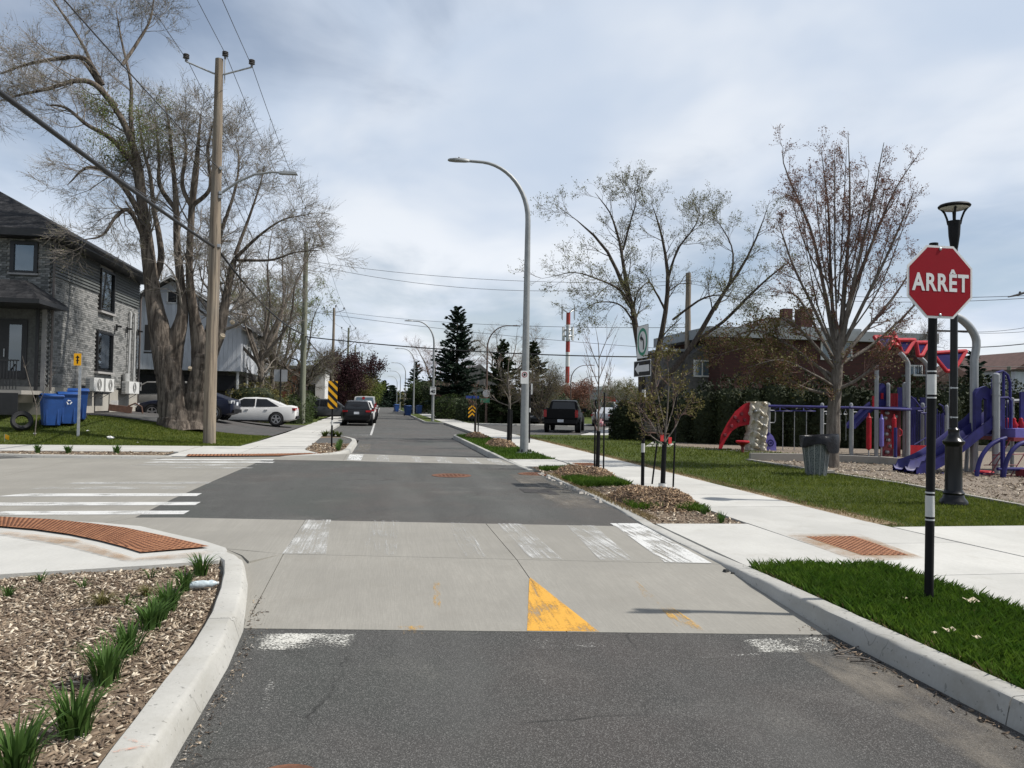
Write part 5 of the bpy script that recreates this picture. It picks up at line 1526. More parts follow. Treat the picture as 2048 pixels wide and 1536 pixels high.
ar = [(0, .14), (.065, .05), (.022, .05), (.022, -.02), (.06, -.02), (.022, -.06), (.022, -.14), (-.022, -.14), (-.022, -.06), (-.06, -.02), (-.022, -.02), (-.022, .05), (-.065, .05)]
MB().add([(x - .08, -.0365, z + zy) for x, z in ar], [tuple(range(len(ar)))]).build('arrow', 'sign_black', pan, local=True)
b = D(601, 800, 52); b[2] = .13
# ------------------------------------------------------------------ brick house on the left
XW, YF, YB_ = -12.2, 31.0, 41.6
ZG = 0.93
def WX(px, py):                      # photo pixel -> (Y, z) on the side wall plane
    d = ray(px, py); t = (XW) / d[0]
    p = CAMP + d * t
    return p[1], p[2]
mat('mortar', (0.36, 0.35, 0.33), .95, 0, .15, 20, .3, 60)
for i, c in enumerate([(0.225, 0.225, 0.218), (0.175, 0.178, 0.172), (0.115, 0.118, 0.114), (0.27, 0.268, 0.258)]):
    mat('brick_grey%d' % i, c, .9, 0, .22, 14, .5, 50, rand=.12)
mat('siding_dark', (0.075, 0.080, 0.076), .6, 0, .12, 4)
mat('trim_black', (0.014, 0.014, 0.015), .5, 0, .2, 5)
mat('soffit', (0.018, 0.018, 0.019), .6, 0, .2, 5)
mat('frame_black', (0.01, 0.01, 0.011), .4)
mat('sill_stone', (0.30, 0.29, 0.28), .8, 0, .12, 9)
mat('curtain', (0.55, 0.55, 0.52), .9, 0, .15, 3, stretch=(9, 9, .2))
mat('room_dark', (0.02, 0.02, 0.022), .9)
mat('downspout', (0.10, 0.085, 0.078), .5, 0, .1, 5)
mat('white_metal', (0.62, 0.62, 0.60), .4, 0, .07, 5)
mat('grill_dark', (0.06, 0.06, 0.06), .5)
mat('conduit', (0.42, 0.42, 0.41), .4, .3, .1, 5)
def shingles(name, a, b_):
    m, nt, b = new_mat(name)
    v = coords(nt)
    br = N(nt, 'ShaderNodeTexBrick'); nt.links.new(mapping(nt, v, (1, 1, 1)), br.inputs['Vector'])
    br.inputs['Scale'].default_value = 1.0; br.inputs['Brick Width'].default_value = .33; br.inputs['Row Height'].default_value = .145; br.inputs['Mortar Size'].default_value = .006
    br.inputs['Color1'].default_value = rgb(a); br.inputs['Color2'].default_value = rgb(b_); br.inputs['Mortar'].default_value = rgb(mul(a, .4))
    c = mixc(nt, mapr(nt, noise(nt, v, 3, 4, .6), .3, .7, 0, .6), br.outputs[0], rgb(mul(a, .8)))
    nt.links.new(c, b.inputs['Base Color']); b.inputs['Roughness'].default_value = .95; b.inputs['Specular IOR Level'].default_value = .2
    bump(nt, b, noise(nt, v, 90, 3, .7), .6, .01)
shingles('shingle_black', (0.022, 0.022, 0.024), (0.05, 0.05, 0.052))
shingles('shingle_grey', (0.10, 0.10, 0.10), (0.15, 0.145, 0.14))
def glass_mat(name, tint, fac):
    m, nt, b = new_mat(name)
    out = nt.nodes['Material Output']; nt.nodes.remove(b)
    tr = N(nt, 'ShaderNodeBsdfTransparent'); tr.inputs[0].default_value = rgb(tint)
    gl = N(nt, 'ShaderNodeBsdfGlossy'); gl.inputs['Roughness'].default_value = .03; gl.inputs[0].default_value = (.8, .88, .95, 1)
    fr = N(nt, 'ShaderNodeFresnel'); fr.inputs[0].default_value = 1.5
    f = math_n(nt, 'ADD', math_n(nt, 'MULTIPLY', fr.outputs[0], 1.6), fac, clamp=True)
    mx = N(nt, 'ShaderNodeMixShader')
    nt.links.new(f, mx.inputs[0]); nt.links.new(tr.outputs[0], mx.inputs[1]); nt.links.new(gl.outputs[0], mx.inputs[2]); nt.links.new(mx.outputs[0], out.inputs[0])
glass_mat('pane', (.55, .6, .6), .10)
glass_mat('pane_dark', (.12, .14, .14), .10)

H = thing('brick_house', 'two-storey grey brick house with dark siding and black roof', 'house', (XW, YF, ZG))
ZF, ZS, ZE = 1.98, 6.15, 7.45
XL = -24.0
# structural core
mb = MB()
mb.prism([(XW - .10, YF + .10), (XW - .10, YB_ - .1), (XL, YB_ - .1), (XL, YF + .10)], ZG - .4, ZE)
mb.build('wall', 'mortar', H)
MB().prism([(XW + .03, YF - .03), (XW + .03, YB_ + .03), (XW - .3, YB_ + .03), (XW - .3, YF + .2), (XL, YF + .2), (XL, YF - .03)], ZG - .5, ZF - .01).build('foundation', 'concrete_wall', H)
# openings on the side wall: (px box) -> Y0, Y1, z0, z1
def opening(x0, x1, y0, y1):
    a = WX(x0, (y0 + y1) / 2)[0]; b = WX(x1, (y0 + y1) / 2)[0]
    xm = (x0 + x1) / 2
    return a, b, WX(xm, y1)[1], WX(xm, y0)[1]
WA = opening(201, 229, 541, 625)
WB = opening(194, 225, 664, 744)
WC = opening(187, 217, 784, 826)
FRW = (-13.66, -12.72, 6.18, 7.36)       # upper front window X0,X1,z0,z1
DOOR = (-13.95, -12.95, 2.25, 4.55)      # recessed front door
# bricks
bw, bh, bj = .285, .075, .012
g = np.random.default_rng(5)
unit_b = {}
def brick_mesh(w, mi, axis):
    k = (round(w, 2), mi, axis)
    if k not in unit_b:
        mb = MB().box((0, 0, 0), (w, .055, bh) if axis == 'x' else (.055, w, bh))
        me = bpy.data.meshes.new('brick'); me.from_pydata(mb.verts(), [], mb.F); me.materials.append(MATS['brick_grey%d' % mi]); me.update()
        unit_b[k] = me
    return unit_b[k]
nb = 0
stuff = {i: MB() for i in range(4)}
def inside(u, z, r):
    return r[0] - .02 < u < r[1] + .02 and r[2] - .02 < z < r[3] + .02
z = ZF + bh / 2; row = 0
while z < ZE - .02:
    x = XW - (bw / 2 if row % 2 else bw) + .04
    while x > -14.6:
        ok = not inside(x, z, FRW) and not (z < 4.95 and x < -12.62)
        if ok:
            mi = int(g.choice(4, p=[.22, .36, .34, .08]))
            if nb < 300:
                o = bpy.data.objects.new('brick', brick_mesh(bw, mi, 'x')); COL.objects.link(o); o.parent = H
                o.location = (x - XW, .085 + g.normal() * .002, z - ZG); nb += 1
            else:
                stuff[mi].box((x, YF + .085, z), (bw, .055, bh))
        x -= bw + bj
    if z < ZS:
        y = YF + (.10 if row % 2 else .10 + bw / 2)
        while y < YB_ - .1:
            if not any(inside(y, z, r) for r in (WA, WB, WC)):
                mi = int(g.choice(4, p=[.38, .25, .10, .27]))  # paler mix than the front, this wall's sunlight put into the brick colours
                stuff[mi].box((XW - .085 + g.normal() * .002, y, z), (.055, bw, bh))
            y += bw + bj
    z += bh + bj; row += 1
for i, s in stuff.items():
    o = s.build('bricks', 'brick_grey%d' % i, H); o['kind'] = 'stuff'
# siding boards on the upper side wall
n = 10; sh = (ZE - ZS) / n
for k in range(n):
    z0 = ZS + k * sh
    mb = MB()
    for (ya, yb) in ((YF - .02, WA[0] - .03), (WA[1] + .03, YB_)) if WA[2] < z0 + sh else ((YF - .02, YB_),):
        mb.add([(XW - .03, ya, z0), (XW + .0, ya, z0 + .004), (XW - .05, ya, z0 + sh + .01), (XW - .03, yb, z0), (XW + .0, yb, z0 + .004), (XW - .05, yb, z0 + sh + .01)], [(0, 3, 4, 1), (1, 4, 5, 2), (0, 1, 2), (3, 5, 4)])
        mb.build('siding_board', 'siding_dark', H); mb = MB()
# windows
def window_side(r, curtain, sill=True):
    y0, y1, z0, z1 = r
    w = thing_part('window', H)
    f = .09
    mb = MB()
    X = XW - .02
    for (a, b, c, d) in ((y0, y0 + f, z0, z1), (y1 - f, y1, z0, z1), (y0 + f, y1 - f, z0, z0 + f), (y0 + f, y1 - f, z1 - f, z1)):
        mb.box((X, (a + b) / 2, (c + d) / 2), (.12, b - a, d - c))
    fr = mb.build('window', 'frame_black', H)
    MB().box((XW - .045, (y0 + y1) / 2, (z0 + z1) / 2), (.012, y1 - y0 - 2 * f, z1 - z0 - 2 * f)).build('pane', 'pane', fr)
    if curtain:
        k = 26
        yy = np.linspace(y0 + f, y0 + f + (y1 - y0 - 2 * f) * curtain, k)
        P = np.array([[(XW - .075 + .012 * math.sin(i * 1.9), y, zz) for zz in (z0 + f, z1 - f)] for i, y in enumerate(yy)])
        MB().grid(P).build('curtain', 'curtain', fr)
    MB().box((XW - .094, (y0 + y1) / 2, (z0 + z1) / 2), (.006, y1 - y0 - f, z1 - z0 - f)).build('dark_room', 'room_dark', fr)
    if sill:
        MB().box((XW + .02, (y0 + y1) / 2, z0 - .05), (.16, y1 - y0 + .16, .09)).build('sill', 'sill_stone', fr)
def thing_part(n, p): return None
window_side(WA, .8); window_side(WB, 1.0); window_side(WC, .9, False)
x0, x1, z0, z1 = FRW
mb = MB()
for (a, b, c, d) in ((x0, x0 + .13, z0, z1), (x1 - .13, x1, z0, z1), (x0 + .13, x1 - .13, z0, z0 + .08), (x0 + .13, x1 - .13, z1 - .12, z1)):
    mb.box(((a + b) / 2, YF + .06, (c + d) / 2), (b - a, .12, d - c))
fr = mb.build('window', 'frame_black', H)
MB().box(((x0 + x1) / 2, YF + .075, (z0 + z1) / 2), (x1 - x0 - .24, .012, z1 - z0 - .2)).build('pane', 'pane', fr)
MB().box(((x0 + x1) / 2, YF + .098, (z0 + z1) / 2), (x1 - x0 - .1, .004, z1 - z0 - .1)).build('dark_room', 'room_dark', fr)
MB().box(((x0 + x1) / 2, YF + .03, z0 - .04), (x1 - x0 + .1, .14, .07)).build('sill', 'sill_stone', fr)
# porch front: dark recess wall, door, column, stair rail
MB().box((-15.2, YF + .06, 3.45), (5.1, .05, 2.95)).build('porch_wall', 'brick_grey2', H)
for k in range(5):
    for j in range(30):
        pass
dr = MB().box((-13.45, YF + .02, 3.35), (.95, .06, 2.2)).build('door', 'trim_black', H)
MB().box((-13.36, YF - .015, 3.4), (.42, .015, 1.7)).build('door_glass', 'pane_dark', dr)
MB().box((-13.72, YF - .03, 3.2), (.03, .05, .3)).build('handle', 'galv', dr)
MB().box((-12.53, YF - .25, 3.2), (.10, .10, 3.6)).build('porch_post', 'trim_black', H)
MB().box((-12.38, YF - .02, 3.2), (.16, .10, 3.45)).build('corner_pier', 'sill_stone', H)
# porch canopy
def hip(name, m, x0, x1, y0, y1, z0, z1, inset, parent, slab=.14, fm='trim_black', ymid=None):
    mb = MB()
    cx0, cx1 = x0 + inset, x1 - inset
    cy0, cy1 = y0 + inset, y1 - inset
    b = [(x0, y0, z0), (x1, y0, z0), (x1, y1, z0), (x0, y1, z0)]
    t = [(cx0, cy0, z1), (cx1, cy0, z1), (cx1, cy1, z1), (cx0, cy1, z1)]
    mb.add(b + t, [(0, 1, 5, 4), (1, 2, 6, 5), (2, 3, 7, 6), (3, 0, 4, 7), (4, 5, 6, 7)])
    o = mb.build(name, m, parent)
    MB().prism([p[:2] for p in b], z0 - slab, z0 - .004).build('fascia', fm, o)
    return o
hip('roof', 'shingle_black', XL - .6, XW + .62, YF - .62, YB_ + .6, 7.72, 10.3, 4.6, H, .26)
hip('porch_roof', 'shingle_black', XL, -11.75, YF - 2.1, YF + .4, 5.0, 5.75, .9, H, .16)
MB().tube([(XW + .06, YF + .02, 7.4), (XW + .06, YF + .02, ZG + .9)], .045, 8).build('downspout', 'downspout', H)
MB().tube([(XW + .35, YB_ - .1, 7.5), (XW + .06, YB_ - .1, 6.6), (XW + .06, YB_ - .1, ZG)], .045, 8).build('downspout', 'downspout', H)
MB().tube([(XW + .72, YF - .6, 7.6), (XW + .72, YB_ + .5, 7.6)], .06, 8).build('gutter', 'trim_black', H)
for px, py in ((232, 655), (253, 660), (275, 665)):
    y, z = WX(px, py)
    mb = MB().box((XW + .03, y, z), (.06, .12, .30)); mb.box((XW + .14, y, z + .05), (.2, .1, .08)); mb.build('wall_lamp', 'trim_black', H)
def wallbox(name, px0, px1, py0, py1, dep, m, rnd=False):
    y0, y1 = WX(px0, (py0 + py1) / 2)[0], WX(px1, (py0 + py1) / 2)[0]
    z1, z0 = WX((px0 + px1) / 2, py0)[1], WX((px0 + px1) / 2, py1)[1]
    return y0, y1, z0, z1
for (xa, ya, xb, yb) in ((259, 625, 254, 748), (268, 628, 264, 768)):
    y0, z0 = WX(xa, ya); y1, z1 = WX(xb, yb)
    MB().tube([(XW - .02, y0 + .15, z0 + .05), (XW + .06, y0, z0), (XW + .06, y1, z1)], .05, 10).build('conduit', 'conduit', H, smooth=40)
y0, z0 = WX(246, 756)
MB().lathe([(.16, -.22), (.16, .22)], (XW + .14, y0, z0), 14).build('transformer_can', 'conduit', H, smooth=40)
for k in range(4):
    y0, z0 = WX(257 + k * 6, 773)
    mb = MB().box((XW + .08, y0, z0), (.14, .24, .42)); mb.lathe([(.09, 0), (.09, -.1)], (XW + .15, y0, z0 + .06), 12, axis='x'); mb.build('electric_meter', 'conduit', H)
GA = 'air conditioner units on the brick wall'
for k, (a, b, c, d_, l) in enumerate([(160, 183, 755, 782, 'white air conditioner nearest the blue bins'), (185, 204, 757, 783, 'middle white air conditioner on the brick wall'), (234, 257, 763, 787, 'white air conditioner beside the electric meters')]):
    y0, y1 = WX(a, 770)[0], WX(b, 770)[0]; z1, z0 = WX((a + b) / 2, c)[1], WX((a + b) / 2, d_)[1]
    t = thing('air_conditioner', l, 'air conditioner', (XW + .35, (y0 + y1) / 2, z0), group=GA)
    w, hh = max(.8, (y1 - y0) * .92), z1 - z0
    MB().box((0, 0, hh / 2), (.32, w, hh)).build('casing', 'white_metal', t, local=True)
    mb = MB()
    for q in range(7):
        mb.box((-.1 + .0 * q, -w / 2 - .004, .06 + q * hh / 8), (.22, .008, .02))
    for q in range(6):
        pass
    mb.build('side_louvres', 'grill_dark', t, local=True)['kind'] = 'stuff'
    mb = MB()
    for r0 in (.08, .13, .18, .225):
        mb.lathe([(r0, .163), (r0 + .012, .170), (r0 + .024, .163)], (0, .06, hh / 2), 24, axis='x', caps=False)
    v = [np.c_[-q[:, 0] * -1, q[:, 1], q[:, 2]] for q in mb.V]; mb.V = v
    mb.build('fan_grille', 'grill_dark', t, local=True)
    for sy in (-1, 1):
        mb = MB().tube([(-.33, sy * w * .3, -.02), (.15, sy * w * .3, -.02)], .016, 6); mb.tube([(-.33, sy * w * .3, -.32), (.12, sy * w * .3, -.03)], .014, 6); mb.build('bracket', 'galv', t, local=True)
# porch steps rail and skirt
GRL = H
MB().box((-13.6, YF - .95, 1.75), (2.5, 1.7, .14)).build('porch_deck', 'concrete_old', H)
for k in range(13):
    MB().box((-13.75 + k * .1, YF - 1.75, 2.35), (.022, .022, 1.0)).build('baluster', 'trim_black', H)
MB().box((-13.15, YF - 1.75, 2.86), (1.35, .05, .05)).build('handrail', 'trim_black', H)
MB().box((-13.4, YF - 1.8, 1.35), (1.9, .05, .75)).build('porch_skirt', 'trim_black', H)
for k in range(6):
    MB().box((-14.05, YF - 2.6 - .0 * k, .9), (.05, .05, 1.3)).build('skirt_post', 'trim_black', H) if k == 0 else None
MB().tube([(-14.1, YF - 1.8, 2.85), (-15.2, YF - 2.6, 1.7)], .03, 6).build('stair_rail', 'trim_black', H)
for k in range(9):
    MB().box((-14.1 - k * .115, YF - 1.86 - k * .083, 2.05 - .118 * k + .3), (.02, .02, 1.0)).build('baluster', 'trim_black', H)

# ------------------------------------------------------------------ bins, tyre, junk by the house
mat('bin_blue', (0.010, 0.055, 0.21), .45, 0, .1, 5)
mat('rubber', (0.015, 0.015, 0.016), .8, 0, .2, 12)
def wheelie(lab, p, rz, logo=True, name='recycling_bin', m='bin_blue', group=None, hgt=1.08):
    t = thing(name, lab, 'bin', p, rz, group)
    k = hgt / 1.08
    mb = MB()
    prof = []
    for z, w, d_ in ((.05, .46, .60), (.25, .50, .64), (.9, .58, .76), (.98, .60, .80)):
        prof.append([(sx * w / 2 * k, sy * d_ / 2 * k, z * k) for sx, sy in ((-1, -1), (1, -1), (1, 1), (-1, 1), (-1, -1))])
    mb.grid(np.array(prof)); mb.F.append((0, 1, 2, 3)); mb.MI.append(0)
    mb.build('body', m, t, local=True)
    P = []
    for y, z in ((-.43, 1.0), (-.40, 1.035), (-.1, 1.085), (.2, 1.08), (.42, 1.03), (.43, .99)):
        P.append([(-.32 * k, y * k, z * k - .02), (-.29 * k, y * k, z * k), (.29 * k, y * k, z * k), (.32 * k, y * k, z * k - .02)])
    mb = MB().grid(np.array(P), flip=True); mb.build('lid', m, t, local=True, smooth=50)
    MB().box((0, 0, .985 * k), (.655 * k, .84 * k, .03)).build('rim', m, t, local=True)
    for sx in (-1, 1):
        MB().lathe([(.11, -.03), (.11, .03)], (sx * .26 * k, .34 * k, .11), 14, axis='x').build('wheel', 'rubber', t, local=True)
        MB().box((sx * .16 * k, -.335 * k, .45 * k), (.05, .03, .7 * k)).build('rib', m, t, local=True)
    MB().tube([(-.25, .46 * k, .99 * k), (.25, .46 * k, .99 * k)], .018, 8).build('handle', m, t, local=True)
    if logo:
        mb = MB()
        for a in (90, 210, 330):
            ca, sa = math.cos(R(a)), math.sin(R(a))
            pts = [(math.cos(R(a + o)) * r, math.sin(R(a + o)) * r) for o, r in ((-42, .055), (20, .055), (20, .035), (52, .068), (20, .10), (20, .082), (-42, .085))]
            mb.add([(x, -.395 * k, .74 * k + z) for x, z in pts], [(0, 1, 5, 6), (2, 3, 4)])
        mb.build('recycling_mark', 'sign_white', t, local=True)
    return t
GB = 'blue recycling bins'
def on_lawn(px, py, z0=.6):
    z = z0
    for _ in range(12):
        p = G(px, py, z); z = .6 * z + .4 * float(hz(p[0], p[1]))
    p = G(px, py, z); return p
def at_lawn(px, Y):
    d = ray(px, 800); x = d[0] / d[1] * Y
    return np.array([x, Y, float(hz(x, Y))])
for px, Y, rz, l, hh in ((103, 28.6, .5, 'blue recycling bin nearest the black porch', 1.12), (136, 28.9, .45, 'middle blue recycling bin with a white recycling mark', 1.14), (156, 29.6, .35, 'blue recycling bin nearest the air conditioners', 1.14)):
    wheelie(l, at_lawn(px, Y), rz, hgt=hh, group=GB, logo=px > 110)
p = at_lawn(45, 28.0)
t = thing('old_tyre', 'old black tyre leaning against the porch foot', 'tyre', p, .45)
mb = MB().lathe([(.19, -.10), (.29, -.11), (.33, -.06), (.33, .06), (.29, .11), (.19, .10), (.19, -.10)], (0, 0, 0), 26, axis='y', caps=False)
ca, sa = math.cos(-.3), math.sin(-.3)
mb.V = [np.c_[q[:, 0], q[:, 1] * ca - q[:, 2] * sa, q[:, 1] * sa + q[:, 2] * ca + .33] for q in mb.V]
mb.build('rubber_ring', 'rubber', t, local=True, smooth=50)
p = at_lawn(250, 37.0)
t = thing('planter_log', 'brown wooden junk chair lying by the brick wall', 'junk', (-11.3, 36.2, float(hz(-11.3, 36.2))), .2)
mat('brown_wood', (0.09, 0.045, 0.03), .7, 0, .25, 8)
MB().box((0, 0, .2), (.9, .5, .28), ry=.12).build('seat', 'brown_wood', t, local=True)
MB().tube([(.3, -.2, .3), (.6, -.2, .45), (.85, -.2, .3), (.9, -.2, .0)], .035, 8).build('armrest', 'brown_wood', t, local=True)
MB().box((-.25, 0, .46), (.28, .22, .2)).build('white_tub', 'white_metal', t, local=True)
for px, Y, l, sz in ((223, 27.3, 'white crumpled litter on the left lawn below the house', .11), (177, 28.2, 'tiny white scrap on the lawn below the blue bins', .05), (278, 26.6, 'tiny white scrap near the lawn edge under the tree', .05), (72, 27.6, 'small white scrap on the lawn below the tyre', .05)):
    p = at_lawn(px, Y)
    g2 = np.random.default_rng(int(px))
    mb = MB().lathe([(sz * .5, 0), (sz, sz * .3), (sz * .8, sz * .6), (sz * .2, sz * .8)], p, 8)
    mb.V = [v + g2.normal(size=v.shape) * sz * .15 for v in mb.V]
    tag(mb.build('litter', 'white_metal'), l, 'litter')
p = at_lawn(12, 26.4)
t = thing('marker_flag', 'tiny yellow marker flag stuck in the lawn at the left edge', 'flag', p)
MB().tube([(0, 0, 0), (0, 0, .25)], .006, 5).build('stick', 'galv', t, local=True)
MB().plate([(0, 0, .25), (.14, -.03, .2), (.12, 0, .06), (0, 0, .12)], .004, (0, 1, 0)).build('flag', 'sign_yellow', t, local=True)
p = at_lawn(72, 27.4)
tree('sapling', 'thin bare sapling beside the black porch', p, [([p, p + [.02, 0, .9], p + [-.25, .1, 1.7], p + [-.5, .1, 2.6]], [.02, .015, .01, .005]), ([p + [.02, 0, .9], p + [.3, 0, 1.6], p + [.6, 0, 2.3]], [.012, .009, .004])], [dict(n=4, ln=(.2, .6), ang=(20, 50), k=4, wig=.15, rr=.6, rmin=.004)], ('bark_pale', 'twig_grey'), seed=8, sides=6)
# black mailbox-like frame beside the minivan
t = thing('gate_frame', 'black metal gate frame between the brick house and the silver minivan', 'gate', (-11.4, 41.3, float(hz(-11.4, 41.3))))
MB().box((.35, 0, 1.5), (.09, .09, 3.0)).build('post', 'trim_black', t, local=True)
MB().box((-.05, 0, 3.0), (.85, .09, .09)).build('top_rail', 'trim_black', t, local=True)
MB().box((-.3, 0, 3.75), (.3, .1, 1.3)).build('shutter', 'trim_black', t, local=True)

# ------------------------------------------------------------------ grey timber house behind
mat('board_grey', (0.47, 0.49, 0.52), .7, 0, .10, 3, rand=.07, stretch=(1, 1, .3))
mat('trim_white', (0.60, 0.60, 0.58), .6, 0, .05, 3)
mat('stone_dark', (0.10, 0.095, 0.09), .9, 0, .3, 6)
T = thing('timber_house', 'pale grey board-clad house with a gable behind the trees', 'house', (-11, 48, .5))
Y0, Y1, XR, XLs = 48.0, 59.5, -8.35, -17.0
zb, ze, za = 3.3, 6.15, 8.65
XA_ = -12.3
MB().prism([(XR - .06, Y0 + .06), (XR - .06, Y1), (XLs, Y1), (XLs, Y0 + .06)], zb, ze - .15).build('wall', 'board_grey', T)
MB().prism([(XR - .9, Y0 + 1.0), (XR - .9, Y1), (XLs, Y1), (XLs, Y0 + 1.0)], -.2, zb).build('basement', 'stone_dark', T)
def roofz(x):
    return za - abs(x - XA_) * (za - ze) / (XR + .0 - XA_)
x = XR - .125
while x > -15.5:
    MB().prism([(x - .12, Y0), (x + .12, Y0), (x + .12, Y0 + .05), (x - .12, Y0 + .05)], zb, [roofz(x - .12) - .08, roofz(x + .12) - .08, roofz(x + .12) - .08, roofz(x - .12) - .08]).build('board', 'board_grey', T)
    x -= .25
y = Y0 + .2
while y < Y1:
    MB().box((XR - .03, y, (zb + ze) / 2 - .05), (.05, .23, ze - zb - .1)).build('board', 'board_grey', T)
    y += .25
sl = (za - ze) / (XR - XA_)
for sx in (1, -1):
    e = XA_ + sx * (XR - XA_ + .6); ez = za - (XR - XA_ + .6) * sl
    mb = MB(); mb.plate([(XA_, Y0 - .5, za), (e, Y0 - .5, ez), (e, Y1 + .5, ez), (XA_, Y1 + .5, za)], .18, (0, 0, 1)); mb.build('roof', 'shingle_grey', T)
    MB().beam((XA_, Y0 - .53, za + .06), (e, Y0 - .53, ez + .06), .05, .24, up=(0, 1, 0)).build('bargeboard', 'trim_white', T)
def t_window(c, w, h, axis, nx, nz):
    mb = MB()
    th = .06
    def bx(u, z, du, dz):
        if axis == 'x': mb.box((c[0] + u, c[1] - .03, c[2] + z), (du, th, dz))
        else: mb.box((c[0] + .03, c[1] + u, c[2] + z), (th, du, dz))
    for s in (-1, 1):
        bx(s * w / 2, 0, .07, h + .07); bx(0, s * h / 2, w, .07)
    for i in range(1, nx): bx(-w / 2 + w * i / nx, 0, .035, h)
    for i in range(1, nz): bx(0, -h / 2 + h * i / nz, w, .035)
    f = mb.build('window', 'trim_white', T)
    (MB().box((c[0], c[1] - .012, c[2]), (w, .02, h)) if axis == 'x' else MB().box((c[0] + .012, c[1], c[2]), (.02, w, h))).build('pane', 'pane_dark', f)
t_window((XA_, Y0, 7.6), .55, .7, 'x', 1, 1)
t_window((XR, 50.6, 5.1), 1.5, 1.25, 'y', 3, 3)
t_window((XR, 55.4, 5.1), 2.6, 1.3, 'y', 5, 3)
for yy in (Y0 + .3, 51.5, 55):
    MB().box((XR - .2, yy, 1.9), (.12, .12, 2.9)).build('support_post', 'trim_white', T)
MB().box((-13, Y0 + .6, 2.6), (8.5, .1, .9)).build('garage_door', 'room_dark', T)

# ------------------------------------------------------------------ distant left buildings and stone wall
t = thing('brick_building', 'orange brick house glimpsed behind the greenish pole', 'house', (-8, 72, 0))
mat('brick_orange', (0.30, 0.10, 0.055), .9, 0, .2, 9)
MB().box((-8.2, 74, 2.2), (2.6, 6, 4.4)).build('wall', 'brick_orange', t)
MB().box((-6.2, 76, 2.4), (2.0, 6, 4.0)).build('white_wing', 'trim_white', t)
MB().prism([(-10, 70.5), (-5, 70.5), (-5, 80), (-10, 80)], 4.4, 4.7).build('roof', 'shingle_grey', t)
MB().box((-6.4, 72.97, 2.6), (.7, .05, 1.1)).build('window', 'pane_dark', t)
GWL = thing('stone_wall', 'low stacked grey stone wall behind the minivan', 'wall', (-11, 46, .5))
g = np.random.default_rng(77)
for r_ in range(6):
    x = -14.0
    while x < -9.0:
        w = .3 + .35 * g.random()
        MB().box((x + w / 2, 46.2 + g.normal() * .02, .7 + r_ * .19), (w - .03, .3, .17)).build('stone', 'concrete_old' if g.random() < .5 else 'stone_dark', GWL)
        x += w

# ------------------------------------------------------------------ hedge helper: clumps of small leaf faces
def leafy(name, lab, boxes, n, size, m, cat='hedge', seed=0, core='leaf_cedar', group=None, asp=.55, up=.0, lump=.25, zf=None, stem=True):
    """boxes: list of (cx, cy, z0, rx, ry, h, rz) rounded masses"""
    g = np.random.default_rng(seed)
    b0 = boxes[0]
    t = thing(name, lab, cat, (b0[0], b0[1], b0[2]), group=group)
    C = []
    tot = sum(b[3] * b[4] * 0 + (b[3] + b[4]) * b[5] + b[3] * b[4] for b in boxes)
    cm = MB()
    for (cx, cy, z0, rx, ry, h, rz) in boxes:
        k = int(n * ((rx + ry) * h + rx * ry) / tot) + 1
        d = unit(g.normal(size=(k, 3))); d[:, 2] = np.abs(d[:, 2]) * 1.0
        e = 2.6
        nrm = (np.abs(d[:, 0]) ** e + np.abs(d[:, 1]) ** e + np.abs(d[:, 2]) ** e) ** (1 / e)
        p = d / nrm[:, None]
        lo = np.sin(p[:, 0] * 7 * rx + seed) * np.cos(p[:, 1] * 6 * ry + 1.3) * np.sin(p[:, 2] * 5 * h + .5)
        rad = 1 - .35 * g.random(k) ** 2.2 + lump * .35 * lo
        p = p * rad[:, None]
        x, y = p[:, 0] * rx, p[:, 1] * ry
        zz = z0 + p[:, 2] * h * .98
        # lower part: fill sides down to the ground
        low = g.random(k) < .45
        zz = np.where(low, z0 + g.random(k) * h * .8, zz)
        ca, sa = math.cos(rz), math.sin(rz)
        C.append(np.c_[cx + x * ca - y * sa, cy + x * sa + y * ca, zz])
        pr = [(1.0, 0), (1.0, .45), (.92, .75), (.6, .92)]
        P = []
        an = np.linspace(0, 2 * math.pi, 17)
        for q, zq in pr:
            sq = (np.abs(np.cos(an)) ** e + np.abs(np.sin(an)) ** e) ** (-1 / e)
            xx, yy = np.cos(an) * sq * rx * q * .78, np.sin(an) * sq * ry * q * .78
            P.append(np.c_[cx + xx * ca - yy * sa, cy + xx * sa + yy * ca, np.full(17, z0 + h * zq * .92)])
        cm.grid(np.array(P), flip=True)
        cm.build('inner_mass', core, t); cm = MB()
    C = np.concatenate(C)
    if zf is not None:
        C[:, 2] = zf(C)
    V, F = quads_at(g, C, size, asp)
    raw_mesh('foliage', V, F, 4, m, t)
    return t
GH = 'shrubs along the left driveway'
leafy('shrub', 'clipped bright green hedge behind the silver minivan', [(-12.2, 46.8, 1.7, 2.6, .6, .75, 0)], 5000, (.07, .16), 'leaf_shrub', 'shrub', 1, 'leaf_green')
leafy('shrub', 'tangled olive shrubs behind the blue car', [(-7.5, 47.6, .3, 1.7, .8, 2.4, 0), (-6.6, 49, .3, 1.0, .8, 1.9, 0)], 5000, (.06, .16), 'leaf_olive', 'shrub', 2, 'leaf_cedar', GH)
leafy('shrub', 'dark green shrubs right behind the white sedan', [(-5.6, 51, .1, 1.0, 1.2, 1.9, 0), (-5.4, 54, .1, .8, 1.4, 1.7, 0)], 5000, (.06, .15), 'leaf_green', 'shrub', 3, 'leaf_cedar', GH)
leafy('shrub', 'green shrubs lining the far left sidewalk', [(-6.4, 66, .1, 1.2, 4.5, 2.4, 0), (-6.2, 76, .1, 1.2, 3.5, 2.3, 0)], 6000, (.1, .24), 'leaf_green', 'shrub', 4, 'leaf_cedar', GH)
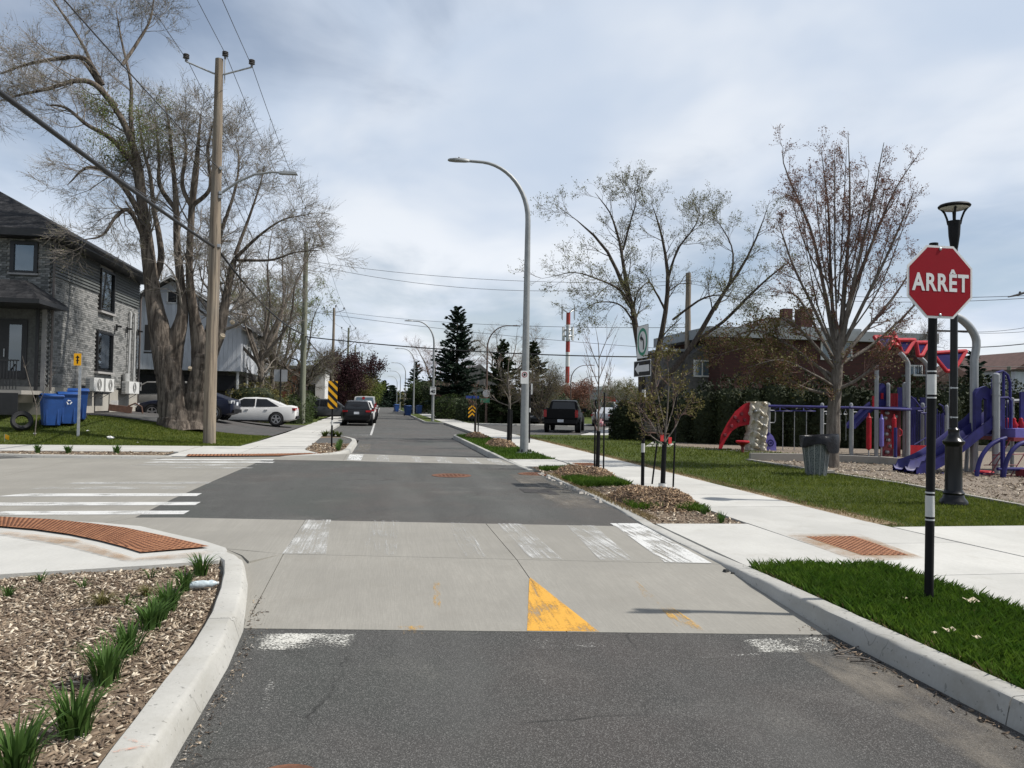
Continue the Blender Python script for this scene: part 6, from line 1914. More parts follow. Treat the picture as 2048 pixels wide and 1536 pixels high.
leafy('shrub', 'yellow-green overgrown hedge far along the left sidewalk', [(-6.4, 92, .1, 1.4, 8, 3.4, 0), (-6.4, 112, .1, 1.4, 10, 3.8, 0)], 6000, (.16, .36), 'leaf_shrub', 'shrub', 5, 'leaf_green')
leafy('treeline', 'dark wooded mass on the far left horizon', [(-30, 130, 0, 18, 8, 6.5, 0), (-14, 180, 0, 9, 8, 7, 0), (-60, 110, 0, 20, 8, 6, 0)], 9000, (.5, 1.3), 'leaf_olive', 'trees', 6, 'leaf_cedar')
# ------------------------------------------------------------------ vehicles
def paint(name, c, rough=.28, metal=.0):
    return mat(name, c, rough, metal, .04, 2, coat=.12, spec=.3)
paint('paint_black', (0.006, 0.006, 0.007)); paint('paint_white_car', (0.62, 0.62, 0.61)); paint('paint_navy', (0.010, 0.013, 0.028)); paint('paint_silver', (0.30, 0.29, 0.27), .35, .4)
paint('paint_grey', (0.06, 0.065, 0.07), .3, .3); paint('paint_red', (0.35, 0.01, 0.015)); paint('paint_lightsilver', (0.42, 0.43, 0.44), .35, .4); paint('paint_darkred', (0.12, 0.01, 0.012))
mat('car_glass', (0.008, 0.009, 0.010), .05, 0, .05, 2, spec=.5)
mat('paint_matt_black', (0.005, 0.005, 0.006), .5, 0, .1, 3, spec=.15)
mat('car_glass_blue', (0.10, 0.14, 0.17), .08, 0, .2, 2, spec=.9)
mat('rim', (0.45, 0.45, 0.46), .3, .8, .1, 6)
mat('tail_red', (0.30, 0.008, 0.012), .2, 0, .1, 6)
mat('head_clear', (0.55, 0.56, 0.58), .12, .2, .1, 6)
mat('plastic_black', (0.008, 0.008, 0.009), .6, 0, .1, 6, spec=.2)
mat('plate', (0.6, 0.62, 0.66), .5)
mat('chrome', (0.6, 0.6, 0.62), .15, 1.0, .05, 4)

def loft(mb, secs, mi=0):
    P = np.array(secs)
    mb.grid(P, mi)
    n = P.shape[1]
    o = mb.n - P.shape[0] * n
    mb.F.append(tuple(o + j for j in range(n))[::-1]); mb.MI.append(mi)
    mb.F.append(tuple(o + (P.shape[0] - 1) * n + j for j in range(n))); mb.MI.append(mi)
def wheel(t, x, y, r, w, rimr, side, spokes=5, m='rim'):
    tw = MB().lathe([(rimr, -w / 2), (r * .93, -w / 2), (r, -w * .35), (r, w * .35), (r * .93, w / 2), (rimr, w / 2)], (x, y, r), 24, axis='y', caps=False).build('wheel', 'rubber', t, local=True, smooth=40)
    mb = MB()
    yo = y + side * w * .36
    mb.lathe([(rimr * 1.0, -.02), (rimr * 1.0, .02), (rimr * .86, .02), (rimr * .86, -.02)], (x, yo, r), 24, axis='y', caps=False)
    mb.lathe([(.06, -.03), (.06, .03)], (x, yo, r), 12, axis='y')
    for k in range(spokes):
        a = 2 * math.pi * k / spokes + .3
        ca, sa = math.cos(a), math.sin(a)
        mb.beam((x + ca * .04, yo, r + sa * .04), (x + ca * rimr * .95, yo, r + sa * rimr * .95), .075, .03, up=(0, 1, 0))
    mb.build('rim', m, tw, local=True)
    MB().lathe([(rimr * .9, -.01), (rimr * .9, .01)], (x, y + side * w * .12, r), 20, axis='y').build('brake_dark', 'plastic_black', tw, local=True)
def car(name, lab, cat, loc, rz, p, m, rim='rim', group=None, dressed=True):
    L, W, H, wb = p['L'], p['W'], p['H'], p['wb']
    hw = W / 2
    t = thing(name, lab, cat, loc, rz, group)
    # ---- lower body: stations (x fraction of L/2, zbottom, ztop, half-width)
    secs = []
    for fx, z0, z1, w in p['body']:
        x, w = fx * L / 2, w * hw
        dz = z1 - z0
        half = [(w * .80, z0), (w * .95, z0 + dz * .08), (w * .99, z0 + dz * .30), (w * 1.0, z0 + dz * .55), (w * .985, z0 + dz * .82), (w * .95, z0 + dz * .95), (w * .80, z1), (w * .35, z1 + .018)]
        pts = [(x, -a, b) for a, b in half] + [(x, a, b) for a, b in half[::-1]] + [(x, -half[0][0], half[0][1])]
        secs.append(pts)
    mb = MB(); loft(mb, secs)
    body = mb.build('body', m, t, local=True, smooth=38)
    # ---- cabin
    c = p['cabin']      # rear base x, rear roof x, front roof x, front base x, z base, z roof rear, z roof front, wb, wt
    xr0, xr1, xf1, xf0, zb, zr, zf, cw, tw_ = c
    cw *= hw; tw_ *= hw
    secs = []
    zmid = max(zr, zf) + .03
    xs = [(xr0, None), (xr0 + (xr1 - xr0) * .5, .5), (xr1, 1), ((xr1 + xf1) / 2, 2), (xf1, 3), (xf1 + (xf0 - xf1) * .5, .5), (xf0, None)]
    secs = []
    for i, (x, k) in enumerate(xs):
        if k is None: zt, wt = zb + .01, cw * .99
        elif k == .5: zt = zb + ((zr if i < 3 else zf) - zb) * .56; wt = cw + (tw_ - cw) * .5
        elif k == 2: zt, wt = zmid, tw_
        else: zt, wt = (zr if k == 1 else zf), tw_
        secs.append([(x, -cw, zb - .06), (x, -wt, zt - .03 * (k is not None)), (x, -wt * .86, zt), (x, 0, zt + .015), (x, wt * .86, zt), (x, wt, zt - .03 * (k is not None)), (x, cw, zb - .06), (x, -cw, zb - .06)])
    mb = MB(); loft(mb, secs)
    mb.build('cabin', p.get('roofm', m), t, local=True, smooth=38)
    def side_pt(x, f, s):          # point on the cabin side: f = height fraction
        if x < xr1: u = (x - xr0) / (xr1 - xr0 + 1e-6); zt = zb + (zr - zb) * u * 1.06; wt = cw + (tw_ - cw) * u
        elif x > xf1: u = (xf0 - x) / (xf0 - xf1 + 1e-6); zt = zb + (zf - zb) * u * 1.06; wt = cw + (tw_ - cw) * u
        else: zt, wt = zr + (zf - zr) * (x - xr1) / (xf1 - xr1 + 1e-6), tw_
        zz = zb + (zt - zb) * f
        ww = cw + (wt - cw) * f
        return (x, s * (ww + .012), zz)
    xm = p.get('pillar', (xr1 + xf1) / 2 - .05)
    lo_, hi_ = .06, .90
    for s in (-1, 1):
        for (xa, xb, xc, xd) in ((xr0 + (xr1 - xr0) * .38, xm - .035, xm - .035, xr1 + .02), (xm + .035, xf0 - (xf0 - xf1) * .22, xf1 - .02, xm + .035)):
            q = [side_pt(xa, lo_, s), side_pt(xb, lo_, s), side_pt(xc, hi_, s), side_pt(xd, hi_, s)]
            MB().add(q if s < 0 else q[::-1], [(0, 1, 2, 3)]).build('side_window', 'car_glass', t, local=True)
        # front quarter in between
    def cross(x0, z0, w0, x1, z1, w1, off):
        return [(x0 + off, -w0, z0), (x0 + off, w0, z0), (x1 + off, w1, z1), (x1 + off, -w1, z1)]
    fwd = lambda f: (xf0 + (xf1 - xf0) * f, zb + (zf - zb) * f, cw + (tw_ - cw) * f)
    bwd = lambda f: (xr0 + (xr1 - xr0) * f, zb + (zr - zb) * f, cw + (tw_ - cw) * f)
    a, b = fwd(.08), fwd(.93)
    q = cross(a[0], a[1], a[2] * .9, b[0], b[1], b[2] * .86, .03); MB().add(q, [(0, 1, 2, 3)]).build('windscreen', p.get('glass', 'car_glass'), t, local=True)
    a, b = bwd(.15), bwd(.93)
    q = cross(a[0], a[1], a[2] * .86, b[0], b[1], b[2] * .84, -.03); MB().add(q, [(3, 2, 1, 0)]).build('rear_window', p.get('rglass', 'car_glass'), t, local=True)
    # ---- wheels
    r = p.get('r', .33)
    for sx in (p['fax'], p['fax'] - wb):
        for s in (-1, 1):
            MB().lathe([(r * 1.17, -.10), (r * 1.17, .008), (r * 1.02, .012)], (sx, s * (hw - .01), r * 1.02), 24, axis='y').build('wheel_arch', 'plastic_black', t, local=True)
            wheel(t, sx, s * (hw - .085), r, .21, r * .70, s, m=rim)
    xf, xb = L / 2, -L / 2
    zt = p['zt']; zh = p['zh']
    for s in (-1, 1):
        MB().box((xb + p.get('tin', .05), s * hw * p.get('ty', .74), zt), (.16, hw * p.get('tw', .42), p.get('th', .14)), s * -.22).build('taillight', p.get('tm', 'tail_red'), t, local=True)
        MB().box((xf - p.get('hin', .13), s * hw * .72, zh), (.22, hw * .42, .13), s * -.35).build('headlight', 'head_clear', t, local=True)
        MB().box((xf0 - .25, s * (hw + .07), zb + .08), (.12, .18, .13)).build('mirror', m, t, local=True)
        for xx in (xm - .55, xm + .42):
            MB().box((xx, s * (hw + .004), zb - .13), (.17, .035, .03)).build('door_handle', p.get('hm', m), t, local=True)
        MB().box((0, s * (hw * .97), p['sill']), (wb * .72, .06, .07)).build('sill_trim', p.get('sm', 'plastic_black'), t, local=True)
    MB().box((xb + .02, 0, p['bz']), (.14, W * .80, .16)).build('rear_bumper', p.get('bm', 'plastic_black'), t, local=True)
    MB().box((xf - .05, 0, p['bz'] + .02), (.14, W * .78, .2)).build('front_grille', 'plastic_black', t, local=True)
    MB().box((xb - .012 + p.get('pin', 0), 0, p['pz']), (.02, .34, .16)).build('licence_plate', 'plate', t, local=True)
    return t
SEDAN = dict(L=4.75, W=1.82, H=1.46, wb=2.78, fax=1.42, r=.335,
    body=[(-1, .48, .86, .76), (-.97, .30, 1.0, .90), (-.86, .22, 1.06, .975), (-.6, .20, 1.02, 1), (-.2, .19, .96, 1), (.25, .19, .95, 1), (.5, .20, .93, .99), (.72, .20, .87, .98), (.9, .22, .77, .94), (.97, .28, .70, .86), (1, .42, .60, .72)],
    cabin=(-1.95, -.85, .35, 1.25, .96, 1.43, 1.44, .93, .64), zt=.86, zh=.68, sill=.24, bz=.42, pz=.78, tin=.10)
SUV = dict(L=4.65, W=1.90, H=1.69, wb=2.75, fax=1.40, r=.37,
    body=[(-1, .52, .98, .84), (-.97, .36, 1.06, .95), (-.88, .26, 1.10, .99), (-.6, .24, 1.09, 1), (0, .23, 1.06, 1), (.4, .24, 1.05, 1), (.62, .25, 1.02, .98), (.82, .26, .95, .96), (.95, .30, .84, .9), (1, .45, .72, .78)],
    cabin=(-2.18, -1.72, .35, 1.20, 1.05, 1.62, 1.66, .94, .70), zt=.98, zh=.85, sill=.30, bz=.50, pz=.86, tin=.06, ty=.78, th=.12, tw=.34)
HATCH = dict(SEDAN, L=4.45, body=[(-1, .48, .90, .80), (-.96, .30, .99, .93), (-.85, .22, 1.03, .98)] + SEDAN['body'][3:], cabin=(-2.0, -.75, .30, 1.2, .96, 1.43, 1.43, .93, .66), tm='head_clear', zt=.87)
MINIVAN = dict(L=5.1, W=1.98, H=1.78, wb=3.05, fax=1.55, r=.34,
    body=[(-1, .45, 1.0, .88), (-.96, .28, 1.08, .97), (-.5, .22, 1.08, 1), (.3, .21, 1.05, 1), (.6, .22, 1.02, .99), (.82, .24, .90, .95), (.95, .3, .8, .86), (1, .42, .65, .72)],
    cabin=(-2.48, -2.25, .65, 1.75, 1.05, 1.72, 1.70, .96, .74), zt=1.15, zh=.75, sill=.28, bz=.45, pz=.9, hm='chrome')
VAN = dict(L=5.3, W=1.98, H=2.1, wb=3.2, fax=1.8, r=.35,
    body=[(-1, .45, 1.15, .93), (-.97, .30, 1.2, .99), (.3, .25, 1.15, 1), (.62, .25, 1.12, .99), (.85, .28, .98, .95), (.97, .35, .85, .86), (1, .5, .7, .75)],
    cabin=(-2.60, -2.5, .95, 1.95, 1.15, 2.05, 2.02, .98, .84), zt=1.2, zh=.85, sill=.3, bz=.5, pz=.8, th=.5, tw=.1, ty=.9, rglass='car_glass_blue')
def c_at(px, Y, z=0.0, dx=0.0):
    d = ray(px, 800); return (d[0] / d[1] * Y + dx, Y, z)

mk = R(180)
car('parked_car', 'white sedan parked in the left driveway', 'car', (-6.85, 43.0, float(hz(-6.4, 43.0)) + .02), R(181), SEDAN, 'paint_white_car')
car('parked_car', 'dark navy car parked in front of the white sedan', 'car', (-9.15, 39.3, float(hz(-8.4, 39.3)) + .02), R(176), HATCH, 'paint_navy')
car('parked_minivan', 'silver minivan parked beside the brick house', 'minivan', (-11.6, 44.0, float(hz(-11.2, 44.0)) + .02), R(180), MINIVAN, 'paint_silver')
GC = 'cars parked along the left kerb'
car('parked_suv', 'black sport utility vehicle parked at the head of the row', 'suv', (-1.62, 54.3, 0), R(90), SUV, 'paint_black', group=GC)
car('parked_suv', 'white sport utility vehicle just ahead of the black one', 'suv', (-1.42, 60.3, 0), R(90), SUV, 'paint_white_car', group=GC)
v = car('parked_van', 'white van with red side panels in the parked row', 'van', (-1.45, 70.5, 0), R(90), VAN, 'paint_white_car', group=GC)
MB().box((-1.2, -.995, 1.15), (2.2, .02, .9)).build('red_panel', 'paint_red', v, local=True)
MB().lathe([(.13, 0), (.13, .02)], (-2.66, .1, 1.92), 14, axis='x').build('round_badge', 'paint_red', v, local=True)
car('parked_car', 'dark red car behind the white van', 'car', (-1.4, 80, 0), R(90), SUV, 'paint_darkred', group=GC)
car('parked_car', 'dark car at the far end of the parked row', 'car', (-1.4, 90, 0), R(90), SUV, 'paint_black', group=GC)
p = c_at(684, 66, .1)
car('parked_car', 'grey vehicle half hidden behind the hazard marker', 'car', (p[0] - 1.0, 66, .1), R(0), SUV, 'paint_grey')
p = G(1090, 851, 0)
car('oncoming_car', 'dark grey sedan waiting beside the tall light pole', 'car', (p[0] + .1, p[1] + 2.2, .01), R(-103), SEDAN, 'paint_grey')
p = c_at(1216, 60)
car('silver_car', 'silver sedan driving away on the branch road', 'car', (p[0], 60, .01), R(62), SEDAN, 'paint_lightsilver')
p = c_at(1222, 92)
car('white_van', 'small white van beyond the silver sedan', 'van', (p[0], 92, .01), R(63), VAN, 'paint_white_car')
# black pickup
def pickup(loc, rz):
    t = thing('pickup_truck', 'black pickup truck turning on the branch road', 'pickup truck', loc, rz)
    L, W = 5.8, 2.03; hw = W / 2; m = 'paint_matt_black'
    secs = []
    for x, z0, z1, w in ((-2.9, .62, 1.12, .95), (-2.85, .55, 1.18, .98), (-1.0, .5, 1.2, 1), (.9, .48, 1.2, 1), (1.1, .48, 1.2, .99), (2.3, .48, 1.17, .97), (2.75, .5, 1.05, .94), (2.9, .55, .95, .85)):
        w *= hw; dz = z1 - z0
        half = [(w * .85, z0), (w, z0 + dz * .15), (w, z0 + dz * .8), (w * .97, z0 + dz * .97), (w * .88, z1)]
        secs.append([(x, -a, b) for a, b in half] + [(x, a, b) for a, b in half[::-1]] + [(x, -half[0][0], half[0][1])])
    mb = MB(); loft(mb, secs); mb.build('body', m, t, local=True, smooth=38)
    for s in (-1, 1):
        MB().box((-1.9, s * (hw - .05), 1.28), (1.95, .10, .2)).build('bed_side', m, t, local=True)
    tg = MB().box((-2.86, 0, 1.12), (.09, W * .80, .55)).build('tailgate', m, t, local=True)
    MB().box((-2.915, 0, 1.28), (.02, .3, .06)).build('handle', 'plastic_black', tg, local=True)
    secs = []
    for x, zt, wt in ((-.98, 1.2, .93), (-.86, 1.86, .74), (-.2, 1.93, .74), (.65, 1.88, .74), (1.35, 1.22, .92)):
        wt *= hw; cw = hw * .95
        secs.append([(x, -cw, 1.12), (x, -wt, zt - .03), (x, -wt * .86, zt), (x, wt * .86, zt), (x, wt, zt - .03), (x, cw, 1.12), (x, -cw, 1.12)])
    mb = MB(); loft(mb, secs); mb.build('cabin', m, t, local=True, smooth=38)
    MB().add([(-.995, -.74, 1.3), (-.995, .74, 1.3), (-.91, .64, 1.8), (-.91, -.64, 1.8)], [(3, 2, 1, 0)]).build('rear_window', 'car_glass', t, local=True)
    for s in (-1, 1):
        for xa, xb in ((-.8, -.05), (.05, .95)):
            q = [(xa, s * hw * .955, 1.25), (xb, s * hw * .955, 1.25), (min(xb, .62), s * hw * .775, 1.8), (xa + .05, s * hw * .775, 1.8)]
            MB().add(q if s < 0 else q[::-1], [(0, 1, 2, 3)]).build('side_window', 'car_glass', t, local=True)
        MB().box((-2.87, s * hw * .90, 1.12), (.10, .17, .42)).build('taillight', 'tail_red', t, local=True)
        MB().box((1.0, s * (hw + .14), 1.32), (.14, .26, .22)).build('mirror', 'plastic_black', t, local=True)
        for x in (1.85, -1.85):
            MB().lathe([(.47, -.1), (.47, .01), (.42, .014)], (x, s * (hw - .01), .44), 24, axis='y').build('wheel_arch', 'plastic_black', t, local=True)
            wheel(t, x, s * (hw - .11), .41, .27, .27, s, 6)
        MB().box((2.8, s * .75, .98), (.2, .35, .2)).build('headlight', 'head_clear', t, local=True)
    MB().box((-2.98, 0, .66), (.2, W * .94, .22)).build('rear_bumper', 'plastic_black', t, local=True)
    MB().box((-3.09, 0, .70), (.02, .36, .16)).build('licence_plate', 'plate', t, local=True)
    MB().tube([(-2.2, -.9, .5), (-2.2, .9, .5)], .09, 8).build('rear_axle', 'plastic_black', t, local=True)
    return t
p = G(1138, 866, 0)
pickup((p[0] + .35, p[1] + 2.6, .01), R(72))
# far bins and pink litter bag
for k, (px, Y, l) in enumerate([(816, 85, 'blue bin standing on the far right verge'), (793, 118, 'distant blue bin by the far right kerb'), (838, 100, 'blue bin on the far right lawn')]):
    wheelie(l, c_at(px, Y, .12), .3, False, group=GB, hgt=1.15)
b = D(1204, 845, 52); 
mb = MB().lathe([(.06, -.2), (.18, -.15), (.22, 0), (.12, .2), (.03, .28)], (b[0], b[1], .45), 9)
mb.V = [q + rng.normal(size=q.shape) * .06 for q in mb.V]
mat('pink_plastic', (0.50, 0.08, 0.12), .6, 0, .4, 9, col2=(0.6, 0.5, 0.5))
tag(mb.build('ribbon_bundle', 'pink_plastic', smooth=60), 'pink and white bundle tied by the slender young tree', 'bundle')
# ------------------------------------------------------------------ playground
mat('play_red', (0.36, 0.008, 0.018), .5, 0, .2, 4, spec=.3)
mat('play_darkred', (0.17, 0.02, 0.03), .5, 0, .3, 5)
mat('play_blue', (0.022, 0.020, 0.118), .5, 0, .25, 4, spec=.3)
mat('play_violet', (0.15, 0.13, 0.42), .4, 0, .1, 4)
mat('play_grey', (0.27, 0.28, 0.29), .45, .3, .08, 5)
mat('play_panelblue', (0.016, 0.013, 0.075), .8, 0, .15, 4, spec=.1)
mat('rock_beige', (0.54, 0.50, 0.42), .85, 0, .14, 5, .5, 30)
mat('chain', (0.35, 0.36, 0.37), .4, .6)
ZP = .12
def pp(px, py, Y):
    return DX(px, py, Y)
def pz(px, pyb):                      # ground point
    return G(px, pyb, ZP)
# ---- climber: red arch, rock wall, overhead ring beam
YC = 25.6
A = thing('climbing_frame', 'playground climber with red arch, beige rock wall and overhead rings', 'climbing frame', G(1515, 903, ZP))
def ppy(px, py, dy=0.0):
    return DX(px, py, YC + dy)
MB_ = MB
outer = [(1437, 897), (1442, 870), (1455, 845), (1470, 823), (1488, 808), (1502, 803)]
inner = [(1444, 897), (1452, 880), (1464, 862), (1478, 853), (1492, 850), (1504, 848)]
P = []
for o, i_ in zip(outer, inner):
    P.append([ppy(*o), ppy(*i_), ppy(*i_, .9), ppy(*o, .9), ppy(*o)])
mb = MB(); mb.grid(np.array(P)); arch = mb.build('arch_panel', 'play_red', A, smooth=40)
for px, py in ((1470, 835), (1483, 828), (1463, 852), (1489, 840), (1476, 842), (1450, 870)):
    MB().lathe([(.07, 0), (.05, -.05)], ppy(px, py) - [0, .0, 0], 8, axis='y').build('hand_hold', 'play_darkred', A)
# rock wall: displaced slab
w0, w1 = ppy(1497, 900), ppy(1531, 900)
zt = ppy(1515, 803)[2]
nx, nz = 18, 44
g = np.random.default_rng(12)
def fbm(x, z):
    return sum(math.sin(x * f * 5.1 + z * f * 3.3 + f) * math.cos(z * f * 4.7 - x * f * 2.1 + 2 * f) / f for f in (1, 1.9, 3.1, 5.3))
P = np.zeros((nz, nx, 3))
for i in range(nz):
    for j in range(nx):
        u, v = j / (nx - 1), i / (nz - 1)
        x = w0[0] + (w1[0] - w0[0]) * u + (.05 * fbm(7, v * 3) * (1 if u > .5 else 1) * (abs(u - .5) * 2) ** 3)
        z = ZP + (zt - ZP) * v
        P[i, j] = (x, YC - .12 - .16 * max(-.6, fbm(u * 1.6, v * 3.4)) * (1 - (abs(u - .5) * 2) ** 6), z)
mb = MB(); mb.grid(P)
Q = P.copy(); Q[:, :, 1] = YC + .25; mb.grid(Q, flip=True)
mb.grid(np.stack([P[:, -1], Q[:, -1]], 1)); mb.grid(np.stack([Q[:, 0], P[:, 0]], 1)); mb.grid(np.stack([P[-1], Q[-1]], 0))
rw = mb.build('rock_wall', 'rock_beige', A, smooth=50)
for px, py in ((1506, 822), (1518, 835), (1512, 858), (1522, 850), (1508, 880), (1518, 872)):
    c = ppy(px, py); MB().lathe([(.06, 0), (.045, -.14), (.015, -.17)], c - [0, .10, 0], 9, axis='y').build('rock_hold', 'chain' if px % 4 else 'rock_beige', A, smooth=40)
# violet fin
fin = [(1531, 903), (1553, 903), (1552, 885), (1546, 872), (1538, 864), (1531, 860)]
mb = MB().plate([ppy(*q, .02) for q in fin], .14, (0, 1, 0)); mb.build('violet_fin', 'play_violet', A)
for px, py, r in ((1541, 886, .13), (1535, 868, .07)):
    c = ppy(px, py); mb = MB(); ring(mb, (c[0], c[2]), r * .6, r, c[1] - .005, 20); mb.lathe([(r * .35, 0), (r * .3, -.05)], c, 10, axis='y'); mb.build('porthole', 'play_blue', A)
# overhead blue beam with rings and posts
bl0, bl1, bl2 = ppy(1534, 812), ppy(1640, 814, -.5), ppy(1762, 817, -1.0)
for dy in (0, .9):
    MB().tube([bl0 + [0, dy, 0], bl1 + [0, dy, 0], bl2 + [0, dy, 0]], .045, 8).build('overhead_rail', 'play_blue', A, smooth=40)
def gpost(par, px, pyt, pyb, Y, r=.055, m='play_grey', z=ZP):
    a = pp(px, (pyt + pyb) / 2, Y); zt = pp(px, pyt, Y)[2]
    MB().tube([(a[0], Y, z - .1), (a[0], Y, zt - r)], r, 12).build('post', m, par, smooth=40)
    MB().lathe([(r, -r), (r * .8, -.2 * r), (r * .3, .1 * r)], (a[0], Y, zt), 12).build('post_cap', m, par, smooth=40)
    return a[0], zt
for px, Y in ((1537, YC + .3), (1644, YC - .4), (1702, YC - .7)):
    x, zt = gpost(A, px, 806, 905, Y, .065)
    c = np.array([x + .12, Y, 1.35])
    MB().tube([c + [-.07, 0, -.22], c + [.10, 0, -.22], c + [.14, 0, -.15], c + [.14, 0, .15], c + [.10, 0, .22], c + [-.07, 0, .22]], .02, 6).build('grip_loop', 'play_grey', A, smooth=40)
for px, py in ((1560, 822), (1607, 822)):
    c = ppy(px, py, .3)
    an = np.linspace(0, 2 * math.pi, 25)
    MB().tube(np.c_[c[0] + .40 * np.cos(an), c[1] + .40 * np.sin(an), np.full(25, c[2])], .022, 6, caps=False).build('trapeze_ring', 'play_blue', A, smooth=40)
    for a in (0, 2.1, 4.2):
        MB().tube([(c[0] + .4 * math.cos(a), c[1] + .4 * math.sin(a), c[2]), (c[0], c[1], c[2] + .16)], .014, 5).build('ring_strut', 'play_blue', A)
for px in (1566, 1589, 1613):
    a = ppy(px, 822, .3); b = ppy(px, 904, .3)
    MB().tube([a, (a[0], a[1], ZP)], .014, 6).build('slim_pole', 'play_grey', A)
for px in (1655, 1680, 1691):
    c = ppy(px, 825, -.4)
    MB().tube([c + [0, 0, .25], c + [0, 0, .07]], .008, 5).build('ring_strap', 'chain', A)
    MB().tube([c + [-.07, 0, -.06], c + [0, 0, .08], c + [.07, 0, -.06], c + [-.07, 0, -.06]], .014, 6).build('hand_ring', 'chain', A)
    MB().tube([c + [.02, 0, -.06], c + [.02, 0, -1.0]], .008, 5).build('ring_chain', 'chain', A)
# mushroom seat
b = G(1485, 906, ZP)
t = thing('mushroom_seat', 'small red mushroom seat left of the rock wall', 'seat', b)
MB().lathe([(.05, 0), (.05, .2), (.12, .3)], n=10).build('stem', 'play_darkred', t, local=True)
MB().lathe([(.12, .28), (.23, .36), (.23, .40), (.2, .42)], n=16).build('seat_top', 'play_red', t, local=True, smooth=40)

# ---- main play structure with the tilted red-rimmed roofs
S = thing('play_structure', 'large blue and red play structure with tilted triangular roof panels', 'playground', G(1800, 918, ZP))
YM = 22.6
def sp(px, py, dy=0.0):
    return DX(px, py, YM + dy)
def spost(px, pyt, dy=0.0, r=.062):
    return gpost(S, px, pyt, 910, YM + dy, r)
def bent(px0, pyb_top, pts, dy, r):
    a = sp(px0, pyb_top, dy)
    path = [(a[0], a[1], ZP - .1), (a[0], a[1], a[2])] + [tuple(sp(x, y, dy)) for x, y in pts]
    up = spline(path[1:], 10)
    MB().tube(np.vstack([[path[0]], up]), r, 12).build('bent_post', 'play_grey', S, smooth=40)
bent(1816, 735, [(1815, 725), (1806, 712), (1800, 706)], 0, .075)
bent(1856, 745, [(1855, 733), (1848, 722), (1838, 714)], .6, .07)
bent(1902, 765, [(1902, 755), (1899, 744), (1895, 738)], 1.2, .06)
spost(1753, 730, .2, .065); spost(1776, 766, .6); spost(1810, 765, .2, .08); spost(1845, 806, .8); spost(1893, 810, 1.2); spost(1703, 812, 0)
def roof_panel(pts, dy0, dy1, m='play_panelblue'):
    """triangular/trapezoid panel: outline px points, dy per point"""
    P = np.array([sp(x, y, d) for (x, y), d in pts])
    c = P.mean(0)
    nrm = np.cross(P[1] - P[0], P[2] - P[0]); nrm /= np.linalg.norm(nrm)
    if nrm[1] > 0: nrm = -nrm
    Q = c + (P - c) * .97
    o = MB().plate(Q, .03, -nrm).build('roof_panel', m, S)
    for i in range(len(P)):
        a, b = P[i], P[(i + 1) % len(P)]
        MB().tube([a, b], .068, 8).build('roof_rim', 'play_red', o)
    for q in P:
        MB().lathe([(.02, -.06), (.062, -.025), (.062, .025), (.02, .06)], q, 8).build('rim_corner', 'play_red', o, smooth=50)
roof_panel([((1749, 674), .3), ((1792, 674), .6), ((1776, 698), 0), ((1766, 698), 0)], 0, 0)
roof_panel([((1794, 680), 0), ((1829, 680), .5), ((1812, 707), .1), ((1804, 707), .1)], 0, 0)
roof_panel([((1832, 685), .6), ((1858, 685), 1.0), ((1844, 711), .5), ((1836, 711), .5)], 0, 0)
roof_panel([((1864, 706), 1.2), ((1932, 702), 1.4), ((1920, 722), 1.2), ((1906, 742), 1.0), ((1893, 742), 1.0), ((1878, 724), 1.1)], 0, 0)
for px, py in ((1788, 668), (1790, 676), (1782, 684), (1793, 690)):
    MB().lathe([(.02, -.09), (.09, 0), (.02, .09)], sp(px, py, -.1), 10).build('finial', 'play_red', S, smooth=60)
# deck, barriers
def panel_box(x0, x1, y0, y1, dy, th, m, name, par=S):
    a, b = sp(x0, y1, dy), sp(x1, y0, dy)
    return MB().box(((a[0] + b[0]) / 2, YM + dy, (a[2] + b[2]) / 2), (abs(b[0] - a[0]), th, abs(b[2] - a[2]))).build(name, m, par)
panel_box(1757, 1772, 772, 815, .7, .06, 'play_blue', 'barrier_panel')
MB().lathe([(.13, 0), (.13, .06)], sp(1764, 774, .7), 14, axis='y').build('barrier_crest', 'play_blue', S)
panel_box(1762, 1766, 786, 798, .65, .06, 'play_red', 'panel_emblem')
for k in range(5):
    panel_box(1781 + k * 3, 1783 + k * 3, 787, 815, .8, .05, 'play_red', 'red_slat')
for k in range(6):
    panel_box(1795 + k * 2.2, 1796.6 + k * 2.2, 775, 815, 1.1, .05, 'play_blue', 'blue_slat')
panel_box(1745, 1750, 792, 815, .4, .06, 'play_red', 'side_panel')
deck = panel_box(1752, 1815, 814, 818, .6, 1.3, 'play_blue', 'deck')
mb_ = panel_box(1762, 1800, 820, 912, .45, .08, 'play_darkred', 'climbing_panel')
for k, (px, py) in enumerate(((1773, 826), (1769, 836), (1777, 854), (1784, 861), (1771, 868), (1775, 880), (1780, 892), (1773, 904), (1790, 833))):
    MB().lathe([(.065, 0), (.05, -.09), (.02, -.10)], sp(px, py, .38), 9, axis='y').build('hand_hold', 'chain', S, smooth=50)
for px0, px1, y0, y1, m, d in ((1733, 1742, 832, 900, 'play_red', -.3), (1759, 1767, 835, 895, 'play_violet', -.3), (1784, 1792, 834, 898, 'play_red', -.3)):
    a, b = sp(px0, y1, d), sp(px1, y0, d)
    r = (b[0] - a[0]) / 2
    mb = MB().lathe([(r * .3, a[2]), (r, a[2] + .05), (r, b[2] - .05), (r * .5, b[2]), (r * .3, b[2] + .1)], ((a[0] + b[0]) / 2, YM + d, 0), 10)
    mb.build('roller_drum', m, S, smooth=30)
    MB().tube([((a[0] + b[0]) / 2, YM + d, ZP), ((a[0] + b[0]) / 2, YM + d, a[2])], .02, 6).build('drum_axle', 'play_grey', S)
MB().tube([sp(1700, 815, -.3), sp(1760, 817, -.3), sp(1822, 819, -.2)], .045, 8).build('overhead_rail', 'play_blue', S, smooth=40)
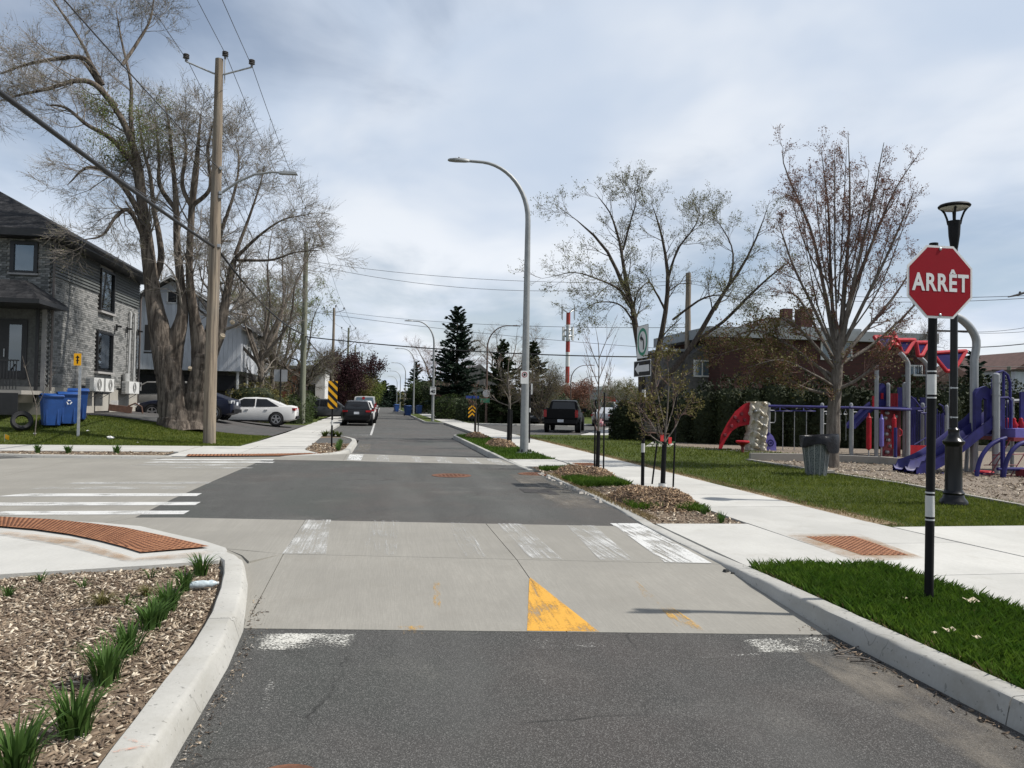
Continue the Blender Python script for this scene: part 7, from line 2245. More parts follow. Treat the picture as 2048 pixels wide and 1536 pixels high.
a = sp(1791, 855, -.9); MB().tube([(a[0], a[1], ZP), (a[0], a[1], a[2])], .05, 8).build('blue_post', 'play_blue', S)
an = np.linspace(-1.4, 1.4, 10); c = sp(1797, 865, -.9); MB().tube(np.c_[c[0] + .12 * np.cos(an), np.full(10, c[1]), c[2] + .12 * np.sin(an)], .02, 6).build('red_hoop', 'play_red', S)
panel_box(1819, 1862, 891, 913, .1, .07, 'play_red', 'red_step_panel')
for k in range(14):
    x = 1822 + k * 4.3
    panel_box(x, x + 1.3, 822 + 8 * math.sin(k), 892, 1.0, .03, 'play_blue', 'railing_bar')
for k in range(8):
    x = 1868 + k * 3.6
    panel_box(x, x + 1.3, 828, 885, 1.6, .03, 'play_blue', 'railing_bar')
panel_box(1840, 1852, 795, 820, 1.2, .05, 'play_blue', 'barrier_panel'); panel_box(1884, 1898, 826, 878, 1.7, .05, 'play_blue', 'barrier_panel'); panel_box(1820, 1832, 795, 890, 1.3, .05, 'play_blue', 'barrier_panel')
for pts, dy in (([(1822, 793), (1830, 800), (1845, 820)], .6), ([(1835, 822), (1845, 822), (1850, 830), (1850, 890)], .5), ([(1845, 818), (1862, 808)], .4), ([(1878, 808), (1885, 812), (1890, 830)], 1.2), ([(1828, 890), (1858, 872)], .3), ([(1842, 826), (1856, 826), (1860, 836)], .2)):
    MB().tube([sp(x, y, dy) for x, y in pts], .025, 6).build('hand_rail', 'play_blue', S, smooth=40)
# blue slide behind, far left of the deck
P = []
for k in range(12):
    u = k / 11
    x = 1750 - 48 * u; y = 812 + 45 * (u ** 1.15)
    c = sp(x, y, .9)
    P.append([c + [0, -.28, .16], c + [0, -.24, 0], c + [0, .24, 0], c + [0, .28, .16]])
MB().grid(np.array(P)).build('back_slide', 'play_blue', S, smooth=40)

# ---- slide tower on the right
YS = 16.6
W_ = thing('slide_tower', 'purple-blue double slide with grey posts and arched rope climber', 'slide', G(1960, 965, ZP))
def wp(px, py, dy=0.0):
    return DX(px, py, YS + dy)
cl = [(1806, 940), (1822, 941), (1850, 930), (1878, 913), (1905, 893), (1930, 873), (1950, 858), (1962, 850), (1975, 846)]
n = 24
ctr = spline([wp(x, y, .3 + .02 * i) for i, (x, y) in enumerate(cl)], n)
lane = []
for off in (-.42, .0):
    P = []
    for k in range(n):
        u = k / (n - 1)
        h = .27 * (1 if k > 1 else .4) + .10 * max(0, (u - .75) * 4)
        a = ctr[k] + np.array([.04, off, 0])
        P.append([a + [0, 0, h - .02], a + [0, -.015, h], a + [0, .015, h - .02], a + [0, .04, .05], a + [0, .10, 0], a + [0, .32, 0], a + [0, .38, .05], a + [0, .405, h - .02], a + [0, .42, h], a + [0, .44, h - .02], a + [0, .44, -.05], a + [0, -.0, -.05], a + [0, 0, h - .02]])
    MB().grid(np.array(P)).build('slide_chute', 'play_blue', W_, smooth=45)
a = ctr[1]
for dx in (.1, .75):
    for dy in (-.35, .35):
        MB().tube([(a[0] + dx - .1, a[1] + dy * .5, ZP - .05), (a[0] + dx, a[1] + dy, a[2] - .04)], .03, 8).build('slide_leg', 'play_blue', W_)
def wpost(px, pyt, pyb, dy, r, m='play_grey'):
    a = wp(px, (pyt + pyb) / 2, dy); zt = wp(px, pyt, dy)[2]
    MB().tube([(a[0], a[1], ZP - .1), (a[0], a[1], zt - r * .6)], r, 14).build('post', m, W_, smooth=40)
    MB().lathe([(r, -r * .6), (r * .85, -.2 * r), (r * .35, .05 * r)], (a[0], a[1], zt), 14).build('post_cap', m, W_, smooth=40)
    for f in (.78, .9):
        z = ZP + (zt - ZP) * f
        MB().lathe([(r + .012, z), (r + .012, z + .03)], (a[0], a[1], 0), 14).build('collar', 'play_grey', W_)
    return a
wpost(1992, 746, 968, 0, .085)
a = wp(1948, 900, .4)
path = [(a[0], a[1], ZP - .1), (a[0], a[1], wp(1952, 720, .4)[2])] + [tuple(wp(x, y, .4)) for x, y in ((1953, 690), (1950, 672), (1940, 655), (1928, 643), (1918, 636), (1905, 630))]
MB().tube(np.vstack([[path[0]], spline(path[1:], 14)]), .095, 14).build('bent_post', 'play_grey', W_, smooth=40)
wpost(2024, 795, 930, 1.4, .05)
a = wp(1972, 870, .2); MB().tube([(a[0] - .05, a[1] + .6, ZP), (a[0] + .02, a[1] + .6, a[2])], .05, 10).build('slide_support', 'play_grey', W_)
def wbox(x0, x1, y0, y1, dy, th, m, name):
    a, b = wp(x0, y1, dy), wp(x1, y0, dy)
    return MB().box(((a[0] + b[0]) / 2, YS + dy, (a[2] + b[2]) / 2), (abs(b[0] - a[0]), th, abs(b[2] - a[2]))).build(name, m, W_)
# slide hood (arched frame)
hood = [(1951, 865), (1951, 785), (1955, 778), (1963, 775), (1972, 772), (1980, 778), (1986, 780), (1986, 868), (1974, 868), (1974, 800), (1966, 795), (1963, 802), (1963, 830), (1963, 865)]
MB().plate([wp(x, y, .1) for x, y in hood], .10, (0, 1, 0)).build('slide_hood', 'play_blue', W_)
MB().plate([wp(x, y, .7) for x, y in hood], .10, (0, 1, 0)).build('slide_hood', 'play_blue', W_)
wbox(1986, 2100, 857, 875, .6, 1.4, 'play_violet', 'deck')
wbox(1986, 2100, 874, 880, .5, 1.3, 'play_darkred', 'deck_edge')
wbox(2000, 2008, 796, 858, .2, .05, 'play_blue', 'barrier_panel'); wbox(2040, 2100, 785, 850, 1.2, .05, 'play_blue', 'barrier_panel')
for k in range(4):
    wbox(2008 + k * 5, 2009.5 + k * 5, 800, 858, .2, .025, 'play_blue', 'railing_bar')
MB().tube([wp(1998, 796, .2), wp(2016, 795, .2), wp(2022, 802, .2), wp(2022, 858, .2)], .03, 8).build('hand_rail', 'play_blue', W_, smooth=40)
MB().tube([wp(x, y, 1.0) for x, y in ((1985, 860), (1985, 760), (1992, 746), (2005, 742), (2015, 750), (2020, 765), (2020, 858))], .035, 8).build('hoop_rail', 'play_blue', W_, smooth=40)
MB().tube([wp(2007, 746, 1.0), wp(2007, 858, 1.0)], .035, 8).build('hoop_post', 'play_blue', W_)
for k in range(5):
    MB().lathe([(.07, 0), (.1, .08), (.04, .18), (.05, .22), (.02, .26)], wp(2014 + k * 14, 856, .5), 10).build('red_knob', 'play_red', W_, smooth=50)
MB().tube([wp(2012, 805, 1.6), wp(2025, 802, 1.6), wp(2060, 801, 1.6)], .05, 8).build('white_rail', 'play_grey', W_)
# arched rope climber
for pts, dy in (([(1953, 970), (1954, 945), (1962, 915), (1978, 893), (1995, 882), (2012, 876)], -.6), ([(2007, 974), (2008, 945), (2016, 915), (2030, 895), (2048, 885), (2080, 880)], -.9)):
    MB().tube(spline([wp(x, y, dy) for x, y in pts], 14), .05, 10).build('arch_rail', 'play_blue', W_, smooth=40)
MB().tube([wp(1995, 938, -.7), wp(2080, 938, -.7)], .04, 8).build('cross_rail', 'play_blue', W_)
for a, b in (((1975, 960), (2020, 880)), ((2010, 970), (2060, 890)), ((1968, 930), (2035, 930)), ((1985, 910), (2050, 908)), ((1966, 948), (2035, 952)), ((2035, 970), (2075, 905)), ((1978, 930), (2000, 905))):
    MB().tube([wp(*a, -.65), wp(*b, -.65)], .012, 6).build('rope', 'play_darkred', W_)
wbox(2003, 2008, 878, 970, -.7, .08, 'play_blue', 'climber_post')
st = wp(1968, 944, -.2)
MB().lathe([(.05, ZP), (.06, st[2] - .3), (.2, st[2] - .02), (.22, st[2])], (st[0], st[1], 0), 14).build('step_pod', 'play_blue', W_, smooth=40)
MB().lathe([(.22, st[2]), (.2, st[2] + .03)], (st[0], st[1], 0), 14).build('step_top', 'play_red', W_)
b = wp(2052, 970, -.8)
MB().box((b[0] + .2, b[1], ZP + .1), (.6, .4, .2)).build('red_block', 'play_darkred', W_)

# ---- borders around the play area
BO = bpy.data.objects.new('playground_border', None); COL.objects.link(BO); BO['kind'] = 'structure'
def border(pts, w, z0, z1, m='concrete_old'):
    q = [np.array([*p, 0]) for p in pts]
    for a, b in zip(q[:-1], q[1:]):
        L = np.linalg.norm(b - a); k = max(1, int(L / 2.4))
        for i in range(k):
            s, e = a + (b - a) * i / k, a + (b - a) * ((i + 1) / k - .004)
            d = (e - s) / np.linalg.norm(e - s); nn = np.array([-d[1], d[0], 0]) * w / 2
            MB().prism([(s - nn)[:2], (e - nn)[:2], (e + nn)[:2], (s + nn)[:2]], z0, z1 + rng.normal() * .004).build('border_stone', m, BO)
border([gx(a, b, .15) for a, b in [(1495, 919.5), (1640, 942), (1800, 966), (2048, 1011), (2300, 1070)]], .10, -.1, .165)
border([gx(a, b, .15) for a, b in [(1500, 919.5), (1640, 921.5), (1760, 927), (1850, 935)]], .16, -.1, .34)
border([gx(a, b, .15) for a, b in [(1345, 893), (1560, 907), (1660, 914)]], .08, -.1, .155)
border([gx(a, b, .15) for a, b in [(1345, 880), (1520, 889), (1760, 896), (2100, 905)]], .14, -.1, .35)
# concrete pad with bench
walk('bench_pad', [[gx(1290, 893, .13), gx(1340, 894, .13), gx(1356, 882, .13), gx(1310, 881, .13)]], .137)
b = G(1312, 889, .13)
t = thing('park_bench', 'small dark bench beside the playground, behind the staked tree', 'bench', b, 1.75)
for s in (-.55, .55):
    MB().tube([(s, -.25, 0), (s, -.2, .42), (s, .2, .42), (s, .32, .9)], .035, 6).build('leg', 'black_paint', t, local=True)
    MB().tube([(s, .2, .42), (s, .28, 0)], .035, 6).build('leg', 'black_paint', t, local=True)
for k in range(3):
    MB().box((0, -.16 + k * .14, .45), (1.3, .11, .035)).build('seat_slat', 'brown_wood', t, local=True)
for k in range(3):
    MB().box((0, .24 + k * .03, .56 + k * .14), (1.3, .03, .11), rx=-.2).build('back_slat', 'bark_pale', t, local=True)
# ---- trash can with black bag
b = G(1632, 950, .13)
t = thing('trash_can', 'grey mesh trash can lined with a black bag by the tree', 'trash can', b)
def mesh_mat():
    m, nt, bb = new_mat('mesh_metal')
    v = coords(nt)
    wv = N(nt, 'ShaderNodeTexVoronoi'); nt.links.new(mapping(nt, v, (1, 1, .7)), wv.inputs['Vector']); wv.inputs['Scale'].default_value = 42
    c = mixc(nt, mapr(nt, wv.outputs['Distance'], .25, .5), rgb((.05, .06, .065)), rgb((.17, .19, .20)))
    nt.links.new(c, bb.inputs['Base Color']); bb.inputs['Roughness'].default_value = .5; bb.inputs['Metallic'].default_value = .4
mesh_mat()
mat('bag_black', (0.006, 0.006, 0.008), .35, 0, .3, 10, .6, 20, spec=.25)
MB().lathe([(.22, .0), (.225, .05), (.28, .5), (.325, .84)], n=28, caps=False).build('can', 'mesh_metal', t, local=True, smooth=180)
for k in range(14):
    a = 2 * math.pi * k / 14
    MB().tube([(math.cos(a) * .226, math.sin(a) * .226, .02), (math.cos(a) * .33, math.sin(a) * .33, .85)], .007, 5).build('wire_stave', 'galv', t, local=True)
P = []
for i, (r, z) in enumerate(((.30, .86), (.345, .90), (.36, .86), (.365, .76), (.37, .68))):
    row = []
    for k in range(29):
        a = 2 * math.pi * k / 28
        w = .03 * math.sin(a * 5 + i) + .02 * math.sin(a * 9 + 2)
        ex = .20 * max(0, math.cos(a - .2)) ** 2 * (i >= 1)
        row.append(((r + w * .6 + ex) * math.cos(a), (r + w * .6 + ex * .3) * math.sin(a), z + .05 * math.sin(a * 3 + 1) * (i > 2) + ex * .25 * (i < 3) - (.12 if i == 4 and math.cos(a) > 0 else 0)))
    P.append(row)
MB().grid(np.array(P)).build('bag', 'bag_black', t, local=True, smooth=60)
MB().lathe([(.30, .80), (.1, .76), (.01, .75)], n=20, caps=False).build('bag_inside', 'bag_black', t, local=True)
MB().box((.42, .25, .06), (.3, .2, .06)).build('anchor_block', 'concrete_old', t, local=True)

# ------------------------------------------------------------------ hedge, red brick building, tower, far buildings
hb = []
for k, (px, Y) in enumerate([(1290, 33.2), (1330, 32.4), (1372, 31.4), (1415, 30.6), (1460, 30.0), (1505, 29.6), (1550, 29.2), (1595, 28.8), (1640, 28.5), (1690, 28.2), (1740, 27.9), (1790, 27.6), (1840, 27.3), (1890, 27.2), (1940, 27.2), (1990, 27.2), (2045, 27.2), (2100, 27.2)]):
    d = ray(px, 800); x = d[0] / d[1] * Y
    h = 2.2 + .75 * sm(np.array((px - 1300) / 200.0)) + .12 * math.sin(k * 2.3)
    hb.append((x, Y, .0, .80, .75, float(h), -.2))
leafy('cedar_hedge', 'tall dark cedar hedge behind the playground', hb, 50000, (.08, .19), 'leaf_cedar', 'hedge', 31, 'leaf_cedar', lump=.45)
leafy('shrub', 'low dark shrubs at the left end of the cedar hedge', [(10.9, 33.6, .0, .7, .7, 1.9, 0)], 5000, (.07, .16), 'leaf_cedar', 'shrub', 32, 'leaf_cedar')
BB = thing('brick_building', 'dark red brick building with a grey flat roof behind the hedge', 'building', (24, 42, 0))
mat('brick_red', (0.065, 0.022, 0.017), .9, 0, .2, 9)
def brick_tex(name, a, b_, mo):
    m, nt, b = new_mat(name)
    v = coords(nt)
    br = N(nt, 'ShaderNodeTexBrick'); nt.links.new(mapping(nt, v, (1, 1, 1), (R(90), 0, 0)), br.inputs['Vector'])
    br.inputs['Scale'].default_value = 1.0; br.inputs['Brick Width'].default_value = .25; br.inputs['Row Height'].default_value = .09; br.inputs['Mortar Size'].default_value = .012
    br.inputs['Color1'].default_value = rgb(a); br.inputs['Color2'].default_value = rgb(b_); br.inputs['Mortar'].default_value = rgb(mo)
    nt.links.new(br.outputs[0], b.inputs['Base Color']); b.inputs['Roughness'].default_value = .9
brick_tex('brick_redwall', (0.050, 0.016, 0.013), (0.075, 0.024, 0.018), (0.035, 0.022, 0.02))
mat('fascia_grey', (0.22, 0.24, 0.25), .6, 0, .08, 3)
YBld = 40.0
def bp(px, py, Y=YBld): return DX(px, py, Y)
xa, xb = bp(1440, 700)[0], bp(1862, 700)[0]
zt = bp(1600, 680)[2]; zr = bp(1600, 660)[2]
MB().box(((xa + xb) / 2, YBld + 4, zt / 2), (xb - xa, 8, zt)).build('wall', 'brick_redwall', BB)
MB().box(((xa + xb) / 2 - .3, YBld + 4, (zt + zr) / 2), (xb - xa + 1.0, 8.8, zr - zt)).build('roof_fascia', 'fascia_grey', BB)
MB().box((bp(1640, 650)[0], YBld + 4, zr + .15), ((xb - xa) * .5, 6, .3)).build('parapet', 'fascia_grey', BB)
def bwin(x0, x1, y0, y1, Y=YBld, par=BB):
    a, b = bp(x0, y1, Y), bp(x1, y0, Y)
    c = (a + b) / 2; w, h = b[0] - a[0], b[2] - a[2]
    f = MB()
    for s in (-1, 1):
        f.box((c[0] + s * w / 2, Y - .04, c[2]), (.09, .08, h + .09)); f.box((c[0], Y - .04, c[2] + s * h / 2), (w - .09, .08, .09))
    f.box((c[0], Y - .04, c[2]), (.06, .06, h - .09))
    fr = f.build('window', 'trim_white', par)
    MB().box((c[0], Y - .012, c[2]), (w, .02, h)).build('pane', 'car_glass_blue', fr)
bwin(1642, 1702, 684, 718); bwin(1812, 1842, 732, 752)
MB().box((bp(1828, 745)[0], YBld - .5, bp(1828, 752)[2]), (1.6, 1.0, .1)).build('balcony_slab', 'fascia_grey', BB)
for k in range(9):
    MB().box((bp(1812 + k * 4, 745)[0], YBld - .95, bp(1828, 745)[2]), (.03, .03, .7)).build('balcony_bar', 'black_paint', BB)
# chimneys and the pitched roof behind
ch = bp(1607, 645, 43); MB().box((ch[0], 43, ch[2]), (.75, .75, 1.6)).build('chimney', 'brick_red', BB)
ch = bp(1572, 632, 46); MB().box((ch[0], 46, ch[2]), (.6, .6, .9)).build('chimney', 'brick_red', BB)
pk = [bp(1510, 665, 45), bp(1570, 634, 45), bp(1640, 665, 45)]
MB().plate(pk, 6, (0, 1, 0)).build('pitched_roof', 'shingle_grey', BB)
# left wing behind the turn sign
LB = thing('garage_building', 'dark brown gabled house wing behind the turn sign', 'house', (16, 42, 0))
a, b = bp(1328, 760, 42), bp(1372, 703, 42)
MB().box(((a[0] + b[0]) / 2, 44, b[2] / 2), (b[0] - a[0], 4, b[2])).build('wall', 'stone_dark', LB)
MB().box(((a[0] + b[0]) / 2, 44, b[2] + .05), (b[0] - a[0] + .4, 4.4, .14)).build('roof', 'fascia_grey', LB)
a, b = bp(1372, 800, 41.5), bp(1445, 690, 41.5)
pk = [(a[0], 41.5, 0), (b[0], 41.5, 0), (b[0], 41.5, bp(1445, 668, 41.5)[2]), (a[0], 41.5, bp(1372, 715, 41.5)[2])]
MB().plate(pk, 3, (0, 1, 0)).build('gable_wing', 'stone_dark', LB)
bwin(1388, 1420, 722, 752, 41.5, LB)
# radio tower
TW = thing('radio_tower', 'red and white telecom tower on the right horizon', 'tower', D(1134, 800, 150) * [1, 1, 0])
tb = D(1134, 800, 150)
mat('tower_red', (0.30, 0.03, 0.02), .6, 0, .1, 1); mat('tower_white', (0.6, 0.6, 0.6), .6, 0, .05, 1)
bands = [(766, 733, 'tower_red'), (733, 704, 'tower_white'), (704, 683, 'tower_red'), (683, 649, 'tower_white'), (649, 625, 'tower_red')]
for y0, y1, m in bands:
    z0, z1 = D(1134, y0, 150)[2], D(1134, y1, 150)[2]
    r0 = .42
    MB().lathe([(r0, z0), (r0 * .97, z1)], (tb[0], tb[1], 0), 16).build('mast_section', m, TW, smooth=40)
MB().lathe([(.42, -1), (.42, D(1134, 766, 150)[2])], (tb[0], tb[1], 0), 16).build('mast_foot', 'tower_white', TW, smooth=40)
for yy, r in ((660, .9), (672, 1.0)):
    z = D(1134, yy, 150)[2]
    an = np.linspace(0, 2 * math.pi, 13)
    MB().tube(np.c_[tb[0] + r * np.cos(an), tb[1] + r * np.sin(an), np.full(13, z)], .12, 5, caps=False).build('antenna_ring', 'galv', TW)
for k in range(6):
    a = k * math.pi / 3 + .2
    z = D(1134, 667, 150)[2]
    MB().box((tb[0] + 1.05 * math.cos(a), tb[1] + 1.05 * math.sin(a), z), (.34, .34, 2.6), a).build('antenna_panel', 'tower_white' if k % 2 else 'galv', TW)
zt = D(1134, 626, 150)[2]
for k in range(4):
    a = k * math.pi / 2 + .5
    e = np.array([tb[0] + 1.7 * math.cos(a), tb[1] + 1.7 * math.sin(a), zt])
    MB().tube([(tb[0], tb[1], zt + .0), e + [0, 0, .9]], .09, 5).build('antenna_arm', 'galv', TW)
    MB().tube([e + [0, 0, -1.2], e + [0, 0, 1.6]], .10, 5).build('whip_antenna', 'galv', TW)
MB().tube([(tb[0] - 1.3, tb[1], zt), (tb[0] - 1.3, tb[1], zt + 2.7)], .04, 5).build('whip_antenna', 'galv', TW)
# far shops and houses on the right
SH = thing('shop_building', 'low pale shop building with a red sign at the end of the branch road', 'building', (60, 175, 0))
a, b = D(1192, 812, 170), D(1262, 795, 170)
MB().box(((a[0] + b[0]) / 2, a[1], 2.6), (b[0] - a[0], 10, 5.2)).build('wall', 'fascia_grey', SH)
MB().box(((a[0] + b[0]) / 2, a[1] - .2, 5.4), (b[0] - a[0] + .6, 10.6, .7)).build('roof_edge', 'trim_white', SH)
c = D(1217, 803, 163)
MB().box((c[0], c[1], c[2] + .1), (3.0, .3, 2.0)).build('red_sign', 'paint_red', SH)
sl_ = text_mesh('sign_lettering', '77', 1.5, SH, (0, 0, 0), (R(90), 0, 0), 'sign_white', 1.0, .02)
sl_.location = tuple(np.array([c[0] - 1.2, c[1] - .2, c[2] + .2]) - np.array(SH.location))
for k in range(4):
    q = D(1200 + k * 14, 812, 163); MB().box((q[0], q[1] + 1.5, 1.8), (1.4, .2, 2.2)).build('window', 'pane_dark', SH)
def small_house(lab, px, dep, w, wallh, roofh, wm, rm, d=8, rz=0, name='house', gambrel=False):
    b = D(px, 800, dep); b[2] = 0
    t = thing(name, lab, 'house', b, rz)
    MB().box((0, d / 2, wallh / 2), (w, d, wallh)).build('wall', wm, t, local=True)
    if gambrel:
        prof = [(-w / 2 - .4, wallh), (-w / 2 + .5, wallh + roofh * .75), (0, wallh + roofh), (w / 2 - .5, wallh + roofh * .75), (w / 2 + .4, wallh)]
    else:
        prof = [(-w / 2 - .4, wallh - .1), (0, wallh + roofh), (w / 2 + .4, wallh - .1)]
    MB().plate([(x, -.4, z) for x, z in prof], d + .8, (0, 1, 0)).build('roof', rm, t, local=True)
    for k in range(2):
        f = MB().box((-w / 4 + k * w / 2, -.03, wallh * .55), (1.1, .08, 1.2)).build('window', 'trim_white', t, local=True)
        MB().box((-w / 4 + k * w / 2, -.08, wallh * .55), (.95, .03, 1.05)).build('pane', 'pane_dark', f, local=True)
    MB().box((.1, -.03, 1.05), (.95, .08, 2.1)).build('door', 'brown_wood', t, local=True)
    return t
mat('roof_brown', (0.10, 0.055, 0.045), .9, 0, .2, 3)
small_house('house with a dark brown roof behind the speed limit sign', 868, 118, 6.5, 2.6, 2.6, 'stone_dark', 'roof_brown', gambrel=True)
small_house('pale gabled house half hidden behind the spruces', 958, 82, 5.0, 3.6, 2.2, 'fascia_grey', 'shingle_grey')
small_house('white gabled house beyond the pickup truck', 1128, 125, 7, 3.0, 1.8, 'trim_white', 'shingle_grey')
small_house('house with a low brown roof at the right edge', 1898, 58, 5, 3.9, 1.2, 'stone_dark', 'roof_brown')
b = small_house('grey house with a dark roof at the far right edge', 2085, 62, 5, 5.2, 1.5, 'board_grey', 'roof_brown')
# shrubs in the middle distance
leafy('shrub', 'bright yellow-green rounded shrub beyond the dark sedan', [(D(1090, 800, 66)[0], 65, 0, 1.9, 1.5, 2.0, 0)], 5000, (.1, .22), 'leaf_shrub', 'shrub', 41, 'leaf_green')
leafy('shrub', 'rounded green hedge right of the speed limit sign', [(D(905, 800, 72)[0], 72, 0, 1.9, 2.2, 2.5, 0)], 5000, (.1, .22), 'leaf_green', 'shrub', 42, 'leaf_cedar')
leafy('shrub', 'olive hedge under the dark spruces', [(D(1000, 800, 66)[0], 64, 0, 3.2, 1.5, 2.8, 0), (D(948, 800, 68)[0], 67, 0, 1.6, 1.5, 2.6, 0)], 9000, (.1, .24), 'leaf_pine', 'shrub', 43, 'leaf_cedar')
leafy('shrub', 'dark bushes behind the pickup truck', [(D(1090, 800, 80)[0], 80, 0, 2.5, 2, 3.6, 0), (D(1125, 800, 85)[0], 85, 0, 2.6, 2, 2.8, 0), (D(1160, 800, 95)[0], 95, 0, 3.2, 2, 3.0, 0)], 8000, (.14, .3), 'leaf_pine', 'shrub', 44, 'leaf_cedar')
leafy('treeline', 'wooded mass along the far right horizon', [(D(1180, 800, 190)[0] + 4, 205, 0, 30, 8, 6, 0), (D(900, 800, 190)[0], 190, 0, 12, 6, 6, 0), (110, 150, 0, 30, 8, 6, 0)], 8000, (.6, 1.4), 'leaf_olive', 'trees', 45, 'leaf_cedar')
leafy('treeline', 'dark green mass closing the end of the street', [(-3, 250, 0, 14, 6, 5.2, 0)], 4000, (.6, 1.4), 'leaf_pine', 'trees', 46, 'leaf_cedar')
# ------------------------------------------------------------------ wood chips
for i, c in enumerate([(0.105, 0.074, 0.050), (0.20, 0.150, 0.104), (0.33, 0.265, 0.19), (0.52, 0.45, 0.35)]):
    mat('chip%d' % i, c, .9, 0, .25, 12, rand=0)
for i, c in enumerate([(0.13, 0.082, 0.048), (0.23, 0.150, 0.088), (0.36, 0.26, 0.16), (0.085, 0.055, 0.036)]):
    mat('chipfresh%d' % i, c, .9, 0, .25, 12)
def chips(name, lab, P, size, mats, seed, thin=.18, tilt=.35, parent=None):
    """P (n,3) centres; small splintered blocks, one mesh"""
    g = np.random.default_rng(seed)
    n = len(P)
    L = (size[0] + (size[1] - size[0]) * g.random(n) ** 2.3)
    W = L * (.18 + .30 * g.random(n)); T = L * thin * (.4 + .6 * g.random(n)) * .5 + .0015
    th = g.random(n) * 6.283
    d = unit(np.c_[np.cos(th), np.sin(th), g.normal(size=n) * tilt])
    s = unit(np.c_[-np.sin(th), np.cos(th), g.normal(size=n) * tilt])
    u = np.cross(d, s)
    tp = .45 + .55 * g.random((n, 2))
    V = []
    for e, (sg) in enumerate((-1, 1)):
        for (a, b) in ((-1, -1), (1, -1), (1, 1), (-1, 1)):
            V.append(P + d * (sg * L / 2)[:, None] + s * (a * W / 2 * tp[:, e])[:, None] + u * (b * T / 2)[:, None])
    V = np.stack(V, 1).reshape(-1, 3)
    q = np.array([(0, 3, 2, 1), (4, 5, 6, 7), (0, 1, 5, 4), (1, 2, 6, 5), (2, 3, 7, 6), (3, 0, 4, 7)])
    F = (np.arange(n)[:, None, None] * 8 + q[None]).reshape(-1, 4)
    mi = np.repeat(g.integers(0, len(mats), n), 6)
    o = raw_mesh(name, V, F, 4, mats, parent, mi=mi)
    if parent is None:
        tag(o, lab, 'wood chips', kind='stuff')
    else:
        o['kind'] = 'stuff'
    return o
CH = ['chip0', 'chip1', 'chip2', 'chip1', 'chip3', 'chip0']
CF = ['chipfresh0', 'chipfresh1', 'chipfresh2', 'chipfresh1', 'chipfresh3']
vis = [gx(0, 1146, .1), gx(150, 1137, .1), gx(300, 1128, .1), gx(438, 1121, .1), gx(436, 1180, .1), gx(404, 1242, .1), gx(298, 1400, .1), gx(172, 1536, .1), gx(120, 1600, .1), gx(-60, 1600, .1), gx(-60, 1150, .1)]
p = scatter(vis, 21000, 1); g = np.random.default_rng(2)
bed_z = lambda x, y: .088 + .012 * np.sin(x * 3.1) * np.cos(y * 2.3)
chips('wood_chips', 'shredded wood mulch covering the near left planting bed', np.c_[p, bed_z(p[:, 0], p[:, 1]) + .012 * g.random(len(p))], (.008, .066), CH, 3)
p = scatter(BED_R, 5000, 4); chips('wood_chips', 'wood mulch covering the right planting bed', np.c_[p, .12 + .01 * g.random(len(p))], (.02, .08), CH, 5)
p = scatter(ISLAND, 2500, 6); p = p[p[:, 1] < 27.8]; chips('wood_chips', 'coarse wood mulch in the left island under the hazard marker', np.c_[p, .135 + .02 * g.random(len(p))], (.04, .13), CF + CH, 7)
p = scatter([(-5.7, 21.6), (-5.7, 22.9), (-12, 22.9), (-12, 21.8), (-8.5, 21.4), (-7.2, 21.3)], 1500, 8); chips('wood_chips', 'mulch strip along the far left kerb', np.c_[p, .13 + .01 * g.random(len(p))], (.03, .10), CH, 9)
p = np.r_[scatter(PIT_NEAR, 5000, 10), scatter(PIT_FAR, 3000, 11)]; p = p[p[:, 0] < 18]
chips('wood_chips', 'pale wood chips covering the playground floor', np.c_[p, .145 + .015 * g.random(len(p))], (.03, .10), ['chip1', 'chip2', 'chip0', 'chip3'], 12)

# ------------------------------------------------------------------ mulch mounds
def mound(lab, c, rx, ry, h, n, seed, size=(.03, .10)):
    t = thing('mulch_mound', lab, 'mulch mound', (c[0], c[1], .11), group='mulch mounds around the young trees')
    g = np.random.default_rng(seed)
    f = lambda r, a: h * np.clip(1 - r ** 2.3, 0, 1) * (1 + .30 * np.sin(a * 2 + seed) * r + .2 * np.sin(a * 5 + r * 4) * r) - .22 * h * np.exp(-(r / .16) ** 2)
    A, Rr = np.meshgrid(np.linspace(0, 2 * math.pi, 33), np.linspace(.0, 1, 10))
    MB().grid(np.stack([c[0] + rx * Rr * np.cos(A), c[1] + ry * Rr * np.sin(A), .105 + f(Rr, A)], -1)).build('heap', 'mulch_ground', t, smooth=180)
    r = np.sqrt(g.random(n)) * 1.04; a = g.random(n) * 6.283
    P = np.c_[c[0] + rx * r * np.cos(a), c[1] + ry * r * np.sin(a), .11 + f(r, a) + .015 * g.random(n)]
    chips('chips', None, P, size, CF, seed + 1, tilt=.6, parent=t)
c1 = G(1312, 1008, .13); mound('tallest mulch mound around the leafy staked tree', (4.30, c1[1] + .35), .64, 1.2, .22, 4200, 21)
c2 = G(1187, 952, .13); mound('mulch mound around the slender bare young tree', (4.38, c2[1] + .2), .62, 1.3, .19, 3000, 22)
c3 = G(1012, 893, .13); mound('mulch mound around the young tree left of the light pole', (4.25, c3[1] + .4), .55, 1.5, .24, 1600, 23, (.05, .14))
c4 = G(953, 875, .13); mound('farthest mulch mound around the small young tree', (4.2, c4[1] + .3), .55, 1.5, .21, 1000, 24, (.06, .16))

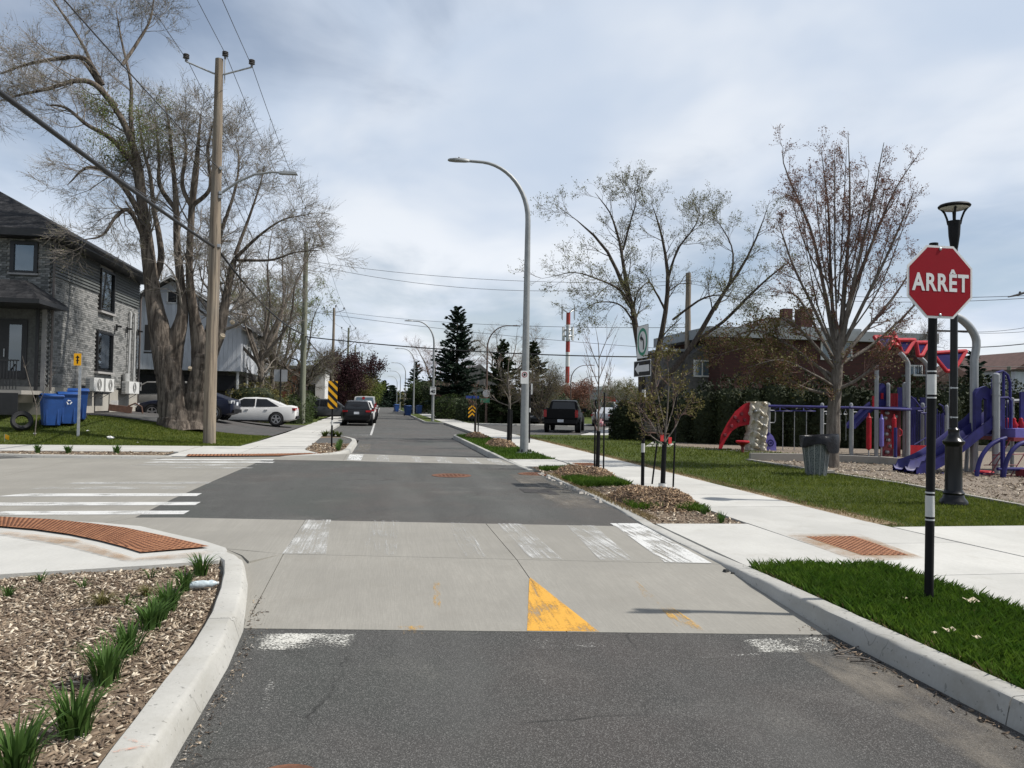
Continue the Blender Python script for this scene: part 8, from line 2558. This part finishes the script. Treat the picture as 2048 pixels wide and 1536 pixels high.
# ------------------------------------------------------------------ grass
def grass(name, lab, P, h, w, m, seed, bend=.5):
    g = np.random.default_rng(seed)
    n = len(P)
    a = g.random(n) * 6.283
    s = np.c_[np.cos(a), np.sin(a), np.zeros(n)]
    b = unit(np.c_[g.normal(size=(n, 2)), np.zeros(n)])
    hh = (h[0] + (h[1] - h[0]) * g.random(n))[:, None]; ww = (w * (.6 + .8 * g.random(n)))[:, None]
    bb = b * hh * bend * g.random((n, 1))
    up = np.array([0, 0, 1.0])
    V = np.stack([P - s * ww / 2, P + s * ww / 2, P + up * hh * .55 + bb * .35 + s * ww * .38, P + up * hh * .95 + bb], 1)
    F = np.arange(n * 4).reshape(-1, 4)
    o = raw_mesh(name, V.reshape(-1, 3), F, 4, m)
    tag(o, lab, 'grass', kind='stuff')
g = np.random.default_rng(30)
vis = [(3.48, 2.8), (4.74, 2.8), (4.74, 6.78), (3.50, 6.92)]
p = scatter(vis, 52000, 31)
clump = np.sin(p[:, 0] * 9) * np.cos(p[:, 1] * 7) * .5 + .5
p = p[g.random(len(p)) < .45 + .55 * clump]
hs_ = .05
grass('grass_blades', 'lush dark green grass of the near right verge', np.c_[p, np.full(len(p), .12)], (.025, .12), .0062, 'grass_blade', 32, 1.0)
p = scatter(vis, 6000, 33); p = p[(np.sin(p[:, 0] * 5 + 1) * np.cos(p[:, 1] * 3.3) > .1) | (p[:, 0] < 3.6)]; grass('grass_blades', 'dry straw blades mixed into the near right verge', np.c_[p, np.full(len(p), .12)], (.03, .07), .006, 'grass_dry', 34, 1.2)
# taller tufts spilling over the edge of the sidewalk
y = 2.8 + 3.9 * g.random(3500); p = np.c_[4.70 + .05 * g.normal(size=3500) * .8, y]; grass('grass_blades', 'grass fringe along the sidewalk edge by the stop sign', np.c_[p, np.full(len(p), .125)], (.05, .13), .006, 'grass_blade', 35, .9)
n = 120000
yy = 9.1 / (1 - g.random(n) * (1 - 9.1 / 37.0)); xx = 6.6 + g.random(n) ** .8 * (yy * .62 + 1.0)
P = np.c_[xx, yy]
ok = ~inpoly(P, PIT_NEAR) & ~inpoly(P, PIT_FAR) & ~((xx < 12) & (yy < 9.1)) & (xx < 7.1 + yy * .62)
trod = (xx - 6.55) < .25 + .2 * np.sin(yy * 2.1) + .15 * g.random(n)
P = P[ok & ~(trod & (g.random(n) < .8))]
sz = P[:, 1] / 12
g2 = np.random.default_rng(36)
for lo, hi in ((0, 14), (14, 22), (22, 40)):
    q = P[(P[:, 1] >= lo) & (P[:, 1] < hi)]
    k = {0: 1.0, 14: 1.5, 22: 2.4}[lo]
    grass('grass_blades', {0: 'mown park grass nearest the path', 14: 'mown park grass around the trash can', 22: 'mown park grass toward the hedge'}[lo], np.c_[q, np.full(len(q), .125)], (.025 * k ** .5, .06 * k ** .5), .010 * k, 'grass_lawn', 37 + lo, .9)
q = scatter([(6.56, 9.1), (6.85, 9.1), (6.85, 37), (6.56, 37)], 5000, 38); grass('grass_blades', 'dry yellow grass along the trodden sidewalk edge', np.c_[q, np.full(len(q), .13)], (.02, .05), .012, 'grass_dry', 39, 1.4)
q = scatter([(-12, 25.75), (-4.5, 25.75), (-4.5, 33), (-12, 30.6)], 26000, 40); q = np.r_[q, scatter([(-20, 25.75), (-12, 25.75), (-12, 30), (-20, 30)], 6000, 41)]
grass('grass_blades', 'lawn grass in front of the brick house', np.c_[q, hz(q[:, 0], q[:, 1]) - .01], (.04, .09), .022, 'grass_lawn', 42, .8)
q = scatter(STRIP_F, 9000, 43); grass('grass_blades', 'grass in the verge below the tall light pole', np.c_[q, np.full(len(q), .125)], (.05, .10), .02, 'grass_blade', 44, .8)
bedg = np.r_[scatter([(3.68, 13.9), (4.75, 14.2), (4.75, 15.9), (3.68, 15.4)], 9000, 45), scatter([(3.68, 10.9), (4.5, 10.9), (4.7, 11.4), (3.75, 11.6)], 1500, 46), scatter([(4.3, 10.7), (4.76, 10.6), (4.76, 11.5), (4.4, 11.5)], 1600, 47), scatter([(3.7, 17.3), (4.4, 17.3), (4.4, 17.9), (3.7, 17.9)], 1800, 48)]
grass('grass_blades', 'green grass patches between the mulch mounds', np.c_[bedg, np.full(len(bedg), .115)], (.05, .13), .012, 'grass_blade', 49, .8)
q = np.r_[scatter([(3.56, 9.9), (3.72, 9.9), (3.8, 16.5), (3.62, 16.5)], 3000, 50)]
grass('grass_blades', 'dry grass along the inner edge of the right kerb', np.c_[q, np.full(len(q), .115)], (.02, .06), .01, 'grass_dry', 51, 1.3)

# ------------------------------------------------------------------ daylily clumps
def daylily(lab, p, h, n, seed, grp, m='daylily', spread=.55, w=.016):
    g = np.random.default_rng(seed)
    o = np.array(p)
    k = 6
    a = g.random(n) * 6.283; d = np.c_[np.cos(a), np.sin(a), np.zeros(n)]
    s = np.c_[-np.sin(a), np.cos(a), np.zeros(n)]
    H = h * (.65 + .5 * g.random(n)); SP = spread * H * (.25 + .9 * g.random(n))
    r0 = .06 * h / .22 * g.random(n)
    P = np.zeros((n, k, 2, 3))
    for j in range(k):
        u = j / (k - 1)
        c = d * (r0 + SP * u ** 1.7)[:, None] + np.c_[np.zeros(n), np.zeros(n), H * (u - .28 * u ** 3 * (SP / H / .5))]
        ww = w * (1 - .85 * u ** 2.2) * (.8 + .4 * u * (1 - u) * 4) / 2
        P[:, j, 0] = c - s * ww; P[:, j, 1] = c + s * ww
    V = P.reshape(-1, 3)
    b = np.arange(n)[:, None] * (k * 2) + np.arange(k - 1)[None] * 2
    F = np.stack([b, b + 1, b + 3, b + 2], -1).reshape(-1, 4)
    ob = raw_mesh('daylily_clump', V, F, 4, m, None, 180)
    ob.location = tuple(o)
    tag(ob, lab, 'plant', grp)
GD = 'strap-leaved plants in the planting beds'
names = ['first big strap-leaved clump at the kerb end of the near bed', 'second strap-leaved clump from the far end of the near bed', 'third strap-leaved clump in the near bed row', 'fourth strap-leaved clump in the near bed row', 'fifth strap-leaved clump, middle of the near bed row', 'sixth strap-leaved clump in the near bed row', 'large lone strap-leaved clump near the bottom left', 'strap-leaved clump cut by the bottom edge at left', 'clump overlapping the fifth one in the near bed']
for k, (px, py, h, n, l) in enumerate([(402, 1150, .22, 70, names[0]), (370, 1180, .20, 60, names[1]), (335, 1222, .25, 80, names[2]), (300, 1262, .24, 75, names[3]), (255, 1312, .23, 75, names[4]), (212, 1366, .27, 90, names[5]), (150, 1470, .27, 85, names[6]), (30, 1556, .28, 80, names[7]), (318, 1244, .22, 60, names[8]),
        (80, 1166, .12, 14, 'small green shoot clump at the back of the near bed'), (165, 1178, .12, 12, 'second small green shoot clump at the back of the near bed'), (18, 1196, .14, 18, 'small green clump at the left edge of the near bed'), (253, 1212, .13, 16, 'small green clump in the middle of the near bed'), (300, 1157, .11, 12, 'small green shoot clump near the corner slab')]):
    daylily(l, G(px, py, .09), h, n, 100 + k, GD, spread=.6 if h > .15 else .9, w=.014 if h > .15 else .011)
for k, (px, py, h, l) in enumerate([(205, 1212, .15, 'dry tan ornamental grass tuft in the near bed'), (292, 1192, .12, 'pale ornamental grass tuft behind the strap leaves')]):
    daylily(l, G(px, py, .09), h, 120, 130 + k, GD, 'leaf_olive', 1.3, .004)
for k, (px, py, h, l) in enumerate([(1442, 1046, .16, 'green strap-leaved clump at the front of the right bed'), (1408, 1028, .15, 'green clump at the foot of the tallest mound'), (1138, 940, .20, 'green shoots at the far end of the right bed')]):
    daylily(l, G(px, py, .12), h, 30, 140 + k, GD)
for k, x in enumerate((-8.95, -8.2, -7.0)):
    daylily(['leftmost', 'middle', 'rightmost'][k] + ' green clump in the far left kerb strip', (x, 22.2, .12), .28, 40, 150 + k, GD, w=.03)
for k in range(8):
    daylily('%s green clump from the front in the island row beside the hazard marker' % ['first', 'second', 'third', 'fourth', 'fifth', 'sixth', 'seventh', 'eighth'][k], (-1.25 - .02 * k, 23.7 + k * .55, .13), .24, 46, 160 + k, GD, w=.016)
for k, (x, y) in enumerate(((-2.35, 33.6), (-2.0, 33.4), (-1.75, 33.2))):
    daylily('%s low green tuft at the far tip of the island' % ['left', 'middle', 'right'][k], (x, y, .13), .34, 50, 170 + k, GD, 'leaf_shrub', 1.0, .04)

# ------------------------------------------------------------------ young staked trees
def stake(t, px0, py0, px1, py1, dep, r=.022):
    a = G(px0, py0, .14); b = D(px1, py1, np.dot(a - CAMP, _fw))
    MB().tube([a - [0, 0, .1], b], r, 8).build('stake', 'black_paint', t, smooth=40)
mat('tag_red', (0.6, 0.03, 0.03), .5)
mat('tree_tie', (0.03, 0.10, 0.03), .6)
b = G(1325, 976, .16)
dt = float(np.dot(b - CAMP, _fw))
lp = lambda pts: LP(pts, dt)
t = tree('young_tree', 'leafy staked young tree on the tallest mulch mound', b, [
    (lp([(1324, 976), (1326, 930), (1329, 885), (1334, 830), (1337, 780), (1336, 730), (1342, 680)]), [.026, .024, .022, .016, .012, .008, .004]),
    (lp([(1328, 888), (1310, 860, .1), (1295, 835, .2), (1278, 815, .3), (1258, 800, .3)]), [.014, .012, .01, .008, .004]),
    (lp([(1329, 886), (1318, 850, -.1), (1308, 810, -.2), (1295, 770, -.2)]), [.013, .011, .008, .004]),
    (lp([(1330, 884), (1350, 855, .1), (1365, 825, .2), (1385, 800, .2)]), [.013, .011, .008, .004]),
    (lp([(1330, 870), (1345, 820, .3), (1355, 780, .4), (1372, 745, .4)]), [.012, .01, .007, .004]),
    (lp([(1331, 860), (1318, 800, .3), (1310, 750, .4), (1320, 700, .5)]), [.012, .01, .007, .004]),
    (lp([(1328, 890), (1300, 870, -.3), (1285, 850, -.4), (1270, 780, -.4)]), [.012, .01, .007, .004])],
    [dict(n=9, ln=(.2, .6), ang=(20, 55), k=5, wig=.15, up=.08, rr=.6, tr=(.3, 1), rmin=.004), dict(n=4, ln=(.1, .3), ang=(25, 60), k=3, wig=.2, rr=.7, rmin=.003)],
    ('bark_pale', 'twig_red'), [('leaves', 'leaf_olive', 2, 7, (.03, .07), .04, None)], seed=201, sides=8)
stake(t, 1303, 968, 1316, 872, dt, .018); stake(t, 1346, 974, 1353, 790, dt, .018)
MB().tube([b - [0, 0, .05], D(1329, 884, dt)], .045, 12).build('trunk_guard', 'black_paint', t, smooth=40)
MB().lathe([(.075, -.02), (.075, .09)], tuple(b), 14, caps=False).build('root_collar', 'band_white', t)
for px, py in ((1324, 876), (1340, 881)):
    c = D(px, py, dt - .05); MB().box(tuple(c), (.06, .01, .12)).build('red_tag', 'tag_red', t)
MB().tube([D(1312, 884, dt), D(1329, 888, dt), D(1350, 884, dt)], .014, 6).build('tie', 'tree_tie', t)
b = G(1195, 936, .16); dt = float(np.dot(b - CAMP, _fw))
t = tree('young_tree', 'slender bare young tree between two black stakes', b, [
    (lp([(1195, 936), (1196, 880), (1197, 830), (1197, 780), (1198, 730), (1197, 690), (1190, 650)]), [.028, .026, .022, .018, .013, .009, .003])] + [
    (lp([(1197, y0), (1197 + s * 14, y0 - 35, .1 * s), (1197 + s * (20 + k * 2), y0 - 90, .2)]), [.011, .008, .003]) for k, (y0, s) in enumerate([(850, -1), (845, 1), (830, -1), (825, 1), (800, -1), (795, 1), (770, -1), (760, 1), (735, -1), (720, 1)])],
    [dict(n=6, ln=(.25, .7), ang=(12, 35), k=5, wig=.08, up=.12, rr=.6, tr=(.2, 1), rmin=.004)], ('bark_grey', 'twig_red'), [('buds', 'leaf_rusty', 1, 3, (.015, .03), .01, None)], seed=202, sides=7)
stake(t, 1189, 937, 1191, 800, dt, .022); stake(t, 1207, 939, 1209, 785, dt, .02)
MB().tube([b - [0, 0, .05], D(1197, 862, dt)], .05, 12).build('trunk_guard', 'black_paint', t, smooth=40)
b = G(1017, 888, .2); dt = float(np.dot(b - CAMP, _fw))
t = tree('young_tree', 'young bare tree with forked crown left of the light pole', b, [
    (lp([(1017, 890), (1019, 850), (1019, 815), (1017, 780), (1016, 740), (1020, 705)]), [.05, .045, .04, .03, .02, .006]),
    (lp([(1019, 812), (1000, 805), (982, 795), (975, 780)]), [.022, .018, .012, .005]), (lp([(1019, 810), (1040, 798), (1048, 780), (1058, 765)]), [.02, .016, .01, .005]), (lp([(1018, 780), (1000, 750), (995, 725)]), [.018, .012, .005]), (lp([(1017, 770), (1035, 745), (1040, 715)]), [.018, .012, .005])],
    [dict(n=6, ln=(.3, .8), ang=(20, 50), k=5, wig=.1, up=.08, rr=.6, tr=(.3, 1), rmin=.007), dict(n=3, ln=(.2, .4), ang=(20, 50), k=3, wig=.1, rr=.7, rmin=.006)], ('bark_pale', 'twig_grey'), [('buds', 'leaf_rusty', 2, 2, (.03, .05), .02, None)], seed=203, sides=8)
MB().tube([b - [0, 0, .05], D(1019, 818, dt)], .07, 12).build('trunk_guard', 'black_paint', t, smooth=40)
stake(t, 1022, 888, 1024, 820, dt, .03)
b = G(945, 868, .2); dt = float(np.dot(b - CAMP, _fw))
t = tree('young_tree', 'small far young tree with dark stakes before the chevron marker', b, [(lp([(951, 868), (952, 830), (952, 800), (953, 770)]), [.03, .025, .02, .006]), (lp([(952, 825), (945, 812), (942, 800)]), [.02, .012, .005]), (lp([(952, 820), (962, 808), (968, 795)]), [.02, .012, .005])],
    [dict(n=8, ln=(.3, .7), ang=(20, 55), k=4, wig=.12, up=.06, rr=.6, tr=(.3, 1), rmin=.008)], ('bark_dark', 'twig_red'), [('leaves', 'leaf_rusty', 1, 5, (.04, .08), .06, None)], seed=204, sides=7)
stake(t, 949, 867, 950, 825, dt, .03); stake(t, 956, 868, 957, 828, dt, .03)

# ------------------------------------------------------------------ small debris
g = np.random.default_rng(90)
for k, (pts, r, l) in enumerate([([(1668, 1308), (1700, 1302), (1725, 1290)], .006, 'pale forked dead twig in the right gutter'), ([(1672, 1312), (1730, 1320), (1760, 1330)], .005, 'long dead twig in the right gutter'), ([(1700, 1322), (1745, 1328), (1790, 1343)], .006, 'dark dead twig in the right gutter, nearest'),
                       ([(1828, 1300), (1860, 1312), (1936, 1306)], .005, 'thin dead twig lying across the kerb into the grass'), ([(135, 1222), (190, 1218), (232, 1214)], .006, 'dry stick lying in the near mulch bed')]):
    z = .135 if k == 3 else (.11 if k == 4 else .012)
    P = np.array([G(x, y, z) for x, y in pts]); P[:, 2] += [0, .012, 0]
    o = MB().tube(spline(P, 8) - P[0], [r, r * .5], 6).build('twig', 'twig_grey' if k % 2 else 'bark_pale', smooth=60)
    o.location = P[0]; tag(o, l, 'twig')
n = 420
y = 2.9 + 3.6 * g.random(n); x = 3.24 - np.abs(g.normal(size=n)) * .07
chips('gutter_litter', 'crumbs of soil, bark and grit along the right gutter', np.c_[x, y, .006 + .006 * g.random(n)], (.008, .05), ['chip0', 'chip1', 'bark_dark'], 91)
n = 500
y = 3.0 + 3.6 * g.random(n); x = np.interp(y, [3, 5, 5.75, 6.45, 7], [-.87, -.87, -.91, -.99, -1.07]) + np.abs(g.normal(size=n)) * .05
chips('gutter_litter', 'grit and crumbs along the left kerb', np.c_[x, y, .006 + .004 * g.random(n) + np.clip((y - 5.8) * .045, 0, .05)], (.006, .028), ['chip0', 'chip2', 'bark_dark', 'concrete_old'], 92)
for k, (px, py, l) in enumerate([(1452, 1144, 'small dark lump of asphalt against the right kerb'), (1465, 1147, 'tiny dark crumb beside the asphalt lump')]):
    c = G(px, py, .085); s = .035 if k == 0 else .018
    tag(MB().box((c[0], c[1], c[2] + s * .35), (s * 1.6, s * 1.2, s * .8), .4, taper=.7).build('asphalt_lump', 'asphalt_patch'), l, 'rubble')
b = G(405, 1176, .1)
t = thing('plastic_bottle', 'crushed clear plastic bottle in the mulch by the kerb', 'bottle', b, .25)
mat('clear_plastic', (0.45, 0.52, 0.55), .15, 0, .3, 20)
MB().lathe([(.012, -.11), (.03, -.09), (.034, 0), (.026, .04), (.033, .07), (.012, .11)], (0, 0, .03), 10, axis='x').build('bottle_body', 'clear_plastic', t, local=True, smooth=50)
MB().lathe([(.013, .11), (.013, .125)], (0, 0, .03), 10, axis='x').build('cap', 'band_white', t, local=True)
mat('dry_leaf', (0.45, 0.38, 0.28), .9, 0, .2, 30)
for k, (px, py, s, l) in enumerate([(1942, 1203, .05, 'pale curled dead leaf in the grass right of the stop sign post'), (1900, 1262, .04, 'pale dead leaf in the grass below the stop sign'), (1868, 1266, .02, 'small pale petal in the grass under the stop sign'), (1953, 1275, .025, 'small pale scrap in the grass at far right'), (1810, 1196, .015, 'tiny white petal left of the stop sign post')]):
    c = G(px, py, .19)
    P = np.array([[(c[0] + (i - 1) * s, c[1] + (j - 1) * s * .7, c[2] + .35 * s * ((i - 1) ** 2 + .5 * (j - 1))) for j in range(3)] for i in range(3)])
    tag(MB().grid(P).build('dead_leaf', 'dry_leaf', smooth=180), l, 'leaf')
worn_paint('orange_spray', (0.62, 0.30, 0.20), .25, (1, 1, 1), 30, 90, .2)
for pts in ([(248, 1472), (300, 1486), (298, 1490), (246, 1477)], [(222, 1500), (300, 1487), (300, 1491), (222, 1505)]):
    o = MB().sheet([gx(a, b, .158) for a, b in pts], .1565).build('spray_mark', 'orange_spray'); tag(o, 'faded orange spray stroke on the left kerb, %s' % ('upper' if pts[0][1] == 1472 else 'lower'), 'marking')
# evergreens and small trees filling the right side of the far street
GX = 'small trees on the far right lawns'
for k, (px, py, dep, m, sp) in enumerate([(850, 770, 105, 'leaf_green', 2.2), (880, 765, 100, 'leaf_pine', 2.0), (858, 780, 140, 'leaf_olive', 3.0)]):
    bare('garden_tree', ['small green tree left of the tall spruce', 'small dark tree at the foot of the tall spruce', 'olive tree far along the right side of the street'][k], px, py, dep, sp, 8, .14, 300 + k, leaf=[('foliage', m, 3, 3, (.16, .34), .3, None)], group=GX)
# dust and fine grit gathered in the gutters, 
worn_paint('gutter_dust', (0.21, 0.185, 0.15), .26, (1, .35, 1), 5, 120, .40, .20)
for pts, z, m, l in (([(2.72, 2.3), (3.27, 2.3), (3.27, 5.15), (2.78, 5.2)], .003, 'gutter_dust', 'pale dust along the near right gutter'),
                     ([(2.6, 10.4), (3.45, 10.4), (3.5, 17.5), (2.8, 17.5)], ZT + .002, 'gutter_dust', 'pale dust along the junction edge by the mulch bed'), ([(-.85, 24.5), (-.3, 24.5), (-.3, 31), (-.85, 31)], .004, 'gutter_dust', 'pale dust beside the left island')):
    tag(MB().sheet(pts, z).build('dust', m), l, 'dust')
